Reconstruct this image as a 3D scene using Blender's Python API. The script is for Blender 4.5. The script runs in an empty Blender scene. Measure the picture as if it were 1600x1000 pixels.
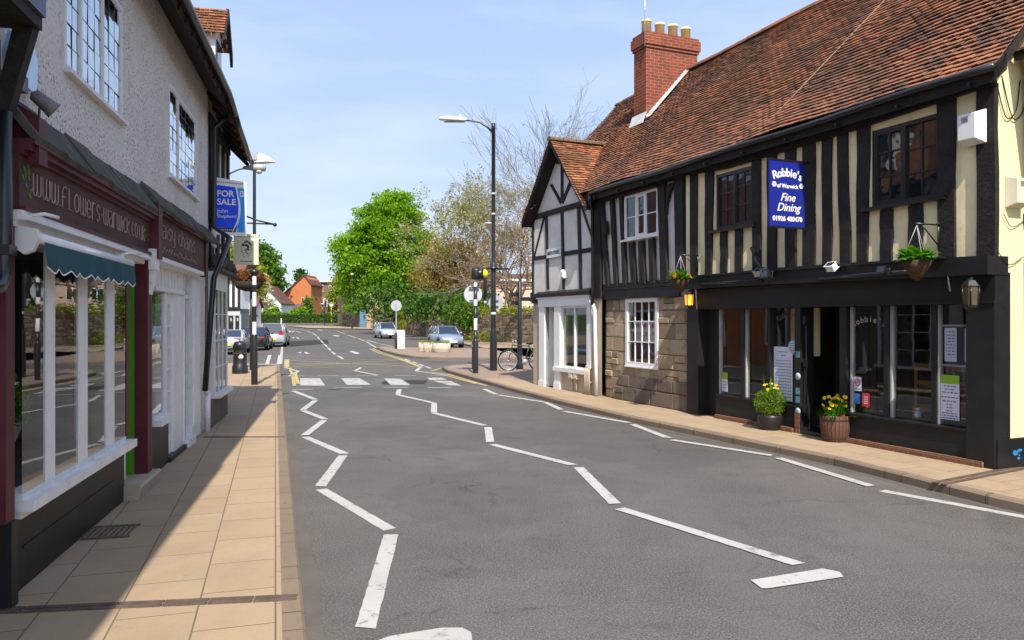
import bpy, math, random
import numpy as np
from mathutils import Vector, Matrix
random.seed(7); rng = np.random.default_rng(7)
R = math.radians
sc = bpy.context.scene
COL = sc.collection
# ------------------------------------------------------------------ camera
CAMH = 1.85
cam = bpy.data.objects.new('camera', bpy.data.cameras.new('camera')); COL.objects.link(cam)
cam.data.sensor_width = 36; cam.data.lens = 27; cam.data.clip_end = 4000; cam.data.clip_start = 0.05
cam.location = (0, 0, CAMH); cam.rotation_euler = (R(90), 0, 0)
sc.camera = cam
# ------------------------------------------------------------------ sky, sun, exposure
SUN_EL = 50.0
sun_h = Vector((.175, -.985)).normalized()            # horizontal direction towards the sun
world = bpy.data.worlds.new('World'); sc.world = world; world.use_nodes = True
wt = world.node_tree; wn = wt.nodes; wl = wt.links; wn.clear()
wout = wn.new('ShaderNodeOutputWorld'); wbg = wn.new('ShaderNodeBackground')
sky = wn.new('ShaderNodeTexSky'); sky.sky_type = 'NISHITA'; sky.sun_disc = False
sky.sun_elevation = R(SUN_EL); sky.sun_rotation = math.atan2(sun_h.x, sun_h.y)
sky.air_density = 1.0; sky.dust_density = 1.2; sky.ozone_density = 1.5
wtc = wn.new('ShaderNodeTexCoord'); wmp = wn.new('ShaderNodeMapping'); wmp.inputs['Scale'].default_value = (1.2, 1.2, 5.5)
wno = wn.new('ShaderNodeTexNoise'); wno.inputs['Scale'].default_value = 2.3; wno.inputs['Detail'].default_value = 7; wno.inputs['Roughness'].default_value = .55
wrp = wn.new('ShaderNodeValToRGB'); wrp.color_ramp.elements[0].position = .38; wrp.color_ramp.elements[0].color = (0, 0, 0, 1)
wrp.color_ramp.elements[1].position = .72; wrp.color_ramp.elements[1].color = (.75, .75, .75, 1)
wmx = wn.new('ShaderNodeMixRGB')
wsp = wn.new('ShaderNodeSeparateXYZ'); wl.new(wtc.outputs['Generated'], wsp.inputs[0])
wvr = wn.new('ShaderNodeMapRange'); wvr.inputs['From Min'].default_value = -.2; wvr.inputs['From Max'].default_value = .6; wvr.inputs['To Min'].default_value = .12; wvr.inputs['To Max'].default_value = .9; wl.new(wsp.outputs['Y'], wvr.inputs['Value'])
wmu = wn.new('ShaderNodeMath'); wmu.operation = 'MULTIPLY'; wl.new(wvr.outputs[0], wmu.inputs[0])
wcl = wn.new('ShaderNodeMixRGB'); wcl.inputs[1].default_value = (1.85, 2.6, 4.0, 1); wcl.inputs[2].default_value = (3.05, 3.5, 4.2, 1)
wl.new(wtc.outputs['Generated'], wmp.inputs['Vector']); wl.new(wmp.outputs[0], wno.inputs['Vector'])
wl.new(wno.outputs['Fac'], wrp.inputs[0]); wel = wn.new('ShaderNodeMapRange'); wel.inputs['From Min'].default_value = .0; wel.inputs['From Max'].default_value = .42; wel.inputs['To Min'].default_value = .75; wel.inputs['To Max'].default_value = .05; wl.new(wsp.outputs['Z'], wel.inputs['Value'])
wad = wn.new('ShaderNodeMath'); wad.operation = 'ADD'; wad.use_clamp = True; wl.new(wrp.outputs[0], wad.inputs[0]); wl.new(wel.outputs[0], wad.inputs[1]); wl.new(wad.outputs[0], wcl.inputs[0])
wmu.inputs[1].default_value = 1.0; wl.new(wmu.outputs[0], wmx.inputs[0]); wl.new(sky.outputs[0], wmx.inputs[1]); wl.new(wcl.outputs[0], wmx.inputs[2])
wl.new(wmx.outputs[0], wbg.inputs['Color']); wbg.inputs['Strength'].default_value = .15
wl.new(wbg.outputs[0], wout.inputs['Surface'])
sl = bpy.data.lights.new('sun', 'SUN'); sl.energy = 4.3; sl.angle = R(.53); sl.color = (1, .94, .84)
sun = bpy.data.objects.new('sun', sl); COL.objects.link(sun); sun.location = (5, -10, 30)
sdir = Vector((sun_h.x*math.cos(R(SUN_EL)), sun_h.y*math.cos(R(SUN_EL)), math.sin(R(SUN_EL))))
sun.rotation_euler = sdir.to_track_quat('Z', 'Y').to_euler()
vs = sc.view_settings; vs.view_transform = 'Standard'; vs.look = 'None'; vs.exposure = .72; vs.gamma = 1; vs.use_curve_mapping = False
# ------------------------------------------------------------------ measuring helpers (real places, in metres)
FPX = 1200.0
def zg(y):                                           # the street climbs gently beyond the junction
    if y < 50: return 0.0
    if y < 125: return .00024*(y-50)**2
    return .00024*75**2 + .012*(y-125)
def D(px, py, y): return Vector(((px-800)/FPX*y, y, CAMH+(500-py)/FPX*y))
def G(px, py, h=0.0):
    k = (py-500)/FPX
    y = (CAMH-h)/max(k, .004)
    if y > 50:
        lo, hi = 5.0, 400.0
        for _ in range(50):
            m = (lo+hi)/2
            if CAMH-k*m > zg(m)+h: lo = m
            else: hi = m
        y = lo
    return Vector(((px-800)/FPX*y, y, zg(y)+h))
class Facade:
    def __init__(s, o, d, side):
        s.o = Vector((o[0], o[1], 0)); s.d = Vector((d[0], d[1], 0)).normalized()
        s.n = Vector((-s.d.y, s.d.x, 0)) if side > 0 else Vector((s.d.y, -s.d.x, 0))
        s.x = -s.d if side > 0 else s.d                # reading direction
    def W(s, a, z, q=0): return s.o+s.d*a+s.n*q+Vector((0, 0, z))
    def P(s, px, py, q=0):
        k = (px-800)/FPX; o = s.o+s.n*q
        t = (k*o.y-o.x)/(s.d.x-k*s.d.y); y = o.y+s.d.y*t
        return Vector((o.x+s.d.x*t, y, CAMH+(500-py)/FPX*y))
    def st(s, px, py, q=0):
        p = s.P(px, py, q); return (p-s.o).dot(s.d), p.z
    def M(s, a, z, q=0):
        m = Matrix((s.x, Vector((0, 0, 1)), s.n)).transposed().to_4x4(); m.translation = s.W(a, z, q); return m
RF = Facade((5.65, 9.01), (-.424, 1), 1)
LF = Facade((-3.83, 7.53), (-.232, 1), -1)
# ------------------------------------------------------------------ mesh builder
class MB:
    def __init__(s): s.v = []; s.f = []; s.m = []; s.sm = []; s.c = []
    def face(s, pts, m=0, sm=False, c=None):
        b = len(s.v); s.v += [Vector(p) for p in pts]; s.f.append(list(range(b, b+len(pts)))); s.m.append(m); s.sm.append(sm); s.c.append(random.random() if c is None else c)
    def raw(s, vs, fs, m=0, sm=False, c=None):
        b = len(s.v); s.v += [Vector(p) for p in vs]
        cc = random.random() if c is None else c
        for f in fs: s.f.append([b+i for i in f]); s.m.append(m); s.sm.append(sm); s.c.append(cc)
    def prism(s, poly, off, m=0, c=None):
        n = len(poly); a = [Vector(p) for p in poly]; b = [p+Vector(off) for p in a]
        fs = [list(range(n)), list(range(2*n-1, n-1, -1))]+[[i, (i+1) % n, n+(i+1) % n, n+i] for i in range(n)]
        s.raw(a+b, fs, m, False, c)
    def hexa(s, o, ax, ay, az, m=0, c=None):
        o = Vector(o); ax = Vector(ax); ay = Vector(ay); s.prism([o, o+ax, o+ax+ay, o+ay], az, m, c)
    def box(s, c0, size, m=0, c=None, rz=0):
        x, y, z = size; o = Vector(c0); ca, sa = math.cos(rz), math.sin(rz)
        ax = Vector((ca, sa, 0))*x; ay = Vector((-sa, ca, 0))*y; az = Vector((0, 0, z))
        s.hexa(o-ax/2-ay/2-az/2, ax, ay, az, m, c)
    def tube(s, pts, r, n=8, m=0, sm=True, cap=True, c=None):
        pts = [Vector(p) for p in pts]; k = len(pts); rs = r if isinstance(r, (list, tuple)) else [r]*k
        vs = []; prev = None
        for i, p in enumerate(pts):
            t = (pts[min(i+1, k-1)]-pts[max(i-1, 0)])
            if t.length < 1e-9: t = Vector((0, 0, 1))
            t.normalize()
            if prev is None: u = t.orthogonal().normalized()
            else:
                u = prev-t*prev.dot(t)
                u = u.normalized() if u.length > 1e-6 else t.orthogonal().normalized()
            prev = u; w = t.cross(u)
            for j in range(n):
                a = 2*math.pi*j/n; vs.append(p+(u*math.cos(a)+w*math.sin(a))*rs[i])
        fs = [[i*n+j, i*n+(j+1) % n, (i+1)*n+(j+1) % n, (i+1)*n+j] for i in range(k-1) for j in range(n)]
        if cap: fs += [list(range(n))[::-1], list(range((k-1)*n, k*n))]
        s.raw(vs, fs, m, sm, c)
    def lathe(s, o, prof, n=20, m=0, sm=True, ax=None, c=None):
        o = Vector(o); ax = Vector(ax or (0, 0, 1)).normalized(); u = ax.orthogonal().normalized(); w = ax.cross(u); k = len(prof); vs = []
        for r, z in prof:
            for j in range(n):
                a = 2*math.pi*j/n; vs.append(o+ax*z+(u*math.cos(a)+w*math.sin(a))*r)
        fs = [[i*n+j, i*n+(j+1) % n, (i+1)*n+(j+1) % n, (i+1)*n+j] for i in range(k-1) for j in range(n)]
        s.raw(vs, fs, m, sm, c)
    def ball(s, o, r, n=12, m=0, sx=1, sy=1, sz=1, c=None):
        vs = []; fs = []; k = n//2+1
        for i in range(k):
            th = math.pi*i/(k-1)
            for j in range(n):
                a = 2*math.pi*j/n; vs.append(Vector(o)+Vector((r*sx*math.sin(th)*math.cos(a), r*sy*math.sin(th)*math.sin(a), r*sz*math.cos(th))))
        fs = [[i*n+j, (i+1)*n+j, (i+1)*n+(j+1) % n, i*n+(j+1) % n] for i in range(k-1) for j in range(n)]
        s.raw(vs, fs, m, True, c)
    # rectangle slab on a facade
    def slab(s, F, a0, a1, z0, z1, q0, q1, m=0, c=None):
        s.prism([F.W(a0, z0, q1), F.W(a1, z0, q1), F.W(a1, z1, q1), F.W(a0, z1, q1)], F.n*(q0-q1), m, c)
    def poly(s, F, pts, q0, q1, m=0, c=None):         # pts (s, z)
        s.prism([F.W(a, z, q1) for a, z in pts], F.n*(q0-q1), m, c)
    def pxpoly(s, F, pts, q0, q1, m=0, c=None):       # outline measured on the wall plane
        s.prism([F.P(x, y, q1) for x, y in pts], F.n*(q0-q1), m, c)
    def build_parts(s, name, mats, parent=None, **k):      # one object for every separate piece
        par = list(range(len(s.v)))
        def fd(i):
            while par[i] != i: par[i] = par[par[i]]; i = par[i]
            return i
        for f in s.f:
            for i in f[1:]: par[fd(i)] = fd(f[0])
        g = {}
        for k_, f in enumerate(s.f): g.setdefault(fd(f[0]), []).append(k_)
        out = []
        for fl in g.values():
            m = MB()
            for k_ in fl: m.face([s.v[i] for i in s.f[k_]], s.m[k_], s.sm[k_], s.c[k_])
            mp = {}; V = []; F_ = []
            for k_ in fl:
                ff = []
                for i in s.f[k_]:
                    if i not in mp: mp[i] = len(V); V.append(s.v[i])
                    ff.append(mp[i])
                F_.append(ff)
            m.v, m.f = V, F_
            out.append(m.build(name, mats, parent, **k))
        return out
    def build(s, name, mats, parent=None, local=False, uvd=(1, 0), bevel=0):
        mats = mats if isinstance(mats, (list, tuple)) else [mats]
        off = Vector((0, 0, 0)) if (local or parent is None) else Vector(parent.get('_base', (0, 0, 0)))
        me = bpy.data.meshes.new(name)
        me.from_pydata([tuple(p-off) for p in s.v], [], s.f)
        for m in mats: me.materials.append(m)
        me.polygons.foreach_set('material_index', s.m); me.polygons.foreach_set('use_smooth', s.sm)
        at = me.attributes.new('rnd', 'FLOAT', 'FACE'); at.data.foreach_set('value', s.c)
        uv = me.uv_layers.new(name='UVMap'); d = Vector((uvd[0], uvd[1], 0)).normalized(); e = Vector((-d.y, d.x, 0)); Z = Vector((0, 0, 1))
        buf = np.zeros(len(me.loops)*2)
        for f in me.polygons:
            N = f.normal
            if abs(N.z) > .98: ua, va = d, e
            else: ua = Z.cross(N).normalized(); va = N.cross(ua)
            for li in f.loop_indices:
                p = s.v[me.loops[li].vertex_index]; buf[2*li] = p.dot(ua); buf[2*li+1] = p.dot(va)
        uv.data.foreach_set('uv', buf)
        o = bpy.data.objects.new(name, me); COL.objects.link(o)
        if parent is not None:
            o.parent = parent
            o['_base'] = tuple(parent.get('_base', (0, 0, 0))) if not local else (0, 0, 0)
        else: o['_base'] = (0, 0, 0)
        if bevel:
            b = o.modifiers.new('bevel', 'BEVEL'); b.width = bevel; b.segments = 2; b.limit_method = 'ANGLE'
        return o
def tag(o, label=None, cat=None, group=None, kind=None):
    if label: o['label'] = label
    if cat: o['category'] = cat
    if group: o['group'] = group
    if kind: o['kind'] = kind
    return o
def thing(name, label, cat, loc=(0, 0, 0), rz=0, group=None):
    o = bpy.data.objects.new(name, None); COL.objects.link(o); o.location = loc; o.rotation_euler = (0, 0, rz)
    o['_base'] = tuple(loc); o.empty_display_size = .2
    return tag(o, label, cat, group)
def dup(root, loc, rz, label, group=None):
    r = root.copy(); COL.objects.link(r); r.location = loc; r.rotation_euler = (0, 0, rz); r['label'] = label
    if group: r['group'] = group
    for ch in list(root.children):
        c = ch.copy(); COL.objects.link(c); c.parent = r
        for g in list(ch.children):
            d = g.copy(); COL.objects.link(d); d.parent = c
    return r
# ------------------------------------------------------------------ materials
def newmat(name):
    m = bpy.data.materials.new(name); m.use_nodes = True; nt = m.node_tree; nt.nodes.clear()
    o = nt.nodes.new('ShaderNodeOutputMaterial'); b = nt.nodes.new('ShaderNodeBsdfPrincipled'); nt.links.new(b.outputs[0], o.inputs[0])
    return m, nt, b
def nd(nt, t, **kw):
    n = nt.nodes.new(t)
    for k, v in kw.items():
        if k in n.inputs: n.inputs[k].default_value = v
        else: setattr(n, k, v)
    return n
def mixc(nt, fac, a, b, mode='MIX'):
    m = nt.nodes.new('ShaderNodeMixRGB'); m.blend_type = mode
    for i, x in enumerate((fac, a, b)):
        if isinstance(x, bpy.types.NodeSocket): nt.links.new(x, m.inputs[i])
        else: m.inputs[i].default_value = x if i == 0 else (*x[:3], 1)
    return m.outputs[0]
def noise(nt, vec, scale, detail=4, rough=.55):
    n = nd(nt, 'ShaderNodeTexNoise', Scale=scale, Detail=detail, Roughness=rough)
    if vec is not None: nt.links.new(vec, n.inputs['Vector'])
    return n.outputs['Fac']
def ramp(nt, fac, p0, c0, p1, c1):
    r = nt.nodes.new('ShaderNodeValToRGB'); e = r.color_ramp.elements
    c0 = (c0,)*3 if isinstance(c0, (int, float)) else c0; c1 = (c1,)*3 if isinstance(c1, (int, float)) else c1
    e[0].position = p0; e[0].color = (*c0, 1); e[1].position = p1; e[1].color = (*c1, 1); nt.links.new(fac, r.inputs[0]); return r.outputs[0]
def bump(nt, b, h, strength=.3, dist=.02):
    n = nd(nt, 'ShaderNodeBump', Strength=strength, Distance=dist); nt.links.new(h, n.inputs['Height']); nt.links.new(n.outputs[0], b.inputs['Normal'])
def pos(nt): return nt.nodes.new('ShaderNodeNewGeometry').outputs['Position']
def uvs(nt): return nt.nodes.new('ShaderNodeTexCoord').outputs['UV']
def rnd(nt): return nd(nt, 'ShaderNodeAttribute', attribute_name='rnd').outputs['Fac']
_mc = {}
def plain(name, col, rough=.6, var=.12, scale=3, spec=.35, metal=0, bs=0, bscale=80, coat=0, dirt=None, emit=None):
    if name in _mc: return _mc[name]
    m, nt, b = newmat(name); p = pos(nt); f = noise(nt, p, scale, 5, .6)
    lo = [c*(1-var) for c in col]; hi = [min(1, c*(1+var)) for c in col]
    c = mixc(nt, ramp(nt, f, .3, 0, .7, 1), lo, hi)
    if dirt:
        g = noise(nt, p, scale*2.7, 8, .7); c = mixc(nt, ramp(nt, g, .56, 0, .75, .75), c, dirt)
    nt.links.new(c, b.inputs['Base Color']); b.inputs['Roughness'].default_value = rough; b.inputs['Specular IOR Level'].default_value = spec; b.inputs['Metallic'].default_value = metal
    if coat: b.inputs['Coat Weight'].default_value = coat; b.inputs['Coat Roughness'].default_value = .05
    if bs: bump(nt, b, noise(nt, p, bscale, 4, .6), bs, .01)
    if emit: b.inputs['Emission Color'].default_value = (*emit[:3], 1); b.inputs['Emission Strength'].default_value = emit[3]
    _mc[name] = m; return m
def m_asphalt():
    m, nt, b = newmat('asphalt'); p = pos(nt)
    big = noise(nt, p, .35, 5, .6); mid = noise(nt, p, 2.2, 6, .65); fine = noise(nt, p, 75, 3, .75); gr = noise(nt, p, 28, 5, .8)
    c = mixc(nt, ramp(nt, big, .3, 0, .7, 1), (.054, .048, .045), (.112, .101, .095))
    c = mixc(nt, ramp(nt, mid, .46, 0, .70, .75), c, (.052, .046, .044))
    c = mixc(nt, ramp(nt, gr, .50, 0, .72, .55), c, (.045, .040, .038)); c = mixc(nt, ramp(nt, gr, .28, .5, .46, 0), c, (.17, .155, .145))
    c = mixc(nt, ramp(nt, fine, .46, 0, .68, .75), c, (.24, .22, .205)); c = mixc(nt, ramp(nt, fine, .30, .7, .44, 0), c, (.03, .027, .026))
    sp = nd(nt, 'ShaderNodeTexVoronoi', Scale=26); nt.links.new(p, sp.inputs['Vector'])
    c = mixc(nt, ramp(nt, sp.outputs['Distance'], .0, .8, .13, 0), c, (.34, .32, .29))
    ly = nd(nt, 'ShaderNodeMapping'); ly.inputs['Rotation'].default_value = (0, 0, -.33); ly.inputs['Scale'].default_value = (.9, .06, 1); nt.links.new(p, ly.inputs['Vector'])
    c = mixc(nt, ramp(nt, noise(nt, ly.outputs[0], 1.0, 3), .45, 0, .7, .35), c, (.125, .112, .105))      # tyre-polished tracks
    wp = nd(nt, 'ShaderNodeVectorMath', operation='ADD'); dn = nd(nt, 'ShaderNodeTexNoise', Scale=1.1, Detail=8, Roughness=.7); nt.links.new(p, dn.inputs['Vector'])
    nt.links.new(p, wp.inputs[0]); nt.links.new(dn.outputs['Color'], wp.inputs[1])
    cr = nd(nt, 'ShaderNodeTexVoronoi', Scale=.33, feature='DISTANCE_TO_EDGE'); nt.links.new(wp.outputs[0], cr.inputs['Vector'])
    msk = mixc(nt, 1, ramp(nt, cr.outputs['Distance'], .001, .7, .006, 0), ramp(nt, noise(nt, p, .8, 4, .7), .48, 0, .62, 1), 'MULTIPLY')
    pt = nd(nt, 'ShaderNodeTexVoronoi', Scale=.42); nt.links.new(wp.outputs[0], pt.inputs['Vector'])
    c = mixc(nt, ramp(nt, pt.outputs['Color'], .25, .0, .9, .28), c, (.05, .046, .044))                      # old patch repairs of slightly different tone
    c = mixc(nt, msk, c, (.03, .027, .026))
    c = mixc(nt, ramp(nt, noise(nt, p, 1.2, 8, .75), .58, 0, .72, .6), c, (.045, .041, .039))
    nt.links.new(c, b.inputs['Base Color']); b.inputs['Roughness'].default_value = .85; b.inputs['Specular IOR Level'].default_value = .2
    bump(nt, b, mixc(nt, .5, fine, gr), .7, .01); return m
def m_slabs(name, c1, c2, mortar, w, h, dirtc, off=.5, joint=.006):
    m, nt, b = newmat(name); u = uvs(nt); p = pos(nt)
    br = nd(nt, 'ShaderNodeTexBrick', Scale=1.0); br.offset = off; br.squash = 1
    br.inputs['Brick Width'].default_value = w; br.inputs['Row Height'].default_value = h; br.inputs['Mortar Size'].default_value = joint; br.inputs['Mortar Smooth'].default_value = .3
    br.inputs['Color1'].default_value = (*c1, 1); br.inputs['Color2'].default_value = (*c2, 1); br.inputs['Mortar'].default_value = (*mortar, 1); br.inputs['Bias'].default_value = -.1
    nt.links.new(u, br.inputs['Vector'])
    c = br.outputs['Color']
    c = mixc(nt, ramp(nt, noise(nt, p, 1.1, 6, .65), .45, 0, .75, .5), c, dirtc)
    c = mixc(nt, ramp(nt, noise(nt, p, 70, 3, .7), .35, .0, .8, .35), c, [x*.55 for x in c1])
    c = mixc(nt, ramp(nt, noise(nt, p, 6, 5, .7), .62, 0, .8, .5), c, [x*.5 for x in c2])
    gv = nd(nt, 'ShaderNodeTexVoronoi', Scale=3.2); nt.links.new(p, gv.inputs['Vector']); c = mixc(nt, ramp(nt, gv.outputs['Distance'], .035, .55, .06, 0), c, [x*.35 for x in c2])
    c = mixc(nt, ramp(nt, noise(nt, p, .55, 7, .7), .5, 0, .75, .45), c, [x*.62 for x in c1])
    nt.links.new(c, b.inputs['Base Color']); b.inputs['Roughness'].default_value = .85; b.inputs['Specular IOR Level'].default_value = .2
    h2 = mixc(nt, .25, mixc(nt, 1, br.outputs['Fac'], br.outputs['Fac']), noise(nt, p, 60, 3))
    n = nd(nt, 'ShaderNodeBump', Strength=.5, Distance=.006, invert=True); nt.links.new(h2, n.inputs['Height']); nt.links.new(n.outputs[0], b.inputs['Normal'])
    return m
def m_paint(name, col, wear=.35):
    m, nt, b = newmat(name); p = pos(nt)
    f = noise(nt, p, 7, 9, .75); g = noise(nt, p, 60, 3, .7)
    c = mixc(nt, ramp(nt, noise(nt, p, 1.5, 4), .35, 0, .75, .5), col, [x*.72 for x in col])
    c = mixc(nt, ramp(nt, f, .70-wear*.3, 0, .78-wear*.3, .9), c, (.12, .115, .11))
    c = mixc(nt, ramp(nt, g, .55, 0, .8, .35), c, (.2, .19, .18))
    nt.links.new(c, b.inputs['Base Color']); b.inputs['Roughness'].default_value = .7; bump(nt, b, g, .3, .004); return m
def m_tile(name, cols, dark, darkamt):
    m, nt, b = newmat(name); p = pos(nt); r = rnd(nt)
    rp = nt.nodes.new('ShaderNodeValToRGB'); rp.color_ramp.interpolation = 'LINEAR'; nt.links.new(r, rp.inputs[0])
    el = rp.color_ramp.elements; el[0].position = 0; el[0].color = (*cols[0], 1); el[1].position = 1; el[1].color = (*cols[-1], 1)
    for i, cc in enumerate(cols[1:-1]): e = el.new((i+1)/(len(cols)-1)); e.color = (*cc, 1)
    c = mixc(nt, ramp(nt, noise(nt, p, 1.3, 7, .7), .5-darkamt*.2, 0, .72-darkamt*.2, .85), rp.outputs[0], dark)
    c = mixc(nt, ramp(nt, noise(nt, p, 9, 6, .7), .55, 0, .7, .7), c, dark)
    c = mixc(nt, ramp(nt, noise(nt, p, 14, 3, .6), .7, 0, .78, .6), c, (.42, .38, .26))
    nt.links.new(c, b.inputs['Base Color']); b.inputs['Roughness'].default_value = .88; b.inputs['Specular IOR Level'].default_value = .15; bump(nt, b, noise(nt, p, 60, 4), .4, .01); return m
def m_brick(name, c1, c2, mortar, w=.225, h=.075, dirt=(.05, .03, .025), amt=.5):
    m, nt, b = newmat(name); u = uvs(nt); p = pos(nt)
    br = nd(nt, 'ShaderNodeTexBrick', Scale=1.0); br.offset = .5
    br.inputs['Brick Width'].default_value = w; br.inputs['Row Height'].default_value = h; br.inputs['Mortar Size'].default_value = .008; br.inputs['Bias'].default_value = 0
    br.inputs['Color1'].default_value = (*c1, 1); br.inputs['Color2'].default_value = (*c2, 1); br.inputs['Mortar'].default_value = (*mortar, 1); nt.links.new(u, br.inputs['Vector'])
    c = mixc(nt, ramp(nt, noise(nt, p, 2, 7, .7), .5, 0, .75, amt), br.outputs['Color'], dirt)
    c = mixc(nt, ramp(nt, noise(nt, p, 25, 4, .7), .5, 0, .8, .4), c, [x*.45 for x in c1])
    nt.links.new(c, b.inputs['Base Color']); b.inputs['Roughness'].default_value = .9; b.inputs['Specular IOR Level'].default_value = .15
    n = nd(nt, 'ShaderNodeBump', Strength=.6, Distance=.008, invert=True); nt.links.new(br.outputs['Fac'], n.inputs['Height']); nt.links.new(n.outputs[0], b.inputs['Normal']); return m
def m_stone(name, cols, dark, green=0):
    m, nt, b = newmat(name); p = pos(nt); r = rnd(nt)
    rp = nt.nodes.new('ShaderNodeValToRGB'); nt.links.new(r, rp.inputs[0]); el = rp.color_ramp.elements
    el[0].color = (*cols[0], 1); el[1].color = (*cols[-1], 1)
    for i, cc in enumerate(cols[1:-1]): e = el.new((i+1)/(len(cols)-1)); e.color = (*cc, 1)
    c = mixc(nt, ramp(nt, noise(nt, p, 3.5, 8, .7), .48, 0, .75, .7), rp.outputs[0], dark)
    c = mixc(nt, ramp(nt, noise(nt, p, 22, 6, .7), .5, 0, .8, .5), c, [x*.5 for x in cols[0]])
    nt.links.new(c, b.inputs['Base Color']); b.inputs['Roughness'].default_value = .9; b.inputs['Specular IOR Level'].default_value = .12
    bump(nt, b, mixc(nt, .5, noise(nt, p, 12, 6), noise(nt, p, 60, 4)), .8, .02); return m
def m_roughcast(name, c1, c2, speck):
    m, nt, b = newmat(name); p = pos(nt)
    c = mixc(nt, ramp(nt, noise(nt, p, .9, 6, .6), .3, 0, .7, 1), c1, c2)
    v = nd(nt, 'ShaderNodeTexVoronoi', Scale=28); nt.links.new(p, v.inputs['Vector'])
    area = ramp(nt, noise(nt, p, 1.7, 5, .65), .38, .12, .56, 1)
    c = mixc(nt, mixc(nt, 1, ramp(nt, v.outputs['Distance'], .16, .95, .36, 0), area, 'MULTIPLY'), c, speck)
    c = mixc(nt, ramp(nt, noise(nt, p, 4, 7, .7), .55, 0, .72, .5), c, [x*.5 for x in c1])
    c = mixc(nt, ramp(nt, noise(nt, p, .7, 3, .5), .62, 0, .64, .35), c, [x*.7 for x in c1])
    nt.links.new(c, b.inputs['Base Color']); b.inputs['Roughness'].default_value = .95; b.inputs['Specular IOR Level'].default_value = .1
    bump(nt, b, mixc(nt, .5, v.outputs['Distance'], noise(nt, p, 45, 5)), .9, .02); return m
def m_leaf(name, c_dark, c_light, trans=.35, bright=None):
    m = bpy.data.materials.new(name); m.use_nodes = True; nt = m.node_tree; nt.nodes.clear()
    o = nt.nodes.new('ShaderNodeOutputMaterial'); r = rnd(nt)
    c = mixc(nt, r, c_dark, c_light)
    d = nd(nt, 'ShaderNodeBsdfPrincipled', Roughness=.55); d.inputs['Specular IOR Level'].default_value = .2
    t = nt.nodes.new('ShaderNodeBsdfTranslucent'); tc = mixc(nt, .5, c, (c_light[0]*1.2, c_light[1]*1.2, c_light[2]*.5)); x = nd(nt, 'ShaderNodeMixShader'); x.inputs[0].default_value = trans
    nt.links.new(c, d.inputs['Base Color']); nt.links.new(tc, t.inputs[0]); nt.links.new(d.outputs[0], x.inputs[1]); nt.links.new(t.outputs[0], x.inputs[2]); nt.links.new(x.outputs[0], o.inputs[0]); return m
def m_glass(name, tint=(.8, .82, .8), ior=1.6, wav=.04, add=.04):
    m = bpy.data.materials.new(name); m.use_nodes = True; nt = m.node_tree; nt.nodes.clear()
    o = nt.nodes.new('ShaderNodeOutputMaterial'); fr = nt.nodes.new('ShaderNodeFresnel'); gg = nt.nodes.new('ShaderNodeNewGeometry'); im = nt.nodes.new('ShaderNodeMapRange'); im.inputs['To Min'].default_value = ior; im.inputs['To Max'].default_value = 1/ior; nt.links.new(gg.outputs['Backfacing'], im.inputs['Value']); nt.links.new(im.outputs[0], fr.inputs['IOR'])
    g = nd(nt, 'ShaderNodeBsdfGlossy', Roughness=.015); t = nt.nodes.new('ShaderNodeBsdfTransparent'); t.inputs[0].default_value = (*tint, 1); g.inputs[0].default_value = (.95, .97, 1, 1)
    bn = nd(nt, 'ShaderNodeBump', Strength=wav, Distance=.05); nt.links.new(noise(nt, pos(nt), 1.5, 2), bn.inputs['Height']); nt.links.new(bn.outputs[0], g.inputs['Normal'])
    ad = nd(nt, 'ShaderNodeMath', operation='ADD'); ad.inputs[1].default_value = add; nt.links.new(fr.outputs[0], ad.inputs[0])
    x = nt.nodes.new('ShaderNodeMixShader'); nt.links.new(ad.outputs[0], x.inputs[0]); nt.links.new(t.outputs[0], x.inputs[1]); nt.links.new(g.outputs[0], x.inputs[2]); nt.links.new(x.outputs[0], o.inputs[0]); return m
def m_pane(name, col=(.012, .013, .015), wav=.12, spec=.9, scale=2.5):
    m, nt, b = newmat(name); b.inputs['Base Color'].default_value = (*col, 1); b.inputs['Roughness'].default_value = .02; b.inputs['Specular IOR Level'].default_value = spec
    bn = nd(nt, 'ShaderNodeBump', Strength=wav, Distance=.05); nt.links.new(noise(nt, pos(nt), scale, 2), bn.inputs['Height']); nt.links.new(bn.outputs[0], b.inputs['Normal']); return m
ASPH = m_asphalt()
SLAB = m_slabs('paving_slabs', (.37, .275, .18), (.335, .245, .158), (.12, .09, .06), .62, .45, (.25, .19, .13))
SLABP = m_slabs('pink_paving', (.285, .205, .155), (.26, .19, .145), (.14, .105, .08), .4, .4, (.2, .145, .115), off=0)
KERB = m_slabs('kerbstone', (.22, .165, .12), (.185, .14, .10), (.06, .045, .04), .9, 3.0, (.15, .115, .09), off=0)
WHITE = m_paint('road_white', (.42, .40, .375), .5); WWORN = m_paint('road_white_worn', (.42, .40, .375), .65); YELLOW = m_paint('road_yellow', (.43, .33, .12), .55)
TILE = m_tile('clay_tile', [(.12, .068, .05), (.23, .10, .062), (.30, .122, .07), (.37, .16, .085), (.25, .12, .082)], (.09, .066, .052), .36)
TILEB = m_tile('bright_clay_tile', [(.14, .06, .036), (.26, .10, .05), (.32, .12, .058), (.38, .17, .085)], (.09, .06, .035), .25)
BRICK = m_brick('chimney_brick', (.26, .058, .03), (.19, .045, .026), (.24, .16, .12), dirt=(.045, .025, .02), amt=.6)
OBRICK = m_brick('orange_brick', (.50, .16, .055), (.44, .14, .05), (.40, .2, .11), dirt=(.3, .12, .06), amt=.3)
STONE = m_stone('cottage_stone', [(.26, .19, .125), (.38, .285, .18), (.46, .36, .24), (.33, .26, .19)], (.14, .112, .085))
STONED = m_stone('plinth_stone', [(.15, .12, .095), (.19, .155, .12), (.17, .125, .10)], (.075, .062, .055))
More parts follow.
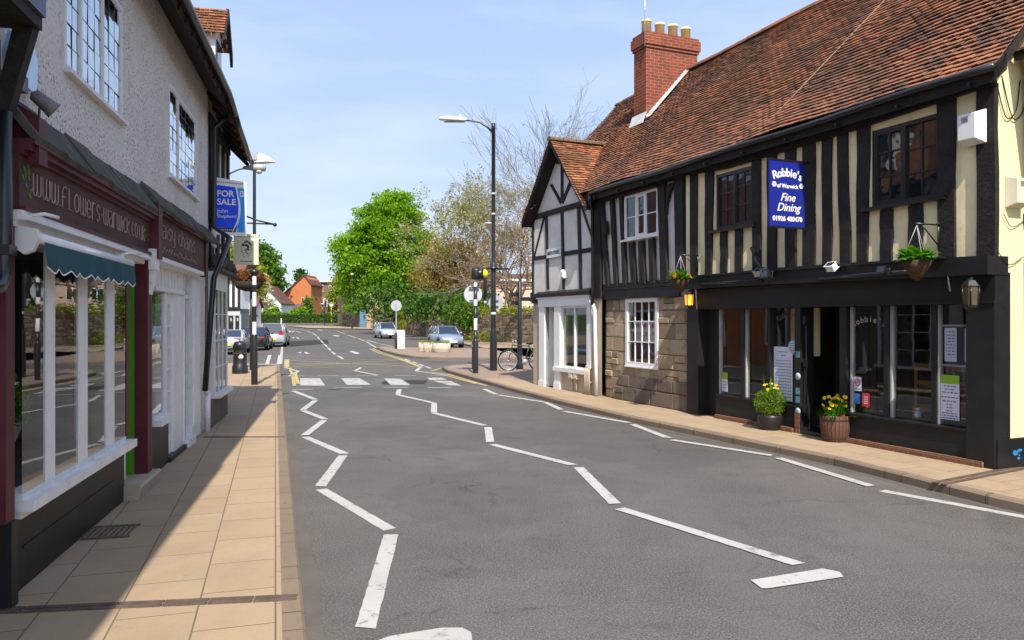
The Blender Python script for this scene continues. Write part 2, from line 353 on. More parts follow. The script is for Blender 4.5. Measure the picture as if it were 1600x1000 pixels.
WALLST = m_stone('boundary_stone', [(.12, .09, .06), (.22, .16, .105), (.30, .22, .145), (.16, .12, .085)], (.055, .045, .035))
PIERST = m_stone('pier_stone', [(.40, .30, .19), (.44, .33, .21)], (.24, .18, .12))
MORT = plain('mortar', (.17, .13, .09), .95, .25, 5, .1, bs=.5)
ROUGH = m_roughcast('grey_roughcast', (.64, .60, .56), (.74, .70, .66), (.16, .145, .135))
BLACKT = plain('black_timber', (.020, .0165, .0155), .7, .35, 5, .25, bs=.8, bscale=30, dirt=(.07, .048, .04))
BLACKP = plain('black_paint', (.0125, .0125, .0135), .5, .25, 4, .35, bs=.15, bscale=30)
BLACKG = plain('black_gloss', (.012, .012, .013), .28, .2, 3, .5)
CREAM = plain('cream_plaster', (.84, .70, .43), .85, .12, 2.2, .15, bs=.3, bscale=14, dirt=(.58, .49, .34))
YCREAM = plain('yellow_cream_render', (.74, .65, .39), .85, .07, 1.5, .15, bs=.2, bscale=20)
GREYP = plain('grey_plaster', (.70, .66, .61), .85, .12, 2.2, .15, bs=.35, bscale=12, dirt=(.56, .51, .46))
WHITEP = plain('white_gloss', (.78, .77, .76), .35, .05, 2, .4)
WHITEW = plain('weathered_white', (.70, .69, .70), .45, .08, 4, .35, dirt=(.45, .43, .42))
MAROON = plain('maroon_paint', (.085, .019, .027), .5, .2, 3, .2)
BROWNF = plain('brown_fascia', (.075, .038, .032), .6, .25, 4, .12, dirt=(.04, .018, .016))
SLATE = plain('mossy_slate_ledge', (.085, .085, .075), .9, .4, 6, .15, bs=.7, bscale=20, dirt=(.035, .04, .03))
TANW = plain('tan_render', (.47, .39, .30), .85, .1, 2, .15, bs=.2, bscale=18)
GALV = plain('grey_metal', (.42, .43, .44), .45, .1, 4, .5, metal=.3)
PALEL = plain('pale_lamp_housing', (.66, .66, .66), .4, .06, 4, .4)
GLASS = m_glass('shop_glass', ior=1.5, wav=.012, add=.06); PANE = m_pane('window_pane'); PANEL_ = m_glass('leaded_pane', (.25, .27, .3), 1.5, .12, .48)
CARGL = m_pane('car_glass', (.02, .03, .05), .0, .8)
TERRA = plain('buff_chimney_pot', (.85, .68, .32), .7, .12, 6, .2)
LEAD = plain('lead_flashing', (.50, .50, .50), .6, .15, 8, .3)
# ------------------------------------------------------------------ more helpers
def FM(o, x, y=(0, 0, 1)):
    x = Vector(x).normalized(); y = Vector(y).normalized(); z = x.cross(y)
    m = Matrix((x, y, z)).transposed().to_4x4(); m.translation = Vector(o); return m
def text(body, size, M, mt, parent, name='lettering', align='CENTER', bold=0, shear=0, sx=1, spacing=1, ext=.0015, local=False):
    cu = bpy.data.curves.new('t', 'FONT'); cu.body = body; cu.size = size; cu.align_x = align; cu.align_y = 'CENTER'; cu.offset = bold; cu.shear = shear; cu.extrude = ext; cu.resolution_u = 4; cu.space_character = spacing
    t = bpy.data.objects.new('t', cu); me = bpy.data.meshes.new_from_object(t); bpy.data.objects.remove(t); bpy.data.curves.remove(cu)
    me.name = name; me.materials.clear(); me.materials.append(mt)
    off = Vector((0, 0, 0)) if local else Vector(parent.get('_base', (0, 0, 0)))
    for v in me.vertices:
        p = v.co.copy(); p.x *= sx; v.co = (M @ p)-off
    o = bpy.data.objects.new(name, me); COL.objects.link(o); o.parent = parent; o['_base'] = parent.get('_base', (0, 0, 0)); return o
GLY = {'w': (1, [[(0, 1), (0, .2), (.12, 0), (.35, 0), (.5, .2), (.5, 1)], [(.5, .2), (.65, 0), (.88, 0), (1, .2), (1, 1)]]), '.': (.12, [[(.5, 0), (.5, .07)]]),
 'f': (.8, [[(0, 0), (0, .8), (.25, 1.05), (.7, 1.1), (1, 1)], [(0, .55), (.7, .55)]]), 'l': (.7, [[(0, 1.1), (0, 0), (1, 0)]]), 'o': (.75, [[(.5, 0), (.1, .15), (0, .5), (.1, .85), (.5, 1), (.9, .85), (1, .5), (.9, .15), (.5, 0)]]),
 'e': (.75, [[(0, .5), (1, .5), (.95, .85), (.5, 1), (.1, .85), (0, .4), (.15, .08), (.5, 0), (1, .15)]]), 'r': (.6, [[(0, 0), (0, 1)], [(0, .7), (.4, 1), (1, .95)]]), 's': (.65, [[(1, .85), (.5, 1), (.1, .85), (.15, .6), (.85, .42), (1, .15), (.5, 0), (0, .15)]]),
 '-': (.35, [[(0, .5), (1, .5)]]), 'a': (.75, [[(0, .9), (.5, 1), (1, .85), (1, 0)], [(1, .6), (.4, .55), (0, .3), (.2, 0), (.7, .05), (1, .25)]]), 'i': (.15, [[(.5, 0), (.5, .75)], [(.5, .98), (.5, 1.04)]]), 'c': (.65, [[(1, .85), (.5, 1), (.1, .8), (0, .5), (.1, .2), (.5, 0), (1, .15)]]),
 'k': (.7, [[(0, 0), (0, 1.1)], [(.9, .9), (0, .45), (1, 0)]]), 'u': (.75, [[(0, 1), (0, .25), (.3, 0), (.7, 0), (1, .25)], [(1, 1), (1, 0)]]), 'd': (.75, [[(1, 1.35), (1, 0)], [(1, .6), (.5, .95), (0, .6), (0, .3), (.5, 0), (1, .35)]]),
 'y': (.75, [[(0, 1), (0, .45), (.4, .2), (1, .4)], [(1, 1), (1, -.3), (.3, -.35)]]), 'h': (.75, [[(0, 0), (0, 1.35)], [(0, .6), (.5, .95), (1, .7), (1, 0)]]), 'n': (.75, [[(0, 0), (0, 1)], [(0, .65), (.5, 1), (1, .7), (1, 0)]]), ' ': (.5, [])}
def strokes(mb, s, F, a0, a1, zf, q, h, r):                     # thin hand-painted lettering from a0 to a1 along a facade
    ws = [GLY[c][0]+.28 for c in s]; tot = sum(ws); x = a0; k = (a1-a0)/tot
    for c, w in zip(s, ws):
        gw = GLY[c][0]*k
        for pl in GLY[c][1]: mb.tube([F.W(x+px*gw, zf(x)+pz*h, q) for px, pz in pl], r, 4, sm=False)
        x += w*k
def wall_holes(mb, F, a0, a1, z0, z1, holes, q0, q1, m=0):
    A = sorted({a0, a1, *[h[0] for h in holes], *[h[1] for h in holes]}); Z = sorted({z0, z1, *[h[2] for h in holes], *[h[3] for h in holes]})
    A = [a for a in A if a0 <= a <= a1]; Z = [z for z in Z if z0 <= z <= z1]
    for i in range(len(A)-1):
        j = 0
        while j < len(Z)-1:
            def inside(j): 
                ca, cz = (A[i]+A[i+1])/2, (Z[j]+Z[j+1])/2
                return any(h[0] < ca < h[1] and h[2] < cz < h[3] for h in holes)
            if inside(j): j += 1; continue
            k = j
            while k+1 < len(Z)-1 and not inside(k+1): k += 1
            mb.face([F.W(A[i], Z[j], q1), F.W(A[i+1], Z[j], q1), F.W(A[i+1], Z[k+1], q1), F.W(A[i], Z[k+1], q1)], m); j = k+1
    for h in holes:                                              # reveals
        b0, b1, y0, y1 = h
        for p, r in (((b0, y0), (b1, y0)), ((b1, y0), (b1, y1)), ((b1, y1), (b0, y1)), ((b0, y1), (b0, y0))):
            mb.face([F.W(*p, q1), F.W(*r, q1), F.W(*r, q0), F.W(*p, q0)], m)
def window(F, parent, a0, a1, z0, z1, q, fw, fm, lights, pm, bar=.018, sill=None, name='window', depth=.07, barm=None, jit=.0015):
    """lights: list of (weight, cols, [row fractions], frame) laid left to right in increasing a"""
    mb = MB(); pn = MB(); bm = MB() if barm else mb
    mb.slab(F, a0, a1, z1-fw, z1, q-depth, q); mb.slab(F, a0, a1, z0, z0+fw, q-depth, q)
    mb.slab(F, a0, a0+fw, z0+fw, z1-fw, q-depth, q); mb.slab(F, a1-fw, a1, z0+fw, z1-fw, q-depth, q)
    tot = sum(l[0] for l in lights); n = len(lights); free = (a1-a0-2*fw)-(n-1)*fw; x = a0+fw
    for i, (w, cols, rows, cf) in enumerate(lights):
        lw = free*w/tot; y0, y1 = z0+fw, z1-fw; b0, b1 = x, x+lw
        if i < n-1: mb.slab(F, x+lw, x+lw+fw, y0, y1, q-depth, q)
        if cf:
            mb.slab(F, b0, b1, y1-cf, y1, q-depth*.8, q-.008); mb.slab(F, b0, b1, y0, y0+cf, q-depth*.8, q-.008); mb.slab(F, b0, b0+cf, y0+cf, y1-cf, q-depth*.8, q-.008); mb.slab(F, b1-cf, b1, y0+cf, y1-cf, q-depth*.8, q-.008)
            b0 += cf; b1 -= cf; y0 += cf; y1 -= cf
        fr = [0]+list(rows)+[1]
        for c in range(1, cols): bm.slab(F, b0+(b1-b0)*c/cols-bar/2, b0+(b1-b0)*c/cols+bar/2, y0, y1, q-depth*.60, q-depth*(.48 if barm else .3))
        for r in rows:
            bb = bar if r == rows[0] or barm else bar
            for c in range(cols): bm.slab(F, b0+(b1-b0)*c/cols+(bar/2 if c else 0), b0+(b1-b0)*(c+1)/cols-(bar/2 if c < cols-1 else 0), y0+(y1-y0)*r-bb/2, y0+(y1-y0)*r+bb/2, q-depth*.60, q-depth*(.48 if barm else .3))
        for c in range(cols):
            for r in range(len(fr)-1):
                pa, pb = b0+(b1-b0)*c/cols, b0+(b1-b0)*(c+1)/cols; ya, yb = y0+(y1-y0)*fr[r], y0+(y1-y0)*fr[r+1]
                J = lambda: q-depth*.55+random.uniform(-jit, jit)
                t1, t2 = random.uniform(-jit, jit), random.uniform(-jit, jit); qq = q-depth*.55
                pn.face([F.W(pa, ya, qq), F.W(pb, ya, qq+t1), F.W(pb, yb, qq+t1+t2), F.W(pa, yb, qq+t2)])
        x += lw+fw
    if sill: mb.slab(F, a0-sill[0], a1+sill[0], z0-sill[1], z0-.001, q-depth, q+sill[2])
    o = mb.build(name, fm, parent)
    if barm: bm.build('glazing_bars', barm, o)
    pn.build('pane', pm, o); return o
def tiles(mb, A, B, up, n_up, gauge=.1, width=.17, skip=None, wave=None, thick=.016, lift=.034, m=0):
    A = Vector(A); B = Vector(B); e = (B-A); L = e.length; e.normalize(); up = Vector(up).normalized(); N = e.cross(up)
    if N.z < 0: N = -N
    k = int(L/width)
    for i in range(n_up):
        for j in range(k+1):
            off = (.5 if i % 2 else 0)*width
            x0 = max(0, j*width-off); x1 = min(L, (j+1)*width-off)
            if x1-x0 < .02: continue
            pc = A+e*(x0+x1)/2+up*(i+.5)*gauge
            if skip and skip(pc): continue
            w = (wave(pc) if wave else 0); dz = N*(w+random.uniform(-.004, .004)); sl = random.uniform(-.007, .007); t = random.uniform(-.005, .005)
            p0 = A+e*(x0+.002)+up*(i*gauge+sl)+dz; p1 = A+e*(x1-.002)+up*(i*gauge+sl)+dz
            q1 = A+e*(x1-.002)+up*((i+1.12)*gauge)+dz; q0 = A+e*(x0+.002)+up*((i+1.12)*gauge)+dz
            a, b = p0+N*(lift+t), p1+N*(lift-t); c, d = q1+N*.004, q0+N*.004
            a2, b2 = a-N*thick, b-N*thick; r = random.random()
            mb.raw([a, b, c, d, a2, b2], [[0, 1, 2, 3], [4, 5, 1, 0], [0, 3, 4], [1, 5, 2]], m, False, r)
def rubble(mb, F, a0, a1, z0, z1, q, holes=(), hr=(.17, .32), wr=(.25, .62), dep=.02, m=0):
    zs = sorted({z0, z1, *[h[2] for h in holes if z0 < h[2] < z1], *[h[3] for h in holes if z0 < h[3] < z1]}); rows = []
    for u, v in zip(zs, zs[1:]):
        z = u
        while z < v-1e-6:
            h = random.uniform(*hr)
            if v-z-h < hr[0]*.7: h = v-z
            rows.append((z, z+h)); z += h
    for u, v in rows:
        segs = [(a0, a1)]
        for h in holes:
            if h[2] < (u+v)/2 < h[3]:
                ns = []
                for s0, s1 in segs:
                    if h[0] > s0: ns.append((s0, min(s1, h[0])))
                    if h[1] < s1: ns.append((max(s0, h[1]), s1))
                segs = [s for s in ns if s[1]-s[0] > .02]
        for s0, s1 in segs:
            x = s0
            while x < s1-1e-6:
                w = random.uniform(*wr)
                if s1-x-w < wr[0]*.6: w = s1-x
                if v-u > .26 and w < .45 and random.random() < .35: cells = [(x, x+w, u, u+(v-u)*.5), (x, x+w, u+(v-u)*.5, v)]
                else: cells = [(x, x+w, u, v)]
                for b0, b1, y0, y1 in cells:
                    g = .007; j = lambda: random.uniform(-.008, .012); qf = q+random.uniform(0, dep); i2 = .018
                    bk = [(b0+g+j()*.5, y0+g+j()*.5), (b1-g+j()*.5, y0+g+j()*.5), (b1-g+j()*.5, y1-g+j()*.5), (b0+g+j()*.5, y1-g+j()*.5)]
                    cx, cz = (b0+b1)/2, (y0+y1)/2
                    ft = [(a+(i2 if a < cx else -i2), z+(i2 if z < cz else -i2)) for a, z in bk]
                    V = [F.W(a, z, q-.04) for a, z in bk]+[F.W(a, z, q+(qf-q)*.5) for a, z in bk]+[F.W(a, z, qf+random.uniform(-.004, .004)) for a, z in ft]
                    fs = [[8, 9, 10, 11]]+[[i, (i+1) % 4, 4+(i+1) % 4, 4+i] for i in range(4)]+[[4+i, 4+(i+1) % 4, 8+(i+1) % 4, 8+i] for i in range(4)]
                    mb.raw(V, fs, m, False)
                x += w
def smooth(pts, k=6):
    P = [Vector(p) for p in pts]; P = [P[0]*2-P[1]]+P+[P[-1]*2-P[-2]]; out = []
    for i in range(1, len(P)-2):
        for j in range(k):
            t = j/k; a, b, c, d = P[i-1:i+3]; out.append(.5*((2*b)+(c-a)*t+(2*a-5*b+4*c-d)*t*t+(3*b-a-3*c+d)*t**3))
    return out+[P[-2]]
# ------------------------------------------------------------------ ground, road, pavements
def grid(name, xs, ys, dz, mt, kind='structure', uvd=(1, 0)):
    mb = MB(); vs = [(x, y, zg(y)+dz) for y in ys for x in xs]; n = len(xs)
    mb.raw(vs, [[j*n+i, j*n+i+1, (j+1)*n+i+1, (j+1)*n+i] for j in range(len(ys)-1) for i in range(n-1)])
    return tag(mb.build(name, mt, uvd=uvd), kind=kind)
GRASS = plain('grass_ground', (.06, .09, .025), .95, .35, .8, .1)
grid('ground', [-1500, -300, -80, 0, 80, 300, 1500], [-1500, -100, -30, 0, 25]+list(range(50, 130, 5))+[200, 400, 1500], -.05, GRASS)
grid('road', [-70, -40, -20, -10, 0, 10, 20, 40, 60], list(range(-30, 50, 10))+[i*2 for i in range(25, 66)], 0, ASPH)
LKD = Vector((-.308, 1, 0)).normalized(); LKN = Vector((LKD.y, -LKD.x, 0))
def lk(y): return Vector((-1.202-.308*(y-4.467), y, 0))                # left kerb line
RK = [Vector((p[0], p[1], 0)) for p in [(8.6, -2), (6.05, 4.4), (4.75, 7.7), (4.09, 9.75), (2.12, 13.96), (1.05, 16.7), (.0, 19.8), (-1.0, 22.9), (-1.75, 25.3), (-2.3, 27.0), (-2.6, 28.6), (-2.35, 29.9), (-1.5, 30.8), (0, 31.3), (6, 32.2), (16, 33.5)]]
def sheet(name, pts, h, mt, uvd, thick=.25, conform=False):
    mb = MB(); P = [Vector((p[0], p[1], (zg(p[1]) if conform else 0)+h)) for p in pts]
    mb.prism(P, (0, 0, -thick)); return tag(mb.build(name, mt, uvd=uvd), kind='structure')
def kerb(name, line, side, h=.1, w=.13, top=.003):
    mb = MB(); run = 0
    P = [Vector((p[0], p[1], zg(p[1])+h)) for p in line]
    def nrm(i):
        t = (P[min(i+1, len(P)-1)]-P[max(i-1, 0)]); t.z = 0; t.normalize(); return Vector((t.y, -t.x, 0))*side
    for i in range(len(P)-1):
        a, b = P[i], P[i+1]; na, nb = nrm(i), nrm(i+1); L = (b-a).length; k = max(1, round(L/.9))
        for j in range(k):
            f0, f1 = j/k+.004/L, (j+1)/k-.004/L
            p, r = a.lerp(b, f0), a.lerp(b, f1); n0, n1 = na.lerp(nb, f0).normalized(), na.lerp(nb, f1).normalized(); up = Vector((0, 0, top)); dn = Vector((0, 0, -.3)); sh = Vector((0, 0, -.018))
            mb.raw([p+up+sh, r+up+sh, r+up+n1*.02, p+up+n0*.02, p+n0*w+up, r+n1*w+up, p+dn, r+dn], [[0, 1, 2, 3], [3, 2, 5, 4], [6, 7, 1, 0]], 0, False)
    return tag(mb.build(name, KERB, uvd=(line[1][0]-line[0][0], line[1][1]-line[0][1])), kind='structure')
LE = 30.6
ll = [lk(-3), lk(8), lk(16), lk(24), lk(29.6)]
kin = lambda p: p-LKN*.125
sheet('pavement_left', [kin(lk(-3)), kin(lk(LE)), (-22, LE+3.2), (-24, 17), (-14, 17), (-7.4, 17), (-4.1, -3)], .1, SLAB, (LKD.x, LKD.y))
kerb('kerb_left', ll+[lk(LE-.4)], -1)
kerb('kerb_side_street', [lk(LE-.4), Vector((-9.6, LE, 0)), Vector((-14, LE+1.15, 0)), Vector((-22, LE+3.2, 0))], -1, .06)
def inset(line, w, side):
    out = []
    for i, p in enumerate(line):
        t = (line[min(i+1, len(line)-1)]-line[max(i-1, 0)]).normalized(); out.append(p+Vector((t.y, -t.x, 0))*side*w)
    return out
sheet('pavement_right', inset(RK, .125, 1)[:8]+[Vector((.05, 23.0, 0)), Vector((2.5, 20, 0)), Vector((8, 6, 0)), Vector((14, -2, 0))], .1, SLAB, tuple(RF.d)[:2])
sheet('corner_pavement', inset(RK, .125, 1)[7:]+[Vector((16, 26, 0)), Vector((3, 26, 0)), Vector((2.5, 20.06, 0)), Vector((.05, 23.06, 0))], .1, SLABP, (1, 0))
kerb('kerb_right', RK, 1)
ISL = [G(588, 545), G(600, 550), G(620, 555.5), G(645, 559.5), G(672, 561.2), G(700, 561.5), G(770, 561.5), Vector((14, 37.4, 0)), Vector((14, 47.8, 0)), G(720, 546), G(640, 545), G(600, 543.6)]
sheet('traffic_island', inset(ISL, .12, -1)[:-1]+[ISL[-1]], .1, SLABP, (1, 0)); kerb('kerb_island', ISL[:8], -1)
kerb('kerb_island_rear', [ISL[0]]+ISL[:8:-1], 1)
FK = [G(x, y) for x, y in [(505, 510), (540, 511.3), (576, 513), (604, 515.5), (632, 519), (660, 523), (690, 529), (720, 538), (752, 545), (782, 552), (830, 563)]]+[Vector((6.5, 36.5, 0))]
WL = [Vector((-27.5, 103, 0)), Vector((-18, 99.5, 0)), Vector((-9.5, 79, 0)), Vector((-3.8, 64, 0)), Vector((2.2, 56, 0)), Vector((12, 47, 0))]
def resample(L, n):
    d = [0]
    for a, b in zip(L, L[1:]): d.append(d[-1]+(b-a).length)
    out = []
    for i in range(n):
        t = d[-1]*i/(n-1); k = max(j for j in range(len(d)-1) if d[j] <= t+1e-9); f = (t-d[k])/(d[k+1]-d[k]); out.append(L[k].lerp(L[k+1], f))
    return out
mb = MB(); A_ = resample(inset(FK, .12, -1), 40); B_ = resample([Vector((-33, 112, 0))]+[w+Vector((.3, .3, 0)) for w in WL], 40)
pz = lambda p: Vector((p.x, p.y, zg(p.y)+.1))
vs_ = [pz(a.lerp(b, t/6)) for a, b in zip(A_, B_) for t in range(7)]
mb.raw(vs_, [[i*7+j, i*7+j+1, (i+1)*7+j+1, (i+1)*7+j] for i in range(39) for j in range(6)])
tag(mb.build('pavement_far', SLAB, uvd=(.5, -1)), kind='structure'); kerb('kerb_far', FK, -1)
FLK = [Vector((-75, 92, 0)), G(400, 525), G(432, 524.5), G(443, 523), G(447, 520.5), G(443, 517), Vector((-75, 118, 0))]
sheet('pavement_beyond', FLK, .1, SLAB, (1, 0), conform=True)
sheet('pavement_side_street', [Vector((-60, 47, 0)), Vector((-18.5, 40.5, 0)), Vector((-17.6, 46, 0)), Vector((-17.3, 56, 0)), Vector((-19, 60, 0)), Vector((-60, 62, 0))], .08, SLAB, (1, 0), conform=True)
# ------------------------------------------------------------------ painted markings
_mz = [0]
def mz(): _mz[0] = (_mz[0]+1) % 12; return .004+.0006*_mz[0]
def gquad(mb, pts, h=None): h = mz() if h is None else h; mb.face([G(x, y)+Vector((0, 0, h)) for x, y in pts])
def gline(mb, pl, w, px=True):
    P = [G(*p) if px else Vector(p) for p in pl]
    for a, b in zip(P, P[1:]):
        t = (b-a); t.z = 0; t.normalize(); n = Vector((-t.y, t.x, 0))*w/2; h = Vector((0, 0, mz())); near = a.y < 32; k = max(1, int((b-a).length/(.09 if near else 4)))
        j = lambda: n*random.uniform(-.05, .05) if near else n*0
        q0 = (a-n+j(), a+n+j())
        for i in range(k):
            r = a.lerp(b, (i+1)/k); q1 = (r-n+j(), r+n+j())
            if near and i == k-1: e_ = t*random.uniform(-.03, .02); q1 = (q1[0]+e_, q1[1]-e_)
            f_ = [Vector((v.x, v.y, zg(v.y)))+h for v in (q0[0], q1[0], q1[1], q0[1])]; mb.face(f_); q0 = q1
mb = MB()
for s in [((624, 608.5), (621.5, 617)), ((622, 617.2), (677, 629.6)), ((678.5, 630), (678, 645)), ((677, 645.6), (757, 665)), ((762.5, 668), (766, 691)), ((769, 695), (895, 727)), ((904, 731), (961, 788)), ((968, 795.5), (1248, 883)),
          ((493, 626), (473, 641)), ((473, 642), (508, 655.5)), ((507, 657), (476, 681)), ((477, 683), (538, 709)), ((536, 712), (501, 760)), ((502, 765), (609, 828)), ((611, 836), (571, 982)), ((458, 611), (493, 624.5)),
          ((756, 608), (775, 616.5)), ((779, 617.5), (850, 628.5)), ((852, 629), (877, 640.5)), ((881, 643), (983, 661)), ((988, 663.5), (1044, 685)), ((1049, 688), (1206, 712.5)), ((1216, 716.5), (1361, 760.5)), ((1378, 767), (1600, 808), (1700, 826)),
          ((445, 574), (466, 580), (452, 588)), ((564, 574.5), (555, 579.5), (590, 586.5)), ((657, 574), (650, 580), (700, 587))]: gline(mb, s, .125)
gquad(mb, [(1173, 908), (1190, 921), (1200, 921), (1318, 903), (1312, 895), (1285, 890)]); gquad(mb, [(590, 1003), (610, 996), (690, 983), (722, 983), (736, 990), (738, 1003)])
tag(mb.build('road_zigzag_markings', WHITE), kind='structure')
mb = MB()
for q in [[(469, 591.5), (500, 591.5), (508, 603), (469, 603)], [(533, 591.5), (562, 591.5), (580, 602), (542, 602)], [(600, 591.5), (626, 592), (641, 602), (610, 601.5)]]: gquad(mb, q)
for q in [[(667, 590.5), (690, 590.5), (699, 593), (672, 594)], [(676, 595), (705, 595.5), (711, 598.5), (686, 598)], [(690, 599), (713, 599), (721, 603), (700, 602)]]: gquad(mb, q)
tag(mb.build('zebra_crossing', WWORN), kind='structure')
mb = MB()
for a, b, y0, y1 in [(445, 475, 587.5, 587.5), (497, 528, 587, 587), (557, 589, 587.3, 587.3), (617, 650, 587, 587), (672, 700, 587.5, 587.5), (457, 489, 609.5, 608.6), (522, 565, 607, 605.6), (599, 638, 605.6, 606), (668, 705, 605.4, 606)]: gline(mb, [(a, y0), (b, y1)], .11)
for s in [(536, 561, 528, 556), (524, 553.8, 518, 549.5), (516.5, 547.5, 512, 543.5), (511, 542, 506.3, 537.5), (505.5, 536.5, 501, 532), (499.5, 530.5, 496, 526), (495, 525, 488, 520.3), (486, 519.5, 478, 517), (476, 516.5, 468, 515), (466, 514.8, 455, 513.6),
          (526, 517.2, 540, 522), (543, 523.2, 556, 527.8), (559, 528.8, 570, 533), (572, 533.6, 589, 543.6), (574, 531.5, 590, 536.5), (592, 537, 614, 541.5), (632, 561, 641, 564.5), (644, 565.5, 652, 568.2), (655, 569.2, 662, 572), (665, 573, 673, 576), (441, 541, 438.5, 569)]: gline(mb, [s[:2], s[2:]], .13)
for q in [[(414, 569.5), (420, 569.5), (424.5, 555), (419, 555)], [(432, 569.5), (438, 569.5), (440.5, 555), (435, 555)]]: gquad(mb, q)
def arrow(c, sx, sy):
    for q in ([(-9, 0), (-2, -1.2), (-2, 1.2)], [(2, -1), (6, -1), (11, 1.6), (5, 1.8)]): gquad(mb, [(c[0]+x*sx, c[1]+y*sy) for x, y in q])
arrow((473, 551), 1, 1); gquad(mb, [(545, 549.5), (551, 548), (553, 549), (560, 551), (562, 553), (555, 553), (550, 550.5)]); arrow((461, 528), .7, .7); gquad(mb, [(519, 524), (524, 523.6), (532, 525), (527, 526)]); gquad(mb, [(496, 515), (504, 516), (503, 516.7), (496, 516)])
gline(mb, [(448, 516), (460, 517.5), (456, 519)], .2); gline(mb, [(462, 518), (470, 519.5)], .25)
tag(mb.build('white_road_markings', WHITE), kind='structure')
mb = MB()
gquad(mb, [(444, 574), (452, 574), (452, 562), (444.5, 562)])
for s in [((452, 574.3), (657, 573.6)), ((452, 562.5), (632, 562)), ((452, 563), (540, 567.8), (655, 573)), ((454, 573.5), (560, 566.5), (632, 562.4)), ((452, 568.5), (645, 568)), ((452, 571), (530, 568)), ((578, 545), (592, 552), (620, 560), (656, 573.5)), ((582, 544.5), (597, 551.5), (625, 560), (660, 574)), ((674, 580), (690, 575)), ((674, 581.5), (700, 585), (760, 603)),
          ((453, 575), (458, 590), (460, 603)), ((461, 582), (466, 600)), ((662, 562.6), (840, 563)), ((700, 588), (745, 600))]: gline(mb, s, .1)
tag(mb.build('yellow_road_markings', YELLOW), kind='structure')
PATCH = plain('tar_patch', (.032, .031, .031), .9, .3, 5, .2, bs=.4)
mb = MB()
for q in [[(597, 597), (604, 594), (612, 601), (608, 601.6), (596, 600)], [(631, 594), (668, 594.5), (664, 600.5), (643, 600.5)], [(511, 609), (536, 606.8), (537, 607.8), (512, 610)], [(453, 533), (512, 531), (514, 537), (452, 542)]]: gquad(mb, q, .003)
tag(mb.build('tar_patches', PATCH), kind='structure')
GUT = m_slabs('gutter_grit', (.11, .098, .085), (.125, .11, .096), (.09, .08, .07), 1.6, 9, (.075, .066, .056), off=0, joint=.004)
def gutter_strip(name, line, side, w):
    mb = MB(); L = resample([Vector(p) for p in line], 90); I = inset(L, 1, side)
    for i in range(89):
        a, b = L[i], L[i+1]; u0, u1 = [(I[k]-L[k])*(w+.02*math.sin(k*1.7)+.015*math.sin(k*.61)) for k in (i, i+1)]; h = Vector((0, 0, .0022)); mb.face([a+h, b+h, b+u1+h, a+u0+h])
    tag(mb.build(name, GUT, uvd=(line[1][0]-line[0][0], line[1][1]-line[0][1])), kind='structure')
gutter_strip('gutter_left', ll, 1, .11); gutter_strip('gutter_right', RK[:9], -1, .10)
IRON = plain('channel_iron', (.10, .07, .055), .7, .3, 10, .3, bs=.4)
mb = MB()
def channel(a, b, w):
    a, b = Vector(a), Vector(b); t = (b-a).normalized(); n = Vector((-t.y, t.x, 0)); k = int((b-a).length/.25)
    for i in range(k):
        p, r = a.lerp(b, i/k)+t*.004, a.lerp(b, (i+1)/k)-t*.004
        mb.prism([p-n*w/2, r-n*w/2, r-n*w*.1, p-n*w*.1], (0, 0, .008)); mb.prism([p+n*w*.1, r+n*w*.1, r+n*w/2, p+n*w/2], (0, 0, .008))
channel(G(-40, 957, .1), G(465, 934, .1), .1); channel(G(1466, 756, .1), G(1600, 730, .1), .16); channel(G(318, 683, .1), G(445, 683, .1), .07)
tag(mb.build('drain_channels', IRON), kind='structure')
mb = MB()
c = G(172, 832, .1); t = LF.d; n = LF.n
for i in range(9): mb.hexa(c-t*.17+n*(-.19+i*.042)+Vector((0, 0, .002)), t*.34, n*.022, (0, 0, .008))
for i in (-.19, .17): mb.hexa(c+t*i-n*.21+Vector((0, 0, .003)), t*.03, n*.4, (0, 0, .009))
tag(mb.build('cellar_grating', IRON), 'dark iron cellar grating set in the pavement below the flower shop window', 'grating')
# ------------------------------------------------------------------ the black-and-white restaurant range on the right
S = lambda x, q=0: RF.st(x, 500, q)[0]
bld = thing('timber_framed_building', 'long black-timbered cream and grey building with a red tiled roof, housing the restaurant', 'building', RF.W(3, .1))
QE, ZE, QR, ZR = .24, 4.78, -2.77, 8.06
slope = Vector((0, 0, 0))+(RF.n*(QR-QE)+Vector((0, 0, ZR-ZE))); SL = slope.length; up = slope.normalized()
rz = lambda q: ZE+(QE-q)*(ZR-ZE)/(QE-QR)
wz = lambda s: 6.36-1.07*abs(s-11.28)                              # roof of the cross wing
wave = lambda p: .022*math.sin(p.dot(RF.d)*1.1+p.z*.9)+.014*math.sin(p.dot(RF.d)*2.7+1.3)+.012*math.sin(p.z*3.1)
def sq(p): r = p-RF.o; return r.dot(RF.d), r.dot(RF.n)
CH = (9.72, 10.26, -3.0, -1.5)
def skipm(p):
    s, q = sq(p)
    if CH[0]+.05 < s < CH[1]-.05 and CH[2] < q < CH[3]-.05: return True
    return 9.55 < s < 13.0 and p.z < wz(s)-.14
mb = MB()
tiles(mb, RF.W(-.18, ZE, QE), RF.W(13.25, ZE, QE), up, int(SL/.098), .098, .165, skipm, wave)
mb.build('roof_tiles', TILE, bld)
mb = MB()                                                           # roof deck, rear slope, ridge
bk = lambda s: [RF.W(s, ZE-.06, QE-.03), RF.W(s, ZR-.03, QR), RF.W(s, ZR-.16, QR), RF.W(s, ZE-.2, QE-.03)]
for s0, s1 in ((-.16, 9.6), (12.98, 13.22)): mb.prism(bk(s0), RF.d*(s1-s0))
mb.prism([RF.W(9.6, z, q) for q, z in ((-1.3, rz(-1.3)-.06), (QR, ZR-.03), (QR, ZR-.16), (-1.3, rz(-1.3)-.2))], RF.d*3.38)
